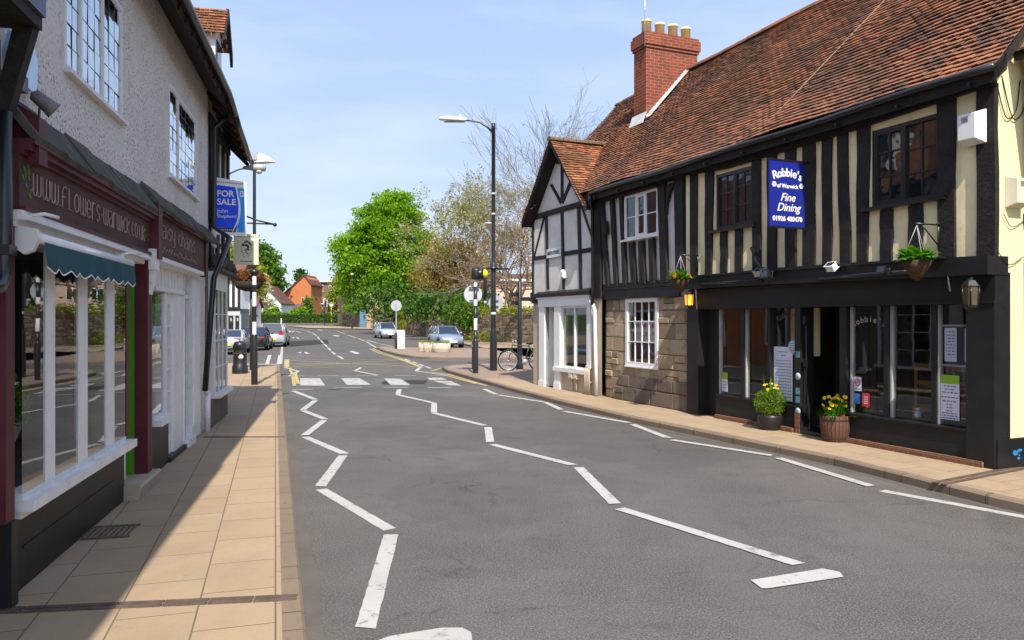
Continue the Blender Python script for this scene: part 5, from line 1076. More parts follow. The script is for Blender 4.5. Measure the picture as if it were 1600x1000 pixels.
m = MB(); m.tube([LF.W(-3.02, 3.1, .10), LF.W(-3.02, 2.22, .10), LF.W(-3.03, 2.12, .10), LF.W(-3.12, 2.05, .11), LF.W(-3.4, 2.0, .11)], .045, 10); m.slab(LF, -3.08, -2.96, 2.24, 2.30, .04, .15); m.tube([LF.W(-2.97, 3.1, .10), LF.W(-2.97, 2.4, .10)], .008, 5); m.build('downpipe', BLACKG, dh)
# ---- fixtures on the left wall
t = thing('alarm_box', 'shiny pale blue alarm box at the near end of the roughcast wall', 'alarm box', LF.W(-2.55, 3.55, 0))
m = MB(); m.poly(LF, [(-2.74, 3.38), (-2.45, 3.38), (-2.42, 3.58), (-2.52, 3.70), (-2.70, 3.70), (-2.78, 3.55)], 0, .08); m.build('casing', plain('mirror_blue_plastic', (.42, .52, .70), .15, .15, 8, .8, metal=.3), t, bevel=.01)
t = thing('wall_spotlight', 'weathered grey spotlight and conduit box above the maroon bracket', 'spotlight', LF.W(-2.75, 3.3, .05))
m = MB(); m.slab(LF, -2.86, -2.70, 3.30, 3.40, 0, .12); m.build('conduit_box', plain('weathered_steel', (.16, .15, .15), .6, .35, 8), t); m = MB(); m.lathe(LF.W(-2.6, 3.34, .10), [(0, 0), (.04, .02), (.05, .13), (.06, .17), (.05, .17), (0, .13)], 14, ax=(LF.n*.6+Vector((0, 0, -.5))+LF.d*.3)); m.build('lamp_head', plain('weathered_steel', (.16, .15, .15), .6), t)
m = MB(); m.tube([LF.W(-2.55, 3.44, .05), LF.W(-2.35, 3.48, .03), LF.W(-2.2, 3.40, .02), LF.W(-2.25, 3.25, .03), LF.W(-2.5, 3.2, .1)], .009, 6); m.build('cable', BLACKG, t)
t = thing('shop_awning', 'rolled dark green awning with a white scalloped edge under the flower shop fascia', 'awning', LF.W(-1.7, 2.36, .2))
AW = plain('awning_canvas', (.022, .075, .085), .8, .15, 3, .15); qa = .20; A0, A1 = SL_(60, qa), SL_(204, qa)
m = MB(); m.tube([LF.W(A0, 2.37, qa), LF.W(A1, 2.37, qa)], .036, 12); m.build('roller', plain('white_tube', (.74, .76, .80), .3, .04), t)
m = MB(); n = 90; V = []
B0, B1 = SL_(74, qa+.07), SL_(211, qa+.07)
for i in range(n+1):
    f = i/n; a = A0+(A1-A0)*f; b = B0+(B1-B0)*f; ph = (f*10) % 1; sc_ = .035*(1-abs(math.sin(math.pi*ph)))**.7; ripple = .006*math.sin(f*34)
    V += [LF.W(a, 2.345, qa+.035), LF.W(a*.5+b*.5, 2.24, qa+.055+ripple), LF.W(b, 2.155-.0+sc_, qa+.07+ripple*1.5), LF.W(b, 2.145+sc_, qa+.071+ripple*1.5)]
m.raw(V, [[i*4+j, i*4+j+1, (i+1)*4+j+1, (i+1)*4+j] for i in range(n) for j in range(2)], 0, True); m.raw(V, [[i*4+2, i*4+3, (i+1)*4+3, (i+1)*4+2] for i in range(n)], 1, True); m.build('canvas', [AW, WHITEP], t)
for a in (A0-.1, A1-.35):
    m = MB(); m.prism([LF.W(a, z, q) for q, z in ((.10, 2.44), (.22, 2.42), (.235, 2.36), (.20, 2.28), (.15, 2.26), (.10, 2.3))], LF.d*.05); m.build('bracket', PALEL, t)
m = MB(); m.tube([LF.W(A0-.08, 2.5, .17), LF.W(A0-.04, 2.52, .25), LF.W(A0+.05, 2.51, .30)], .012, 6); m.tube([LF.W(A1-.3, 2.42, .17), LF.W(A1-.25, 2.45, .25), LF.W(A1-.1, 2.45, .3)], .012, 6); m.build('awning_hook', PALEL, t)
# flower shop display
t = thing('flower_urn', 'grey stone urn with white and yellow flowers inside the flower shop window', 'urn', LF.W(-2.2, .72, -.28))
m = MB(); m.lathe((0, 0, 0), [(0, 0), (.13, 0), (.12, .04), (.06, .08), (.09, .16), (.18, .38), (.19, .42), (.15, .41), (0, .36)], 16); m.build('urn', plain('urn_stone', (.2, .2, .19), .8, .2, 10), t, True)
# for sale board
BLUE = plain('sale_blue', (.005, .07, .80), .4, .06, 2); BLUD = plain('sale_navy', (.02, .03, .12), .4); BLUL = plain('sale_sky_blue', (.02, .28, .80), .4, .06, 2)
t = thing('for_sale_board', 'blue and white for sale board projecting from the timbered wall', 'sign', LF.W(5.6, 3.3, .05))
Q = lambda q, z, e=0: LF.W(5.6-e, z, q)
m = MB(); m.prism([Q(.07, 3.30), Q(.575, 3.28), Q(.575, 4.20), Q(.07, 4.27)], LF.d*.03); bd = m.build('board', WHITEP, t)
m = MB(); m.prism([Q(.09, 3.42, .002), Q(.43, 3.41, .002), Q(.45, 3.9, .002), Q(.40, 4.11, .002), Q(.09, 4.14, .002)], LF.d*.001); m.prism([Q(.09, 3.35, .002), Q(.40, 3.34, .002), Q(.42, 3.415, .002), Q(.09, 3.415, .002)], LF.d*.001, 1)
m.prism([Q(.43, 4.105, .002), Q(.545, 4.09, .002), Q(.545, 3.34, .002), Q(.42, 3.345, .002), Q(.475, 3.7, .002)], LF.d*.001, 2); m.prism([Q(.47, 4.05, .003), Q(.53, 4.05, .003), Q(.53, 3.95, .003), Q(.47, 3.95, .003)], LF.d*.001, 3); m.prism([Q(.485, 4.03, .004), Q(.515, 4.03, .004), Q(.515, 3.97, .004), Q(.485, 3.97, .004)], LF.d*.001, 2)
for i in range(14): q = .1+i*.031; m.prism([Q(q, 4.185-.12*q*.5, .002), Q(q+.02, 4.185-.12*q*.5, .002), Q(q+.02, 4.215-.12*q*.5, .002), Q(q, 4.215-.12*q*.5, .002)], LF.d*.001, 4)
for i in range(9): q = .11+i*.03; m.prism([Q(q, 3.37, .003), Q(q+.02, 3.37, .003), Q(q+.02, 3.395, .003), Q(q, 3.395, .003)], LF.d*.001, 4)
m.build('panel', [BLUE, BLUD, BLUL, WHITEP, plain('grey_print', (.35, .36, .4), .6)], bd)
m = MB(); pts = []
for i in range(13): f = i/12; z = 4.12-.78*f; c_ = .415+.05*math.sin(f*math.pi*1.25-.35)-.05*max(0, f-.7)*3; w_ = .008+.028*math.sin(math.pi*f); pts.append((c_-w_/2, c_+w_/2, z))
for (a, b, z), (a2, b2, z2) in zip(pts, pts[1:]): m.face([Q(a, z, .005), Q(b, z, .005), Q(b2, z2, .005), Q(a2, z2, .005)])
m.build('swoosh', WHITEP, bd)
fm = lambda q, z: FM(Q(q, z, .006), LF.n)
text('FOR', .145, fm(.10, 3.99), WHITEP, bd, align='LEFT', bold=.003); text('SALE', .145, fm(.10, 3.85), WHITEP, bd, align='LEFT', bold=.003); text('John', .10, fm(.10, 3.70), WHITEP, bd, align='LEFT'); text('Shepherd', .082, fm(.10, 3.61), WHITEP, bd, align='LEFT')
m = MB(); m.box(Q(.06, 3.2, -.01)+Vector((0, 0, -.0)), (.05, .05, .25)); m.slab(LF, 5.55, 5.7, 3.1, 4.3, 0, .05); m.build('post', WHITEW, t)
t = thing('hanging_sign', 'square cream hanging sign with a dark heraldic drawing near the end of the left row', 'sign', LF.W(6.4, 2.85, .3))
Q2 = lambda q, z, e=0: LF.W(6.4-e, z, q)
m = MB(); m.prism([Q2(.27, 2.86), Q2(.70, 2.85), Q2(.70, 3.40), Q2(.27, 3.41)], LF.d*.03); bd = m.build('board', plain('cream_sign', (.62, .58, .44), .5, .04), t)
m = MB()
for q, z, r in ((.44, 3.21, .03), (.47, 3.25, .025), (.50, 3.27, .03), (.54, 3.24, .03), (.57, 3.21, .022), (.49, 3.2, .03), (.52, 3.17, .028), (.50, 3.13, .025), (.47, 3.11, .018), (.53, 3.12, .018), (.49, 3.08, .018), (.51, 3.05, .015)): m.face([Q2(q+math.cos(k*1.05)*r*random.uniform(.6, 1.2), z+math.sin(k*1.05)*r*random.uniform(.6, 1.2), .002+r*.02) for k in range(6)])
for i in range(10): m.face([Q2(.38+i*.022, 2.9, .002), Q2(.395+i*.022, 2.9, .002), Q2(.395+i*.022, 2.92, .002), Q2(.38+i*.022, 2.92, .002)]); m.face([Q2(.33+i*.03, 3.345, .002), Q2(.345+i*.03, 3.345, .002), Q2(.345+i*.03, 3.365, .002), Q2(.33+i*.03, 3.365, .002)])
for s_ in (-1, 1): m.tube([Q2(.49+s_*.07, 3.25, .003), Q2(.49+s_*.09, 3.1, .003), Q2(.49+s_*.02, 2.98, .003)], .003, 4)
m.build('heraldic_drawing', plain('sign_ink', (.05, .045, .04), .7), bd)
m = MB(); m.tube([LF.W(6.41, 3.3, -.1), LF.W(6.41, 3.26, .3)], .007, 5); m.tube([LF.W(6.41, 3.1, -.1), LF.W(6.41, 3.2, .42)], .007, 5); m.build('bracket', BLACKG, t)
m = MB(); b = lambda q, z: LF.W(7.3, z, q)
m.tube([b(-.05, 3.98), b(.3, 3.87), b(.62, 3.76), b(.9, 3.70)], .016, 6); m.tube([b(-.05, 3.70), b(.35, 3.71), b(.9, 3.70)], .014, 6); m.ball(b(.92, 3.69), .04, 8)
for c_, r in ((.12, .08), (.32, .06)): m.tube([b(c_+math.cos(k*.6)*r*(1-k*.06), 3.79+math.sin(k*.6)*r*(1-k*.06)) for k in range(12)], .009, 5)
tag(m.build('scrolled_bracket', BLACKG), 'empty scrolled black iron bracket sticking out beyond the for sale board', 'bracket')
t = thing('street_lamp', 'small grey lamp on a thin arm from the end of the timbered house', 'street lamp', LF.W(7.8, 4.75, 0))
m = MB(); m.tube([LF.W(7.8, 4.72, 0), LF.W(7.8, 4.82, .2), LF.W(7.8, 4.86, .34)], .014, 6); m.build('arm', GALV, t)
m = MB(); m.lathe(LF.W(7.8, 4.86, .28), [(0, 0), (.03, .0), (.05, .12), (.08, .25), (.075, .42), (0, .44)], 10, ax=LF.n+Vector((0, 0, .05))); m.build('lamp_head', GALV, t); m = MB(); m.ball(LF.W(7.8, 4.80, .58), .065, 10, sz=.8); m.build('bowl', plain('lamp_bowl', (.55, .5, .4), .3), t)
# ------------------------------------------------------------------ street furniture
BLKPOLE = plain('black_pole_paint', (.016, .016, .018), .35, .2, 6, .45); WHT = plain('white_band', (.74, .74, .74), .4, .05); SIGNBK = plain('sign_back', (.50, .52, .54), .45, .05, 2, .4, metal=.2)
YGLOBE = plain('amber_globe', (.85, .66, .0), .35, .05, 3, .5)
def local_lathe(prof, mt, par, name, o=(0, 0, 0), n=16, ax=None, sm=True):
    m = MB(); m.lathe(o, prof, n, ax=ax, sm=sm); return m.build(name, mt, par, True)
def disc_sign(par, o, r, ax, fm, bm):
    m = MB(); m.lathe(o, [(0, .012), (r*.93, .012), (r, .006), (r, -.006), (0, -.006)], 28, ax=ax, sm=False); s_ = m.build('sign_disc', bm, par, True)
    m = MB(); m.lathe(o, [(0, .014), (r*.86, .014)], 28, ax=ax, sm=False); m.build('sign_face', fm, s_); return s_
# tall lamp on the right corner
p = G(771, 579, .1); t = thing('street_lamp', 'tall black lamp post with a curved arm on the right-hand corner', 'street lamp', p)
local_lathe([(.125, 0), (.125, 1.25), (.10, 1.4), (.09, 1.45)], BLKPOLE, t, 'base'); local_lathe([(.09, 1.45), (.085, 3.5), (.07, 3.55), (.065, 8.35), (.075, 8.36), (.075, 8.55), (0, 8.56)], BLKPOLE, t, 'column')
for z, h in ((1.9, .12), (5.4, .05), (6.1, .05)): local_lathe([(.088 if z < 3 else .07, 0), (.09 if z < 3 else .072, h)], WHT, t, 'white_band', (0, 0, z))
local_lathe([(.09, 0), (.20, .02), (.2, .05), (.13, .1), (.1, .22), (.08, .24)], BLKPOLE, t, 'collar', (0, 0, 3.5))
m = MB(); m.tube([(-.35, 0, 3.53), (.55, .1, 3.53)], .03, 8); m.build('cross_bar', BLKPOLE, t, True)
m = MB(); m.tube([(-.03, 0, 8.25), (-.2, 0, 8.42), (-.45, 0, 8.58), (-.8, 0, 8.65), (-1.0, 0, 8.66)], [.04, .035, .03, .025, .025], 8); m.build('arm', BLKPOLE, t, True)
m = MB(); V = []; 
for x, w, zt, zb in ((-.92, .06, .04, -.02), (-1.02, .14, .09, -.06), (-1.3, .17, .13, -.05), (-1.6, .16, .14, -.03), (-1.82, .10, .1, .0), (-1.9, .03, .04, .01)):
    V += [(x, -w, zb), (x, w, zb), (x, w*.8, (zt+zb)/2+.03), (x, 0, zt), (x, -w*.8, (zt+zb)/2+.03)]
V = [(a, b, c+8.68) for a, b, c in V]; m.raw(V, [[i*5+j, i*5+(j+1) % 5, (i+1)*5+(j+1) % 5, (i+1)*5+j] for i in range(5) for j in range(5)]+[[0, 1, 2, 3, 4], [25, 26, 27, 28, 29]], 0, True); lh = m.build('lamp_head', PALEL, t, True)
m = MB(); m.box((-1.36, 0, 8.625), (.7, .26, .02)); m.build('lens', plain('lamp_lens', (.3, .3, .3), .2), lh, True); m = MB(); m.lathe((-1.15, 0, 8.80), [(.03, 0), (.03, .06), (0, .07)], 8); m.build('photocell', WHITEP, lh, True)
t2 = thing('round_sign', 'pale back of a round traffic sign fixed to the tall black lamp post', 'road sign', p+Vector((.08, .16, 2.35))); disc_sign(t2, (0, 0, 0), .26, (0, 1, 0), SIGNBK, GALV)
m = MB(); m.box((0, -.05, .1), (.2, .06, .03)); m.box((0, -.05, -.1), (.2, .06, .03)); m.build_parts('clip', GALV, t2, local=True)
# zebra crossing beacons
def beacon_pole(t, h, bands, r=.055, rb=.09):
    local_lathe([(rb, 0), (rb, 1.05), (r, 1.12)], BLKPOLE, t, 'base'); z = 1.12; out = []
    for z1, mt in bands:
        local_lathe([(r, z), (r, z1), (r*.98, z1)], mt, t, 'white_band' if mt is WHT else 'black_band'); z = z1
p = G(743, 583, .1); t = thing('crossing_beacon', 'banded zebra crossing beacon with a yellow globe on the right kerb', 'crossing beacon', p)
beacon_pole(t, 3.3, [(1.42, BLKPOLE), (1.80, WHT), (2.22, BLKPOLE), (2.42, WHT), (2.85, BLKPOLE), (3.08, WHT)])
local_lathe([(0, -.02), (.15, .0), (.17, .08), (.17, .28), (.14, .36), (0, .38)], BLKPOLE, t, 'shroud', (.02, 0, 3.1)); m = MB(); m.ball((.27, -.03, 3.27), .15, 16); m.build('globe', YGLOBE, t, True)
m = MB(); m.lathe((.12, -.0, 3.27), [(.17, 0), (.18, .17), (.165, .17)], 16, ax=(1, -.15, 0)); m.build('globe_hood', BLKPOLE, t, True)
t2 = thing('round_sign', 'large pale back of a round traffic sign behind the yellow-globed beacon', 'road sign', p+Vector((-.09, .12, 2.6))); disc_sign(t2, (0, 0, 0), .30, (0, 1, 0), SIGNBK, SIGNBK)
m = MB(); m.box((.04, -.07, .22), (.34, .06, .03)); m.box((.04, -.07, -.2), (.3, .06, .03)); m.build_parts('clip', BLKPOLE, t2, local=True)
t2 = thing('floodlight', 'slim dark crossing floodlight hanging from the lamp post bar beside the yellow globe', 'floodlight', p+Vector((.30, .6, 2.3)))
local_lathe([(0, 0), (.06, .02), (.05, .1)], WHT, t2, 'lens'); local_lathe([(.06, .1), (.075, .5), (.06, .8), (.03, 1.2), (0, 1.22)], BLKPOLE, t2, 'housing')
q = G(738, 578, .1); t2 = thing('bollard', 'short plain black bollard just behind the zebra beacon', 'bollard', q+Vector((.05, .35, 0))); local_lathe([(.085, 0), (.085, .95), (.07, 1.0), (0, 1.02)], BLKPOLE, t2, 'post'); local_lathe([(.088, .8), (.088, .86)], WHT, t2, 'white_band')
# left crossing pole carrying the lamp
p = G(397.5, 601, .1); t = thing('lamp_beacon_post', 'black and white banded lamp post with a flat lamp head on the left pavement', 'street lamp', p)
local_lathe([(.085, 0), (.085, 1.3), (.06, 1.36)], BLKPOLE, t, 'base')
for z0, z1, mt in ((1.36, 1.70, WHT), (1.70, 2.12, BLKPOLE), (2.12, 2.50, WHT), (2.5, 2.7, BLKPOLE), (2.7, 2.95, WHT), (2.95, 6.0, BLKPOLE)): local_lathe([(.055 if z0 < 2.9 else .045, z0), (.055 if z0 < 2.9 else .04, z1)], mt, t, 'white_band' if mt is WHT else 'black_band')
local_lathe([(.05, 2.93), (.12, 3.02), (.12, 3.1), (.05, 3.12)], BLKPOLE, t, 'collar')
m = MB(); V = []
for x, w, zt, zb in ((-.05, .10, .25, .0), (.15, .15, .27, .0), (.38, .13, .18, .02), (.56, .06, .06, .02)): V += [(x, -w, zb), (x, w, zb), (x, w*.85, zt*.7), (x, 0, zt), (x, -w*.85, zt*.7)]
V = [(a, b, c+6.0) for a, b, c in V]; m.raw(V, [[i*5+j, i*5+(j+1) % 5, (i+1)*5+(j+1) % 5, (i+1)*5+j] for i in range(3) for j in range(5)]+[[0, 1, 2, 3, 4], [15, 16, 17, 18, 19]], 0, False); lh = m.build('lamp_head', PALEL, t, True)
m = MB(); m.box((.03, 0, 6.16), (.2, .31, .2)); m.build('gear_box', GALV, lh, True)
# litter bin
p = G(375, 583.5, .1); t = thing('litter_bin', 'round black litter bin with a domed hood and white badge by the left kerb', 'litter bin', p)
local_lathe([(.25, 0), (.25, .24), (.22, .28), (.21, .62), (.225, .66), (.21, .70), (.21, .76)], BLKPOLE, t, 'body', n=24); local_lathe([(.21, .76), (.21, .95), (.17, 1.03), (0, 1.07)], BLKPOLE, t, 'hood', n=24)
m = MB(); m.box((-.03, -.2, .86), (.26, .06, .11)); m.build('opening', plain('bin_hole', (.004, .004, .004), .9), t, True); local_lathe([(.216, .67), (.23, .665)], plain('gold_band', (.4, .3, .1), .4), t, 'gold_band', n=24); local_lathe([(0, .03), (.075, .03), (.075, 0)], WHT, t, 'badge', (.10, -.19, .55), ax=(.35, -1, 0))
# planted basket post
p = G(378.5, 581, .1)+Vector((.0, .9, 0)); t = thing('basket_post', 'thin black post carrying the large brown flower ring on the left pavement', 'post', p); local_lathe([(.06, 0), (.05, 1.0), (.045, 3.2), (0, 3.22)], BLKPOLE, t, 'pole'); BPOST = p
# planters, obelisk, sign on the island
CONC = plain('concrete_planter', (.52, .44, .34), .85, .15, 3, .2, bs=.3); SOIL = plain('soil', (.04, .028, .02), .95)
PLANTS = []
def planter(px, py, r, h, label):
    o = G(px, py, .1); t = thing('planter', label, 'planter', o, 0, 'round concrete planters on the island')
    local_lathe([(r*.92, 0), (r, h*.1), (r, h*.35), (r*1.03, h*.4), (r*1.0, h*.5), (r*1.02, h), (r*.88, h), (r*.88, h*.8)], CONC, t, 'tub', n=24); local_lathe([(0, h*.85), (r*.9, h*.85)], SOIL, t, 'soil'); PLANTS.append((t, o, r, h))
planter(660.5, 548.6, .24, .5, 'leftmost and smallest of the three round concrete planters on the traffic island'); planter(670, 549.6, .30, .52, 'middle one of the three round concrete planters on the traffic island'); planter(689.5, 550.4, .50, .50, 'largest round concrete planter of the three, nearest the big lamp post')
p = G(626.5, 544.2, .1); t = thing('bollard_planter', 'square white planter box with clipped topiary balls on the traffic island', 'planter', p); m = MB(); m.prism([(-.24, -.24, 0), (.24, -.24, 0), (.24, .24, 0), (-.24, .24, 0)], (0, 0, 1.15)); m.build('box', WHITEP, t, True, bevel=.02); TOPI = (t, p)
p = G(619, 545, .1); t = thing('round_sign', 'pale round sign back on a thin post standing on the traffic island', 'road sign', p); local_lathe([(.085, 0), (.085, .95), (.04, 1.0)], BLKPOLE, t, 'base'); local_lathe([(.035, 1.0), (.03, 2.75)], GALV, t, 'pole'); disc_sign(t, (0, .05, 2.62), .33, (0, 1, 0), SIGNBK, GALV)
p = G(812, 576.5, .1); t = thing('finger_post', 'black finger post with stubby arms beside the parked bicycle', 'signpost', p); FPOST = p
local_lathe([(.13, 0), (.13, .18), (.10, .25), (.085, .9), (.075, 3.1), (.04, 3.14), (.06, 3.25), (0, 3.33)], BLKPOLE, t, 'post')
for z, x0, x1, dy in ((2.5, .05, .85, .15), (2.66, -.05, -.3, -.4), (2.35, -.05, -.28, -.4)):
    m = MB(); a, b = Vector((x0, 0, z)), Vector((x1, dy, z)); m.prism([a+Vector((0, 0, -.07)), b+Vector((0, 0, -.07)), b+(b-a).normalized()*.08, b+Vector((0, 0, .07)), a+Vector((0, 0, .07))], (0, .03, 0)); m.build('finger_board', BLKPOLE, t, True)
p = G(790, 534, .12); t = thing('street_lamp', 'slender grey lamp post with a thin arm behind the zebra beacon', 'street lamp', p); local_lathe([(.11, 0), (.11, 1.4), (.065, 1.5), (.05, 9.1), (0, 9.12)], plain('dull_grey_pole', (.06, .06, .065), .5), t, 'column')
m = MB(); m.tube([(0, 0, 9.0), (-.4, 0, 9.25), (-1.0, 0, 9.28)], .03, 6); m.build('arm', GALV, t, True); m = MB(); m.ball((-1.35, 0, 9.28), .38, 10, sx=1, sy=.4, sz=.25); m.build('lamp_head', GALV, t, True)
p = G(550, 513, .1); t = thing('street_lamp', 'thin dark lamp post in front of the gateway trees', 'street lamp', p); local_lathe([(.10, 0), (.1, 1.2), (.06, 1.3), (.045, 7.0), (0, 7.0)], BLKPOLE, t, 'column'); m = MB(); m.ball((0, 0, 7.15), .25, 8, sz=.7); m.build('lamp_head', GALV, t, True)
p = G(345.5, 520, .1); p = D(391.5, 510, 62); p.z = zg(62)+.1; t = thing('sign_post', 'pale post with a small green and pink notice beside the left timbered shops', 'sign', p); local_lathe([(.06, 0), (.06, 2.9)], WHT, t, 'pole'); m = MB(); m.box((-.35, -.05, 2.75), (.9, .04, .55)); b = m.build('board', WHT, t, True)
m = MB(); m.box((-.35, -.075, 2.92), (.6, .01, .12)); m.build('green_panel', LIME, b, True); m = MB(); m.box((-.3, -.075, 2.62), (.5, .01, .16)); m.build('pink_panel', plain('poster_pink', (.6, .3, .3), .5), b, True)
REDL = plain('red_signal', (.6, .02, .02), .4, .05, 3, .5, emit=(1, .03, .02, .6)); DKL = plain('dark_signal_lens', (.01, .012, .01), .3)
def signal(p, h, label, flip=1):
    t = thing('traffic_light', label, 'traffic light', p, 0, 'traffic lights at the far junction'); local_lathe([(.07, 0), (.06, h)], BLKPOLE, t, 'pole')
    m = MB(); m.box((.1*flip, 0, h-.05), (.55, .05, 1.25)); m.box((-.35*flip, 0, h-.42), (.4, .05, .5)); b = m.build('backing_board', WHT, t, True)
    m = MB(); m.box((.13*flip, -.12, h-.05), (.34, .18, 1.05)); m.box((-.3*flip, -.12, h-.42), (.4, .18, .28)); m.build('housing', BLKPOLE, t, True)
    local_lathe([(0, .02), (.14, .02), (.14, 0)], REDL, t, 'red_lamp', (.13*flip, -.21, h+.3), ax=(0, -1, 0))
    for z in (-.05, -.4): local_lathe([(0, .02), (.12, .02), (.12, 0)], DKL, t, 'dark_lamp', (.13*flip, -.21, h+z), ax=(0, -1, 0))
p = D(405, 505, 88); p.z = zg(88)+.1; signal(p, 3.0, 'red traffic light on a white board beyond the parked cars at the left'); p = D(507.5, 509, 113); p.z = zg(113)+.1; signal(p, 3.4, 'red traffic light on a white board in front of the long clipped hedge')
p = D(518, 509, 114); p.z = zg(114)+.1; t = thing('round_sign', 'small round cream sign on a yellow post beside the far traffic light', 'road sign', p); local_lathe([(.06, 0), (.06, 3.0)], plain('yellow_post', (.6, .4, .03), .5), t, 'pole'); disc_sign(t, (0, 0, 3.1), .38, (0, -1, 0), WHT, LIME)
p = G(439.5, 507, .1); t = thing('sign_post', 'tiny white marker post in front of the far hedge', 'post', p); local_lathe([(.08, 0), (.08, .9), (0, .95)], WHT, t, 'pole')
# bicycle
def bicycle(o, rz):
    t = thing('bicycle', 'dark green bicycle leaning against the black finger post by the corner', 'bicycle', o, rz); r = .34; FR = plain('dark_green_frame', (.02, .045, .025), .35, .1, 5, .5, coat=.5); RUB = plain('rubber', (.012, .012, .012), .8); CHR = plain('spoke_metal', (.55, .56, .58), .3, .05, 3, .5, metal=.7)
    for x in (-.53, .53):
        m = MB(); m.tube([(x+math.cos(k*math.pi/16)*r, 0, r+math.sin(k*math.pi/16)*r) for k in range(33)], .019, 6, cap=False); w = m.build('wheel', RUB, t, True)
        m = MB(); m.tube([(x+math.cos(k*math.pi/16)*(r-.03), 0, r+math.sin(k*math.pi/16)*(r-.03)) for k in range(33)], .012, 5, cap=False); m.build('rim', CHR, w, True)
        m = MB()
        for k in range(14): a = k*math.pi/7; m.tube([(x, 0, r), (x+math.cos(a)*(r-.03), 0, r+math.sin(a)*(r-.03))], .0025, 3)
        m.lathe((x, -.05, r), [(0, 0), (.03, 0), (.03, .1), (0, .1)], 8, ax=(0, 1, 0)); m.build('spokes', CHR, w, True)
        m = MB(); m.tube([(x+math.cos(a)*(r+.035), 0, r+math.sin(a)*(r+.035)) for a in [math.pi*(.05+k*.075) for k in range(11)]], .016, 5); m.build('mudguard', BLKPOLE, t, True)
    m = MB(); bb = (.05, 0, .3); st = (.2, 0, .85); hd = (-.38, 0, .88); hl = (-.41, 0, .72)
    for a, b in ((bb, st), (bb, hl), (st, hd), (bb, (.53, 0, r)), (st, (.53, 0, r)), (hd, hl), (hl, (-.53, 0, r))): m.tube([a, b], .017, 6)
    m.build('frame', FR, t, True); m = MB(); m.tube([hd, (-.36, 0, 1.03)], .014, 6); m.tube([(-.25, -.3, 1.02), (-.36, -.2, 1.06), (-.38, 0, 1.04), (-.36, .2, 1.06), (-.25, .3, 1.02)], .013, 6); m.build('handlebars', CHR, t, True)
    m = MB(); m.ball((.22, 0, .94), .13, 10, sx=1.05, sy=.6, sz=.35); m.tube([st, (.21, 0, .92)], .014, 6); m.build('saddle', RUB, t, True)
    m = MB(); m.lathe((.05, -.03, .3), [(0, 0), (.1, 0), (.1, .02), (0, .02)], 14, ax=(0, 1, 0)); m.tube([(.05, -.06, .3), (.15, -.07, .17), (.15, -.16, .17)], .01, 5); m.tube([(.05, .06, .3), (-.05, .07, .43), (-.05, .16, .43)], .01, 5); m.build('pedals', CHR, t, True)
    m = MB(); m.box((.55, 0, .76), (.4, .13, .02)); m.tube([(.55, -.06, .75), (.53, -.06, r)], .008, 4); m.tube([(.55, .06, .75), (.53, .06, r)], .008, 4); m.build('rack', BLKPOLE, t, True)
pc = G(815, 578.5, .1); bicycle(pc+Vector((.06, -.12, 0)), R(4))
# baskets and pots (leaves are added with the plants)
WICK = plain('wicker', (.075, .042, .022), .8, .4, 25, .2, bs=.8, bscale=60); BARREL = m_slabs('barrel_staves', (.13, .06, .04), (.10, .045, .032), (.03, .02, .015), .09, 3, (.07, .04, .03), off=0)
BASK = []
def basket(a, z, label, r=.17):
    o = RF.W(a, z, .42); t = thing('hanging_basket', label, 'hanging basket', o, 0, 'hanging baskets on the restaurant front')
    local_lathe([(.02, -r*1.35), (r*.4, -r*1.15), (r*.75, -r*.5), (r, 0), (r*.92, 0), (0, -.03)], WICK, t, 'basket', n=18)
    m = MB(); tp = RF.W(a, z+.44, .42)
    m.tube([RF.W(a-.02, z+.46, .04), RF.W(a, z+.46, .44)], .011, 5); m.tube([RF.W(a, z+.2, .04), RF.W(a, z+.44, .32)], .009, 5); m.tube([RF.W(a, z+.15, .042), RF.W(a, z+.5, .042)], .014, 5); m.build('bracket', BLACKG, t)
    m = MB()
    for k in range(3): an = k*2.09+.4; m.tube([tp, o+Vector((math.cos(an)*r*.95, math.sin(an)*r*.95, 0))], .004, 4)
    m.build('chain', GALV, t); BASK.append((t, o, r))
basket(S(1470), 2.58, 'hanging basket full of broad green leaves at the right of the timbered front', .18); basket(S(1093), 2.58, 'hanging basket with orange flowers above the left end of the black front', .17)
p = G(1203, 671, .1); t = thing('flower_pot', 'dark round pot with a bushy green shrub left of the restaurant door', 'flower pot', p); local_lathe([(.15, 0), (.19, .1), (.2, .2), (.17, .28), (.15, .25), (0, .24)], plain('dark_glazed_pot', (.02, .017, .016), .4), t, 'pot', n=20); POT1 = (t, p)
p = G(1305, 689, .1); t = thing('flower_pot', 'brown half-barrel tub of yellow daffodils in front of the restaurant door', 'flower pot', p); local_lathe([(.165, 0), (.185, .04), (.205, .18), (.21, .37), (.19, .38), (.18, .33), (0, .33)], BARREL, t, 'barrel', n=24)
for z in (.05, .30): local_lathe([(.192 if z < .2 else .211, z), (.196 if z < .2 else .213, z+.03)], plain('barrel_hoop', (.05, .03, .025), .5), t, 'hoop', n=24)
POT2 = (t, p)
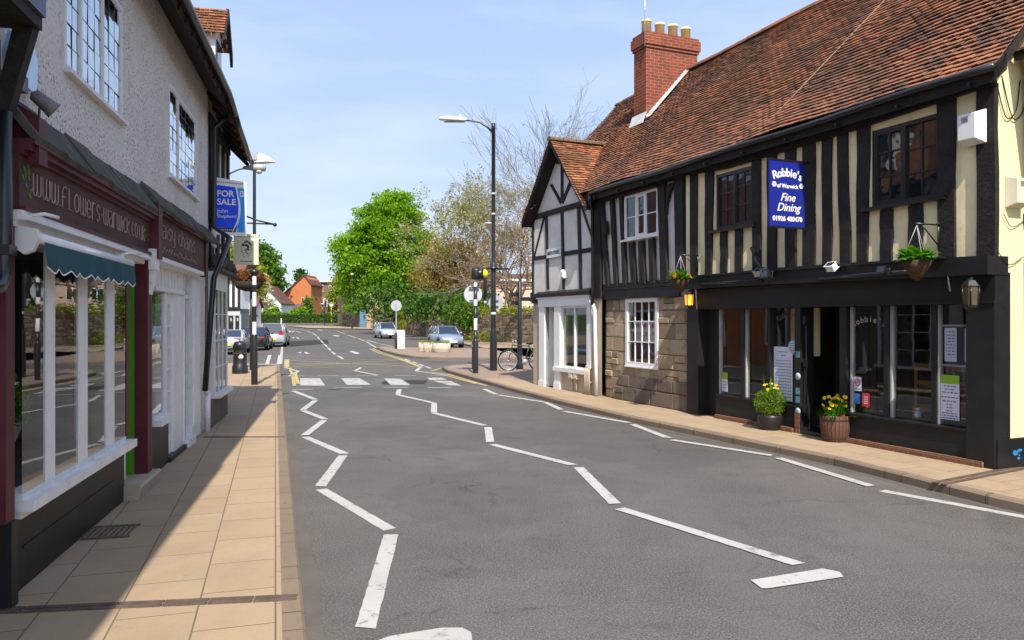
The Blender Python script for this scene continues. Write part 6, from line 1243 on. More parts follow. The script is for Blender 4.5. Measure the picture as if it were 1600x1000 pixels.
# ------------------------------------------------------------------ cars
TYRE = plain('tyre', (.012, .012, .012), .85); RIMM = plain('alloy_rim', (.5, .5, .52), .3, .05, 3, .5, metal=.6); TAIL = plain('tail_light', (.45, .01, .012), .25, .1, 3, .6); HEADL = plain('headlight_glass', (.7, .72, .75), .1, .05, 3, .8); PLATE_Y = plain('yellow_number_plate', (.75, .58, .03), .5); PLATE_W = plain('white_number_plate', (.75, .75, .75), .5); TRIM = plain('black_trim', (.012, .012, .013), .6)
def car(label, o, rz, col, L=4.0, W=1.68, Hh=1.44, kind='hatch', group='cars near the junction'):
    PAINT = plain('car_paint_%s' % label.split()[0], col, .3, .03, 2, .5, metal=.35, coat=.8); t = thing('parked_car' if 'parked' in label else 'car', label, 'car', o, rz, group); hw = W/2
    # stations from rear to front: (y, bottom, belt height, half-width factor)
    st = {'hatch': [(-.5, .32, .78, .86), (-.485, .24, .90, .94), (-.40, .2, .93, 1), (-.1, .2, .93, 1), (.12, .2, .93, 1), (.2, .2, .92, 1), (.36, .2, .84, .97), (.46, .22, .74, .9), (.5, .3, .62, .8)],
          'coupe': [(-.5, .34, .78, .84), (-.48, .25, .88, .94), (-.36, .2, .93, 1), (-.1, .2, .90, 1), (.12, .2, .90, 1), (.2, .2, .88, 1), (.36, .2, .8, .97), (.46, .22, .7, .9), (.5, .3, .58, .8)]}['coupe' if kind == 'coupe' else 'hatch']
    m = MB(); V = []; 
    for y, zb, zt, f in st:
        w = hw*f; V += [(-w*.9, y*L, zb), (-w, y*L, zb+.14), (-w*1.0, y*L, (zb+zt)/2), (-w*.97, y*L, zt-.1), (-w*.86, y*L, zt), (0, y*L, zt+.03), (w*.86, y*L, zt), (w*.97, y*L, zt-.1), (w*1.0, y*L, (zb+zt)/2), (w, y*L, zb+.14), (w*.9, y*L, zb)]
    n = 11; k = len(st); m.raw(V, [[i*n+j, i*n+(j+1) % n, (i+1)*n+(j+1) % n, (i+1)*n+j] for i in range(k-1) for j in range(n)]+[list(range(n))[::-1], list(range((k-1)*n, k*n))], 0, True); body = m.build('body', PAINT, t, True)
    gh = {'hatch': (-.475, -.36, .08, .23), 'estate': (-.485, -.42, .08, .24), 'suv': (-.48, -.42, .10, .24), 'coupe': (-.33, -.14, .06, .2)}[kind]; zb = .9 if kind != 'coupe' else .88
    r0, r1, f1, f0 = [v*L for v in gh]; wb, wt = hw*.88, hw*.68; zr = Hh
    m = MB(); q = [(-wb, r0, zb), (wb, r0, zb), (wb, f0, zb), (-wb, f0, zb), (-wt, r1, zr-.03), (wt, r1, zr-.03), (wt, f1, zr-.03), (-wt, f1, zr-.03)]; m.raw(q, [[0, 1, 5, 4], [1, 2, 6, 5], [2, 3, 7, 6], [3, 0, 4, 7]]); m.build('windows', CARGL, t, True)
    m = MB(); m.raw([(-wt-.02, r1-.03, zr-.05), (wt+.02, r1-.03, zr-.05), (wt+.02, f1+.03, zr-.05), (-wt-.02, f1+.03, zr-.05), (-wt*.8, r1+.08, zr), (wt*.8, r1+.08, zr), (wt*.8, f1-.08, zr), (-wt*.8, f1-.08, zr)], [[0, 1, 5, 4], [1, 2, 6, 5], [2, 3, 7, 6], [3, 0, 4, 7], [4, 5, 6, 7]], 0, True)
    for sx in (-1, 1):
        for (y0, y1, rr) in ((r0, r1, .06), (f0, f1, .04)): m.tube([(sx*wb, y0, zb), (sx*(wt+.01), y1, zr-.04)], rr, 6)
        ym = (r0+f0)/2-.02*L; m.tube([(sx*(wb+.005), ym, zb), (sx*(wt+.015), ym*.6, zr-.04)], .035, 5)
    m.build('roof', PAINT, t, True)
    for y in (-.305*L, .315*L):
        for sx in (-1, 1):
            m = MB(); m.lathe((sx*(hw-.2), y, .31), [(0, 0), (.31, 0), (.315, .03), (.315, .19), (.29, .212), (.2, .205)], 20, ax=(sx, 0, 0)); w = m.build('wheel', TYRE, t, True)
            m = MB(); m.lathe((sx*(hw-.2), y, .31), [(.21, .208), (.2, .19), (.05, .2), (0, .2)], 14, ax=(sx, 0, 0)); m.build('rim', RIMM, w, True)
            m = MB(); m.lathe((sx*(hw-.205), y, .33), [(.36, .0), (.365, .215)], 20, ax=(sx, 0, 0)); m.build('wheel_arch', TRIM, t, True)
    for sx in (-1, 1):
        m = MB(); m.hexa((sx*hw*.66-.14, -.497*L, .70 if kind != 'suv' else .72), (.28, 0, 0), (0, .12, 0), (0, 0, .17 if kind in ('coupe', 'hatch') else .34)); m.build('tail_light', TAIL, t, True, bevel=.02)
        m = MB(); m.hexa((sx*hw*.62-.17, .46*L-.02, .58), (.34, 0, 0), (0, .10, 0), (0, -.05, .15)); m.build('headlight', HEADL, t, True, bevel=.02)
        m = MB(); m.ball((sx*(hw+.08), f0-.25, .98), .10, 8, sx=1, sy=.55, sz=.75); m.build('mirror', PAINT, t, True)
    for y, mt in ((-.51*L, PLATE_Y), (.508*L, PLATE_W)): m = MB(); m.box((0, y, .55 if y < 0 else .42), (.52, .03, .12)); m.build('number_plate', mt, t, True)
    m = MB(); m.hexa((-hw*.8, -.508*L, .26), (hw*1.6, 0, 0), (0, .08, 0), (0, 0, .1)); m.build('rear_bumper', TRIM, t, True); m = MB(); m.hexa((-hw*.72, .475*L, .24), (hw*1.44, 0, 0), (0, .09, 0), (0, 0, .12)); m.build('front_bumper', TRIM, t, True)
    for sx in (-1, 1): m = MB(); m.box((sx*.19, .492*L, .60), (.3, .05, .10)); m.build('grille', TRIM, t, True)
    return t
def gy(x, y): return Vector((x, y, zg(y)))
hd = R(12)
car('silver open-topped style coupe parked nearest on the left, rear towards us', gy(-15.55, 42.6), hd, (.42, .42, .43), 4.0, 1.7, 1.32, 'coupe', 'cars parked in the side street'); car('black hatchback parked between the silver coupe and the tall silver car', gy(-16.05, 48.2), hd, (.012, .013, .014), 4.0, 1.7, 1.42, 'hatch', 'cars parked in the side street'); car('pale high-backed car parked farthest along the left side street', gy(-16.75, 54.2), hd, (.40, .40, .41), 4.3, 1.78, 1.62, 'suv', 'cars parked in the side street')
car('light blue hatchback driving up behind the concrete planters', gy(-4.55, 52.5), R(180+20), (.26, .31, .40), 3.95, 1.68, 1.45, 'hatch'); car('bright silver estate driving towards us past the white planter', gy(-12.0, 73), R(180+22), (.48, .5, .52), 4.2, 1.7, 1.5, 'estate')
# ------------------------------------------------------------------ foliage
LF_GREEN = m_leaf('fresh_leaves', (.07, .17, .008), (.27, .47, .018), .45); LF_DARK = m_leaf('dark_leaves', (.02, .055, .01), (.08, .17, .02), .3); LF_COPPER = m_leaf('copper_buds', (.20, .145, .03), (.52, .39, .10), .45); LF_YEL = m_leaf('yellow_green_leaves', (.10, .16, .012), (.33, .36, .03), .45); LF_BLOS = m_leaf('pale_blossom', (.28, .32, .14), (.6, .6, .4), .4); LF_HEDGE = m_leaf('hedge_leaves', (.035, .09, .01), (.14, .26, .025), .35); LF_RUST = m_leaf('dried_flowers', (.06, .025, .012), (.26, .10, .035), .25); LF_BUD = m_leaf('tiny_buds', (.15, .14, .05), (.42, .40, .14), .35)
BARK = plain('bark', (.085, .065, .05), .9, .35, 6, .1, bs=.8, bscale=15); BARKL = plain('warm_bark', (.22, .13, .065), .9, .3, 6, .1, bs=.6, bscale=15); TWIG = plain('grey_twigs', (.20, .17, .145), .9, .2, 4, .1)
def leaf_mesh(name, pts, size, mt, parent=None, rn=None, aspect=.6, up=0.3, local=False):
    pts = np.asarray(pts, float); n = len(pts)
    d = rng.normal(size=(n, 3)); d /= np.linalg.norm(d, axis=1)[:, None]; e = rng.normal(size=(n, 3)); e[:, 2] *= (1-up); e -= d*(e*d).sum(1)[:, None]; e /= np.linalg.norm(e, axis=1)[:, None]
    s = size*rng.uniform(.6, 1.3, n)[:, None]; a = d*s; b = e*s*aspect
    off = np.array((0, 0, 0)) if (local or parent is None) else np.array(parent.get('_base', (0, 0, 0)))
    V = np.stack([pts-a, pts+b*.9-a*.1, pts+a, pts-b*.9-a*.1], 1).reshape(-1, 3)-off
    me = bpy.data.meshes.new(name); me.vertices.add(4*n); me.vertices.foreach_set('co', V.ravel()); me.loops.add(4*n); me.loops.foreach_set('vertex_index', np.arange(4*n, dtype=np.int32)); me.polygons.add(n); me.polygons.foreach_set('loop_start', np.arange(0, 4*n, 4, dtype=np.int32)); me.update(calc_edges=True); me.validate()
    at = me.attributes.new('rnd', 'FLOAT', 'FACE'); at.data.foreach_set('value', (rng.random(n) if rn is None else np.clip(rn, 0, 1)).astype(np.float32)); me.materials.append(mt)
    o = bpy.data.objects.new(name, me); COL.objects.link(o); o['_base'] = (0, 0, 0)
    if parent is not None: o.parent = parent; o['_base'] = parent.get('_base', (0, 0, 0))
    return o
def crown_pts(lobes, nclump, per, cr, shell=.55):
    """lobes: (x,y,z,rx,ry,rz); clumps spread through each lobe, denser to the outside, with a lightness per clump"""
    vol = np.array([l[3]*l[4]*l[5] for l in lobes]); cnt = np.maximum(1, (nclump*vol**.67/(vol**.67).sum()).astype(int)); P = []; Rn = []
    for l, c in zip(lobes, cnt):
        d = rng.normal(size=(c, 3)); d /= np.linalg.norm(d, axis=1)[:, None]; r = shell+(1-shell)*rng.random(c)**.6; r *= rng.uniform(.8, 1.08, c)
        ce = np.array(l[:3])+d*r[:, None]*np.array(l[3:]); tone = rng.random(c)
        q = rng.normal(size=(c, per, 3))*cr*np.array((1, 1, .55)); P.append((ce[:, None, :]+q).reshape(-1, 3)); Rn.append(np.repeat(tone, per)*.65+rng.random(c*per)*.35)
    return np.concatenate(P), np.concatenate(Rn)
def branch(mb, p, d, L, r, depth, spread=.55, kids=3, tips=None, curve=.12, gravity=.05, minr=.008, segs=3, ratio=.7):
    pts = [p]; dd = d.normalized(); rs = [r]
    for i in range(segs):
        dd = (dd+Vector((random.gauss(0, curve), random.gauss(0, curve), random.gauss(0, curve)+gravity))).normalized(); pts.append(pts[-1]+dd*L/segs); rs.append(max(minr, r*(1-.35*(i+1)/segs)))
    mb.tube(pts, rs, 6 if r > .08 else (4 if r > .03 else 3), cap=False)
    if depth == 0:
        if tips is not None: tips += pts[1:]
        return
    for k in range(kids):
        f = random.uniform(.35, 1) if k else 1; q = pts[0].lerp(pts[-1], f) if False else pts[min(segs, max(1, round(f*segs)))]
        a = dd.orthogonal(); a.rotate(Matrix.Rotation(random.uniform(0, 6.28), 3, dd)); nd_ = (dd+a*random.uniform(spread*.5, spread*1.3)).normalized()
        branch(mb, q, nd_, L*random.uniform(ratio-.1, ratio+.1), max(minr, r*random.uniform(.5, .66)), depth-1, spread, kids, tips, curve, gravity, minr, segs, ratio)
def tree(name, label, o, trunk_h, trunk_r, lobes, nclump, per, cr, size, mt, bark=BARK, group=None, shell=.5):
    t = thing(name, label, 'tree', o, 0, group); m = MB()
    top = Vector((0, 0, trunk_h)); m.tube([(0, 0, -.3), (.02, 0, trunk_h*.3), (.05, .05, trunk_h*.7), top], [trunk_r*1.25, trunk_r, trunk_r*.85, trunk_r*.7], 10)
    for l in lobes: c_ = Vector(l[:3]); m.tube([top+Vector((0, 0, -trunk_h*.15)), (top+c_)/2+Vector((random.uniform(-.3, .3), 0, .3)), c_], [trunk_r*.55, trunk_r*.35, trunk_r*.12], 6)
    m.build('trunk', bark, t, True); P, Rn = crown_pts(lobes, nclump, per, cr, shell); keep = P[:, 2] > .4; leaf_mesh('crown', P[keep], size, mt, t, Rn[keep], local=True); return t
def bare_tree(name, label, o, H, r0, depth, budmt, nbud, bsize, mt=TWIG, spread=.6, kids=3, lean=(0, 0), ratio=.72, minr=.012, gravity=.06):
    t = thing(name, label, 'tree', o); m = MB(); tips = []; h0 = H*.22
    m.tube([(0, 0, -.3), (lean[0]*.5, lean[1]*.5, h0*.5), (lean[0], lean[1], h0)], [r0*1.2, r0, r0*.85], 9)
    for k in range(5):
        a = k*1.26+random.uniform(-.3, .3); branch(m, Vector((lean[0], lean[1], h0*random.uniform(.8, 1))), Vector((math.cos(a)*.55, math.sin(a)*.55, 1)), H*.30, r0*.55, depth, spread, kids, tips, .13, gravity, minr, 3, ratio)
    m.build('trunk', mt, t, True)
    if nbud and tips:
        P = np.array([tuple(tips[i]) for i in rng.integers(0, len(tips), nbud)])+rng.normal(size=(nbud, 3))*bsize*1.6; leaf_mesh('crown', P, bsize, budmt, t, local=True)
    return t
def at(px, y, dz=0): return Vector(((px-800)/FPX*y, y, zg(y)+dz))
tree('chestnut_tree', 'huge bright green chestnut tree beside the gateway beyond the junction', at(611, 108), 5.5, .55, [(0, 0, 13.5, 5.2, 5, 5.0), (-4.2, 0, 10, 4.0, 4, 3.8), (3.6, -.5, 9.5, 4.2, 4.2, 4.0), (-1, -1.5, 8.2, 5.2, 4, 3.6), (-4.9, 0, 6.4, 2.4, 3, 2.6), (4.5, -1, 5.6, 3.2, 3, 2.8), (1.0, 0, 17.0, 2.6, 2.6, 2.2), (-6.2, 0, 11.5, 1.6, 2, 1.6), (0, -2, 5.2, 4, 3, 2.2)], 1250, 46, .55, .25, LF_GREEN)
tree('copper_tree', 'copper-budded tree between the green chestnut and the bare trees', at(706, 84), 4, .3, [(0, 0, 8.2, 3.6, 3, 3.0), (-2.4, 0, 6.2, 2.2, 2, 2.2), (2.6, 0, 6.6, 2.6, 2.4, 2.4), (0, -1, 5, 3.2, 2.4, 1.8)], 620, 20, .5, .19, LF_COPPER, BARKL, shell=.2)
bare_tree('budding_tree', 'tall bare tree with pale buds behind the boundary wall, left of the timbered house', at(745, 76), 15.0, .2, 5, LF_BUD, 9000, .13, TWIG, .62, 3, (.2, 0), .74, .010)
bare_tree('budding_tree', 'brown-trunked bare tree close to the far end of the timbered house', at(793, 67), 11.5, .26, 5, LF_BUD, 700, .10, BARKL, .7, 3, (.4, 0), .73, .014)
bare_tree('bare_tree', 'leafless tree rising behind the gable roof near the chimney', at(896, 46), 12.8, .15, 5, LF_BUD, 260, .08, TWIG, .5, 3, (-.2, 0), .74, .009)
bare_tree('bare_tree', 'second leafless tree behind the roof, just left of the brick chimney', at(950, 50), 15.8, .15, 5, LF_BUD, 200, .08, TWIG, .42, 3, (.1, 0), .74, .009)
tree('leafy_tree', 'round green tree behind the cream hanging sign on the left', at(412, 150), 6, .4, [(-1, 0, 12, 3.8, 4, 4.0), (1.8, 0, 8.5, 2.8, 3, 3.0), (-6, 0, 9, 5, 4, 5)], 330, 22, .6, .42, LF_HEDGE)
tree('leafy_tree', 'yellow-green tree hidden behind the brown flower ring on the left', at(352, 75), 4, .25, [(0, 0, 7.0, 2.6, 2.5, 2.6), (2.2, 0, 5.8, 1.8, 2, 1.8)], 190, 20, .4, .25, LF_YEL)
tree('blossom_tree', 'pale blossoming tree beside the white gabled cottage', at(400, 96), 3, .2, [(0, 0, 5.6, 1.7, 1.5, 2.4), (.8, 0, 4.0, 1.2, 1.2, 1.6)], 130, 18, .3, .19, LF_BLOS)
tree('leafy_tree', 'light ivy-clad tree in front of the block of flats', at(537, 128), 3.5, .25, [(0, 0, 5.5, 2.6, 2, 3.4), (1.5, 0, 8, 2.2, 2, 2.6), (-1.6, 0, 3.6, 1.4, 1.5, 2.0)], 200, 18, .45, .3, LF_YEL)
tree('conifer_tree', 'small dark conifer peeping over the orange brick house roof', at(471, 190), 6, .3, [(0, 0, 10.2, 1.2, 1.2, 2.2)], 60, 16, .5, .45, LF_DARK)
def bush(label, o, lobes, n, per, cr, size, mt, name='bush', cat='bush', group=None):
    t = thing(name, label, cat, o, 0, group); P, Rn = crown_pts(lobes, n, per, cr, .3); P = P[P[:, 2] > 0]; leaf_mesh('leaves', P, size, mt, t, None, local=True)
    m = MB()
    for l in lobes: m.tube([(l[0]*.3, l[1]*.3, -.1), (l[0], l[1], l[2])], [.06, .02], 5)
    m.build('stems', BARK, t, True); return t
bush('bright green garden bush in front of the white cottage gable', at(414, 135), [(0, 0, 1.8, 1.6, 1.2, 2.3), (1.1, 0, 1.2, 1.1, 1, 1.4)], 150, 16, .3, .22, LF_GREEN); bush('dark green garden bush right of the bright one, by the orange brick house', at(427, 137), [(0, 0, 1.5, 1.1, 1, 1.7)], 90, 16, .3, .22, LF_HEDGE); bush('light green bush below the purple lean-to roof', at(465, 137), [(0, 0, 1.4, 1.5, 1, 1.0), (.6, 0, 1.9, .8, .8, .8)], 90, 16, .3, .22, LF_GREEN); bush('tall dark climber at the right end of the orange brick house', at(480, 141), [(0, 0, 2.3, .9, .8, 2.6)], 70, 14, .3, .24, LF_HEDGE)
# hedge
hg = thing('hedge', 'long low clipped hedge closing the view at the far bend of the road', 'hedge', at(470, 127)); P = rng.uniform((-9, -.8, .1), (8.2, .8, 1.55), (15000, 3)); P[:, 2] += .10*np.sin(P[:, 0]*1.7); leaf_mesh('leaves', P, .13, LF_HEDGE, hg, local=True)
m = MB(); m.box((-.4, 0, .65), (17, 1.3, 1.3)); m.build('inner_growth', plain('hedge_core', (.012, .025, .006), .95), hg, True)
# ------------------------------------------------------------------ boundary wall, gateway
bw = thing('boundary_wall', 'long old stone boundary wall running beyond the right-hand road', 'wall', WL[2])
m = MB(); mo = MB()
for a, b in zip(WL[1:], WL[2:]):
    class _F(Facade): pass
    Fw = Facade((a.x, a.y), (b.x-a.x, b.y-a.y), -1); Ln = (b-a).length
    nseg = max(1, int(Ln/4))
    for i in range(nseg):
        u0, u1 = Ln*i/nseg, Ln*(i+1)/nseg; zz = zg(a.lerp(b, (i+.5)/nseg).y)+.05; hh = 2.35 if b.y < 70 else 2.2
        rubble(m, Fw, u0, u1, zz, zz+hh, .0, hr=(.14, .30), wr=(.22, .6), dep=.06); mo.slab(Fw, u0, u1, zz-.3, zz+hh-.05, -.35, -.02)
m.build('stones', WALLST, bw); mo.build('core', MORT, bw)
def ivy(label, c_, w, h, n, mt, size=.16, name='ivy', dp=.5):
    t = thing(name, label, 'climber', c_); P = rng.normal(size=(n, 3))*np.array((w*.4, dp, h*.4)); P = P[np.abs(P[:, 2]) < h]; leaf_mesh('leaves', P, size, mt, t, local=True)
    m = MB()
    for k in range(5): m.tube([(random.uniform(-w, w)*.4, .1, -h*.8), (random.uniform(-w, w)*.4, 0, h*.5)], .03, 4)
    m.build('stems', BARK, t, True); return t
def wallat(px, z):                                               # point on the boundary wall seen at px
    for a, b in zip(WL[1:], WL[2:]):
        for i in range(200):
            q = a.lerp(b, i/200)
            if (q.x/q.y*FPX+800) >= px: return Vector((q.x-.1, q.y-.15, zg(q.y)+z))
ivy('dark ivy spilling over the stone wall behind the blue hatchback', wallat(668, 2.9), 4.6, 1.5, 2400, LF_HEDGE, .17); ivy('dense ivy hanging down the wall behind the zebra beacon', wallat(738, 2.3), 3.2, 1.6, 2200, LF_HEDGE, .15); ivy('deep green shrub mass over the wall beneath the copper tree', wallat(708, 3.2), 5.0, 1.6, 2200, LF_DARK, .2, dp=.8); ivy('dark evergreen growth above the wall beside the gateway', wallat(630, 3.6), 7, 2.6, 2600, LF_DARK, .24, dp=1.0)
ivy('yellow flowering plants growing along the top of the wall by the lamp posts', wallat(812, 2.55), 4.5, .45, 1100, LF_YEL, .1); ivy('yellow-green weeds at the foot of the wall behind the zebra beacon', wallat(772, .45), 4.0, .5, 900, LF_YEL, .1)
def pier(px, y, w, h, label):
    o = at(px, y, .1); t = thing('gate_pier', label, 'gate pier', o, 0, 'stone piers of the gateway'); F2 = Facade((o.x-w/2, o.y), (1, 0), -1)
    m = MB()
    F2.n = Vector((0, -1, 0)); rubble(m, F2, 0, w, o.z, o.z+h, 0, hr=(.3, .42), wr=(.4, w), dep=.015); m.box((o.x, o.y+w/2+.03, o.z+h/2), (w, w, h)); m.build('shaft', PIERST, t)
    m = MB(); m.box((0, w/2, h+.1), (w+.35, w+.35, .2)); m.box((0, w/2, h+.28), (w+.15, w+.15, .16)); m.build('cap', PIERST, t, True); m = MB(); m.ball((0, w/2, h+.5), .28, 10); m.build('finial', PIERST, t, True)
pier(578.5, 101, .95, 3.9, 'left stone pier of the gateway under the chestnut tree'); pier(592, 99, .95, 3.9, 'right stone pier of the gateway under the chestnut tree'); pier(532, 113, .85, 3.8, 'lone darker stone pier at the far end of the low wall')
t = thing('iron_gate', 'tall dark iron gate between the two stone piers', 'gate', at(585, 100.5, .1)); m = MB()
for i in range(9): m.tube([(-.42+i*.1, 0, 0), (-.42+i*.1, 0, 3.1)], .02, 4)
for z in (.2, 1.5, 2.9): m.box((0, 0, z), (.9, .05, .06))
m.build('bars', plain('blue_black_iron', (.015, .018, .04), .4), t, True)
t = thing('low_wall', 'low weathered stone wall left of the gateway', 'wall', at(548, 109)); a, b = at(535, 111.5), at(563, 106.5); Fw = Facade((a.x, a.y), (b.x-a.x, b.y-a.y), -1); m = MB(); rubble(m, Fw, 0, (b-a).length, zg(109)+.05, zg(109)+1.9, 0, hr=(.18, .3), wr=(.3, .6), dep=.05); m.slab(Fw, 0, (b-a).length, zg(109), zg(109)+1.85, -.4, -.03); m.build('stones', WALLST, t)
t = thing('blue_gate', 'pale blue wooden side gate just left of the stone piers', 'gate', at(567.5, 105, .1)); m = MB()
for i in range(6): m.box((-.4+i*.16, 0, 1.2), (.15, .06, 2.4))
m.box((0, -.04, .5), (.98, .04, .14)); m.box((0, -.04, 2.0), (.98, .04, .14)); m.build('boards', plain('blue_gate_paint', (.10, .20, .28), .6, .15), t, True)
bush('bright low shrub hanging over the low wall left of the gateway', at(555, 106, 2.0), [(0, 0, .8, 1.7, 1, .8), (1.2, 0, 1, 1.2, .8, .7)], 90, 16, .25, .2, LF_GREEN)
# ------------------------------------------------------------------ far buildings
TILEFAR = plain('far_roof_tile', (.12, .06, .05), .85, .3, 1.2, .1, bs=.3, bscale=8); WHR = plain('white_render', (.78, .77, .76), .8, .05, .5, .15)
def gable_house(t, x0, x1, y0, y1, ze, zr, wall, roof, axis='y', ov=.25, base=0):
    """axis: direction of the ridge"""
    m = MB(); xm, ym = (x0+x1)/2, (y0+y1)/2
    if axis == 'y': m.prism([(x0, y0, base), (x1, y0, base), (x1, y0, ze), (xm, y0, zr), (x0, y0, ze)], (0, y1-y0, 0))
    else: m.prism([(x0, y0, base), (x0, y1, base), (x0, y1, ze), (x0, ym, zr), (x0, y0, ze)], (x1-x0, 0, 0))
    m.build('wall', wall, t, True); m = MB()
    if axis == 'y':
        for s_ in (-1, 1):
            xe = x0-ov if s_ < 0 else x1+ov; zz = ze-ov*(zr-ze)/(xm-x0); m.prism([(xe, y0-ov, zz), (xm, y0-ov, zr+.02), (xm, y0-ov, zr+.17), (xe, y0-ov, zz+.15)], (0, y1-y0+2*ov, 0))
    else:
        for s_ in (-1, 1):
            ye = y0-ov if s_ < 0 else y1+ov; zz = ze-ov*(zr-ze)/(ym-y0); m.prism([(x0-ov, ye, zz), (x0-ov, ym, zr+.02), (x0-ov, ym, zr+.17), (x0-ov, ye, zz+.15)], (x1-x0+2*ov, 0, 0))
    return m.build('roof', roof, t, True)
def win(t, x, z, w, h, y=-.03, fm=WHR, name='window'):
    m = MB(); m.box((x, y-.02, z), (w, .08, h)); f = m.build(name, fm, t, True); m = MB()
    k = max(1, round(w/.6))
    for i in range(k): m.box((x-w/2+w*(i+.5)/k, y-.07, z), (w/k*.78, .02, h*.86))
    m.build('pane', PANE, f, True)
o = at(358, 60); t = thing('timbered_shop', 'white timber-framed shop with a grey shopfront beyond the parked cars', 'building', o)
m = MB(); m.box((-2.3, 1, 1.35), (6.4, 2, 2.7)); m.build('ground_floor', plain('grey_shopfront', (.15, .16, .17), .6, .1), t, True); m = MB(); m.box((-2.3, .95, 3.9), (6.5, 2.2, 2.4)); m.build('wall', WHR, t, True)
m = MB(); m.prism([(-5.7, -.5, 5.0), (-5.7, 1.0, 6.6), (-5.7, 2.5, 5.0)], (6.9, 0, 0)); m.build('roof', TILEFAR, t, True)
m = MB()
for x in (-4.2, -2.2, -.75, .0, .42, .85): m.box((x, -.24, 3.9), (.2, .1, 2.3))
m.box((-2.3, -.24, 2.75), (6.5, .12, .18)); m.box((-2.3, -.24, 5.0), (6.5, .12, .15)); m.build('timbers', BLACKT, t, True)
m = MB()
for x in (-4.0, -2.9, -1.8, -.9, -.1, .45, .9): m.box((x, -.05, 1.2), (.12, .14, 2.1))
m.box((-2.3, -.08, 2.35), (6.4, .16, .35)); m.build('shop_frame', plain('pale_grey_paint', (.42, .43, .44), .5), t, True); m = MB(); m.box((-2.3, -.02, 1.15), (6.2, .06, 1.8)); m.build('shop_glass', PANE, t, True)
for x in (-.5, .18, .68): text('S', .3, FM((x, -.06, 1.85), (1, 0, 0)), WHT, t, 'window_letter', local=True)
o = at(392, 82); t = thing('white_lodge', 'low white shop building with a dark canopy behind the traffic sign', 'building', o); gable_house(t, -2.6, .5, 0, 1.8, 3.1, 3.9, WHR, TILEFAR, 'x'); m = MB(); m.box((-.9, -.4, 2.05), (3.2, .9, .2)); m.build('canopy', BLACKT, t, True); win(t, -.9, 1.05, .9, 1.6); win(t, .0, 1.05, .6, 1.6)
o = at(417, 140); t = thing('white_cottage', 'white gabled cottage with a brown tiled roof half hidden by bushes', 'house', o); rf = gable_house(t, -3.6, 2.6, 0, 8, 3.4, 6.6, WHR, TILEFAR, 'y'); m = MB(); m.box((-1.2, 4, 7.6), (.9, .9, 2.2)); m.build('chimney', OBRICK, rf, True); win(t, .2, 2.2, 1.0, 1.2)
o = at(463, 152); t = thing('brick_house', 'orange brick house with a steep tiled roof and a purple lean-to', 'house', o)
m = MB(); m.prism([(-3.4, 0, 0), (2.9, 0, 0), (2.9, 0, 7.2), (2.2, 0, 8.6), (1.6, 0, 9.0), (-3.4, 0, 4.4)], (0, 9, 0)); m.build('wall', OBRICK, t, True)
m = MB(); m.prism([(1.6, -.3, 9.0), (1.6, -.3, 9.25), (-3.9, -.3, 4.2), (-3.9, -.3, 3.95)], (0, 9, 0)); m.prism([(1.6, -.3, 9.0), (1.6, -.3, 9.25), (3.2, -.3, 7.2), (3.2, -.3, 6.95)], (0, 9, 0)); m.prism([(-4.9, 3, 3.8), (-4.9, 3, 4.1), (.4, 8, 9.0), (.4, 8, 8.7)], (1.6, 0, 0)); m.build('roof', TILEFAR, t, True)
m = MB(); m.prism([(-4.4, -2.0, 2.1), (-4.4, 0, 3.3), (-4.4, 0, 3.1), (-4.4, -2.0, 1.9)], (5.4, 0, 0)); m.build('lean_to_roof', plain('purple_slate', (.10, .06, .075), .8, .2, 1), t, True); m = MB(); m.box((-1.7, -.9, .98), (5.2, 1.8, 1.95)); m.build('lean_to_wall', OBRICK, t, True); win(t, 1.3, 4.2, .5, .8); win(t, -3.0, 3.9, .35, 1.1)
o = at(500, 165); t = thing('block_of_flats', 'three-storey brown brick flats with white windows beyond the hedge', 'building', o)
m = MB(); m.box((1.5, 5, 4.1), (8.5, 10, 8.2)); m.build('wall', m_brick('flats_brick', (.21, .12, .09), (.17, .10, .075), (.2, .16, .13)), t, True); m = MB(); m.box((1.5, 4.8, 8.3), (9.2, 10.6, .28)); m.build('roof', WHR, t, True)
for z in (1.5, 4.2, 6.8):
    for x in (-2.0, .2, 2.4, 4.6): win(t, x, z, .95, 1.5)
    m = MB(); m.box((-.9, -.06, z-.2), (.7, .1, 1.9)); m.build('stair_panel', plain('stair_brown', (.10, .05, .035), .7), t, True)
o = at(812, 98); t = thing('pink_house', 'pale pink house with a white eaves board seen through the bare trees', 'house', o); m = MB(); m.box((-.5, 4, 3.1), (11, 8, 6.2)); m.build('wall', plain('pink_render', (.62, .42, .33), .85, .15, .8), t, True); m = MB(); m.box((-.5, 3.8, 6.35), (11.8, 8.8, .3)); m.build('eaves_board', WHR, t, True); m = MB(); m.prism([(-6.4, -.3, 6.5), (-6.4, 4, 7.4), (-6.4, 8.3, 6.5)], (11.8, 0, 0)); m.build('roof', TILEFAR, t, True)
for x in (-3.5, -.8, 1.9): win(t, x, 4.2, 1.3, 1.4); win(t, x, 1.5, 1.3, 1.4)
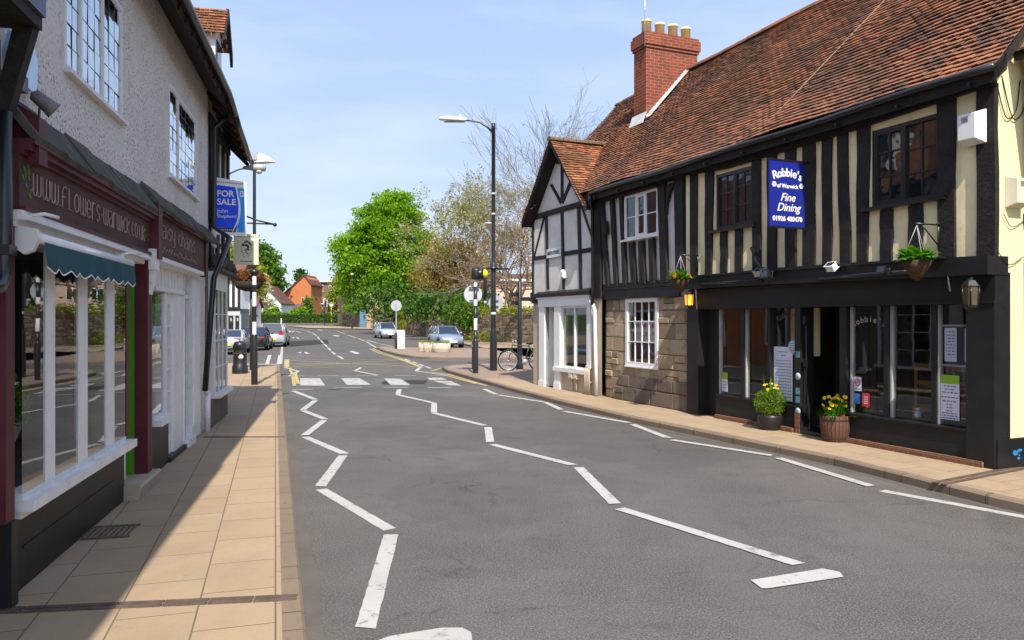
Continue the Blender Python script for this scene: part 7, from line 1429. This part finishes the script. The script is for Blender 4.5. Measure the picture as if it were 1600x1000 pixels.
# brick houses down the side street, hidden by the left row but mirrored in the shop windows
for X0, Y0, lab in ((-13.5, 17.5, 'brick house with sash windows round the corner of the left row'), (-19.5, 19.5, 'second brick house farther down the side street on the left')):
    o = Vector((X0, Y0, .08)); t = thing('brick_house', lab, 'house', o, R(17), 'brick houses down the side street'); m = MB(); m.box((0, 5, 2.7), (6.0, 10, 5.4)); m.build('wall', OBRICK, t, True); m = MB(); m.prism([(-3.2, -.2, 5.3), (3.2, -.2, 5.3), (0, -.2, 8.0)], (0, 10.4, 0)); m.build('roof', TILEFAR, t, True)
    for z in (1.5, 4.0):
        for y in (1.6, 4.2, 6.8, 9.0):
            m = MB(); m.box((3.03, y, z), (.1, 1.1, 1.5)); f_ = m.build('window', WHR, t, True); m = MB(); m.box((3.09, y, z), (.02, .9, 1.3)); m.build('pane', PANE, f_, True)
# row behind the hedge and wooded skyline so that the far edges are closed
for i, (px, y, s_) in enumerate(((250, 190, 1.3), (300, 170, 1.0), (560, 190, 1.1), (660, 170, 1.0), (860, 170, 1.2), (960, 160, 1.0))):
    tree('distant_tree', 'distant green tree mostly hidden '+['behind the timbered house roof on the left', 'behind the small street lamp on the left', 'behind the green chestnut', 'behind the copper tree', 'behind the gable of the timbered building', 'behind the brick chimney'][i], at(px, y), 4, .4, [(0, 0, 6*s_, 6*s_, 4, 4*s_), (5*s_, 0, 4.5*s_, 4*s_, 4, 3.5*s_), (-5*s_, 0, 4.5*s_, 4*s_, 4, 3.5*s_)], 150, 14, .8, .6, LF_HEDGE, group='distant trees behind the street')
# ------------------------------------------------------------------ small plants
def tuft(P, n, r, h, zoff=0):
    out = rng.normal(size=(n, 3))*np.array((r*.5, r*.5, h*.4)); out[:, 2] = np.abs(out[:, 2])+zoff; return out
for t, o, r, h in PLANTS:
    leaf_mesh('plants', tuft(None, int(600*r+120), r*1.3, .16, h*.9), .035, LF_YEL, t, local=True)
t, o = TOPI
def ballpts(c_, r, n): d = rng.normal(size=(n, 3)); d /= np.linalg.norm(d, axis=1)[:, None]; return np.array(c_)+d*(r*rng.uniform(.75, 1.03, n))[:, None]
leaf_mesh('topiary', np.concatenate([ballpts((0, 0, 1.45), .36, 900), ballpts((-.02, 0, 2.05), .20, 350)]), .045, LF_YEL, t, local=True); m = MB(); m.tube([(0, 0, 1.0), (0, 0, 2.0)], .04, 6); m.build('stem', BARK, t, True)
o = BPOST+Vector((-.1, 0, 3.1)); t = thing('flower_ring', 'large ring of rusty brown dried flowers on the thin black post', 'flower basket', o)
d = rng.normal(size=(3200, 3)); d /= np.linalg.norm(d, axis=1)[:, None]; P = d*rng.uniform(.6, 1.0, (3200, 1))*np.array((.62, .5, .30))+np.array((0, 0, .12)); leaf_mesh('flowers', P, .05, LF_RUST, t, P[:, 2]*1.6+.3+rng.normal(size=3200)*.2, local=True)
local_lathe([(.1, -.35), (.4, -.25), (.5, -.02), (.4, .0), (0, 0)], plain('dark_moss_basket', (.03, .025, .018), .95), t, 'basket', n=16)
t, o, r = BASK[0]
def blades(name, n, r, L, mt, par, droop=.35, w=.03, z0=0, up=.7):                 # broad strap leaves rising and arching outwards
    m = MB()
    for i in range(n):
        a = random.uniform(0, 6.28); d = Vector((math.cos(a), math.sin(a), 0)); s_ = Vector((-d.y, d.x, 0)); p0 = d*random.uniform(0, r*.8)+Vector((0, 0, z0)); l = L*random.uniform(.6, 1.15); e = up*random.uniform(.5, 1.3); pts = []
        for k in range(5): f = k/4; pts.append((p0+d*l*f*(1-e*.5)+Vector((0, 0, l*(e*f-droop*f*f))), w*math.sin(math.pi*(.12+.83*f))))
        c_ = random.random()
        for (p1, w1), (p2, w2) in zip(pts, pts[1:]): m.face([p1-s_*w1, p1+s_*w1, p2+s_*w2, p2-s_*w2], 0, True, c_)
    return m.build(name, mt, par, True)
LEAFB = m_leaf('basket_leaves', (.03, .12, .01), (.12, .34, .02), .4)
blades('leaves', 120, r, .25, LEAFB, t, .5, .045, .0, .95); t, o, r = BASK[1]; blades('leaves', 80, r, .27, LEAFB, t, .45, .03, .0, .9)
ORNG = plain('orange_petals', (.75, .22, .02), .6, .2, 20); YELP = plain('yellow_petals', (.80, .58, .01), .6, .12, 20); REDP = plain('red_petals', (.6, .02, .04), .6)
def blooms(name, pts, r, mt, par):
    for p in pts:
        m = MB(); n_ = Vector((random.gauss(0, .4), random.gauss(-.6, .3), random.gauss(.6, .3))).normalized(); u = n_.orthogonal().normalized(); v = n_.cross(u)
        for k in range(6): a = k*math.pi/3; d = u*math.cos(a)+v*math.sin(a); e = -u*math.sin(a)+v*math.cos(a); m.face([Vector(p), Vector(p)+d*r*.6+e*r*.35+n_*r*.2, Vector(p)+d*r+n_*r*.1, Vector(p)+d*r*.6-e*r*.35+n_*r*.2])
        m.lathe(Vector(p), [(r*.32, 0), (r*.42, r*.5)], 7, ax=n_); m.build(name, mt, par, True)
blooms('orange_flower', [(random.uniform(-.2, .2), random.uniform(-.2, .15), random.uniform(.02, .10)) for _ in range(14)], .03, ORNG, t)
t, o = POT1; LEAFS = m_leaf('shrub_leaves', (.05, .12, .01), (.20, .30, .02), .35)
P = np.concatenate([ballpts((0, 0, .42), .25, 2600), ballpts((0, 0, .38), .16, 600)]); leaf_mesh('shrub', P, .016, LEAFS, t, local=True); blades('daffodil_leaves', 14, .08, .26, LEAFB, t, .2, .012, .5, 1.3); blooms('yellow_flower', [(random.uniform(-.14, .12), random.uniform(-.12, .08), random.uniform(.62, .74)) for _ in range(7)], .03, YELP, t)
t, o = POT2; blades('leaves', 85, .17, .30, LEAFB, t, .45, .014, .33, 1.1); blades('lettuce_leaves', 40, .15, .16, LEAFS, t, .3, .03, .33, .6)
st_ = MB(); pts = []
for i in range(24): x, y = random.uniform(-.17, .17), random.uniform(-.15, .12); z = random.uniform(.48, .66); st_.tube([(x*.6, y*.6, .33), (x, y, z)], .004, 4); pts.append((x*1.05, y*1.05-.01, z))
st_.build('stalks', LEAFB, t, True); blooms('daffodil', pts, .032, YELP, t); blooms('red_flower', [(.02, -.17, .37), (.05, -.16, .38)], .035, REDP, t)
for o_ in list(bpy.data.objects):
    if o_.name.startswith('flower_urn'):
        leaf_mesh('plants', ballpts((0, 0, .55), .24, 500), .035, LF_HEDGE, o_, local=True); blooms('white_flower', [(random.uniform(-.2, .2), random.uniform(-.2, .2), random.uniform(.55, .8)) for _ in range(16)], .04, WHITEP, o_); blooms('yellow_flower', [(random.uniform(-.2, .2), random.uniform(-.2, .2), random.uniform(.5, .72)) for _ in range(8)], .04, YELP, o_); break
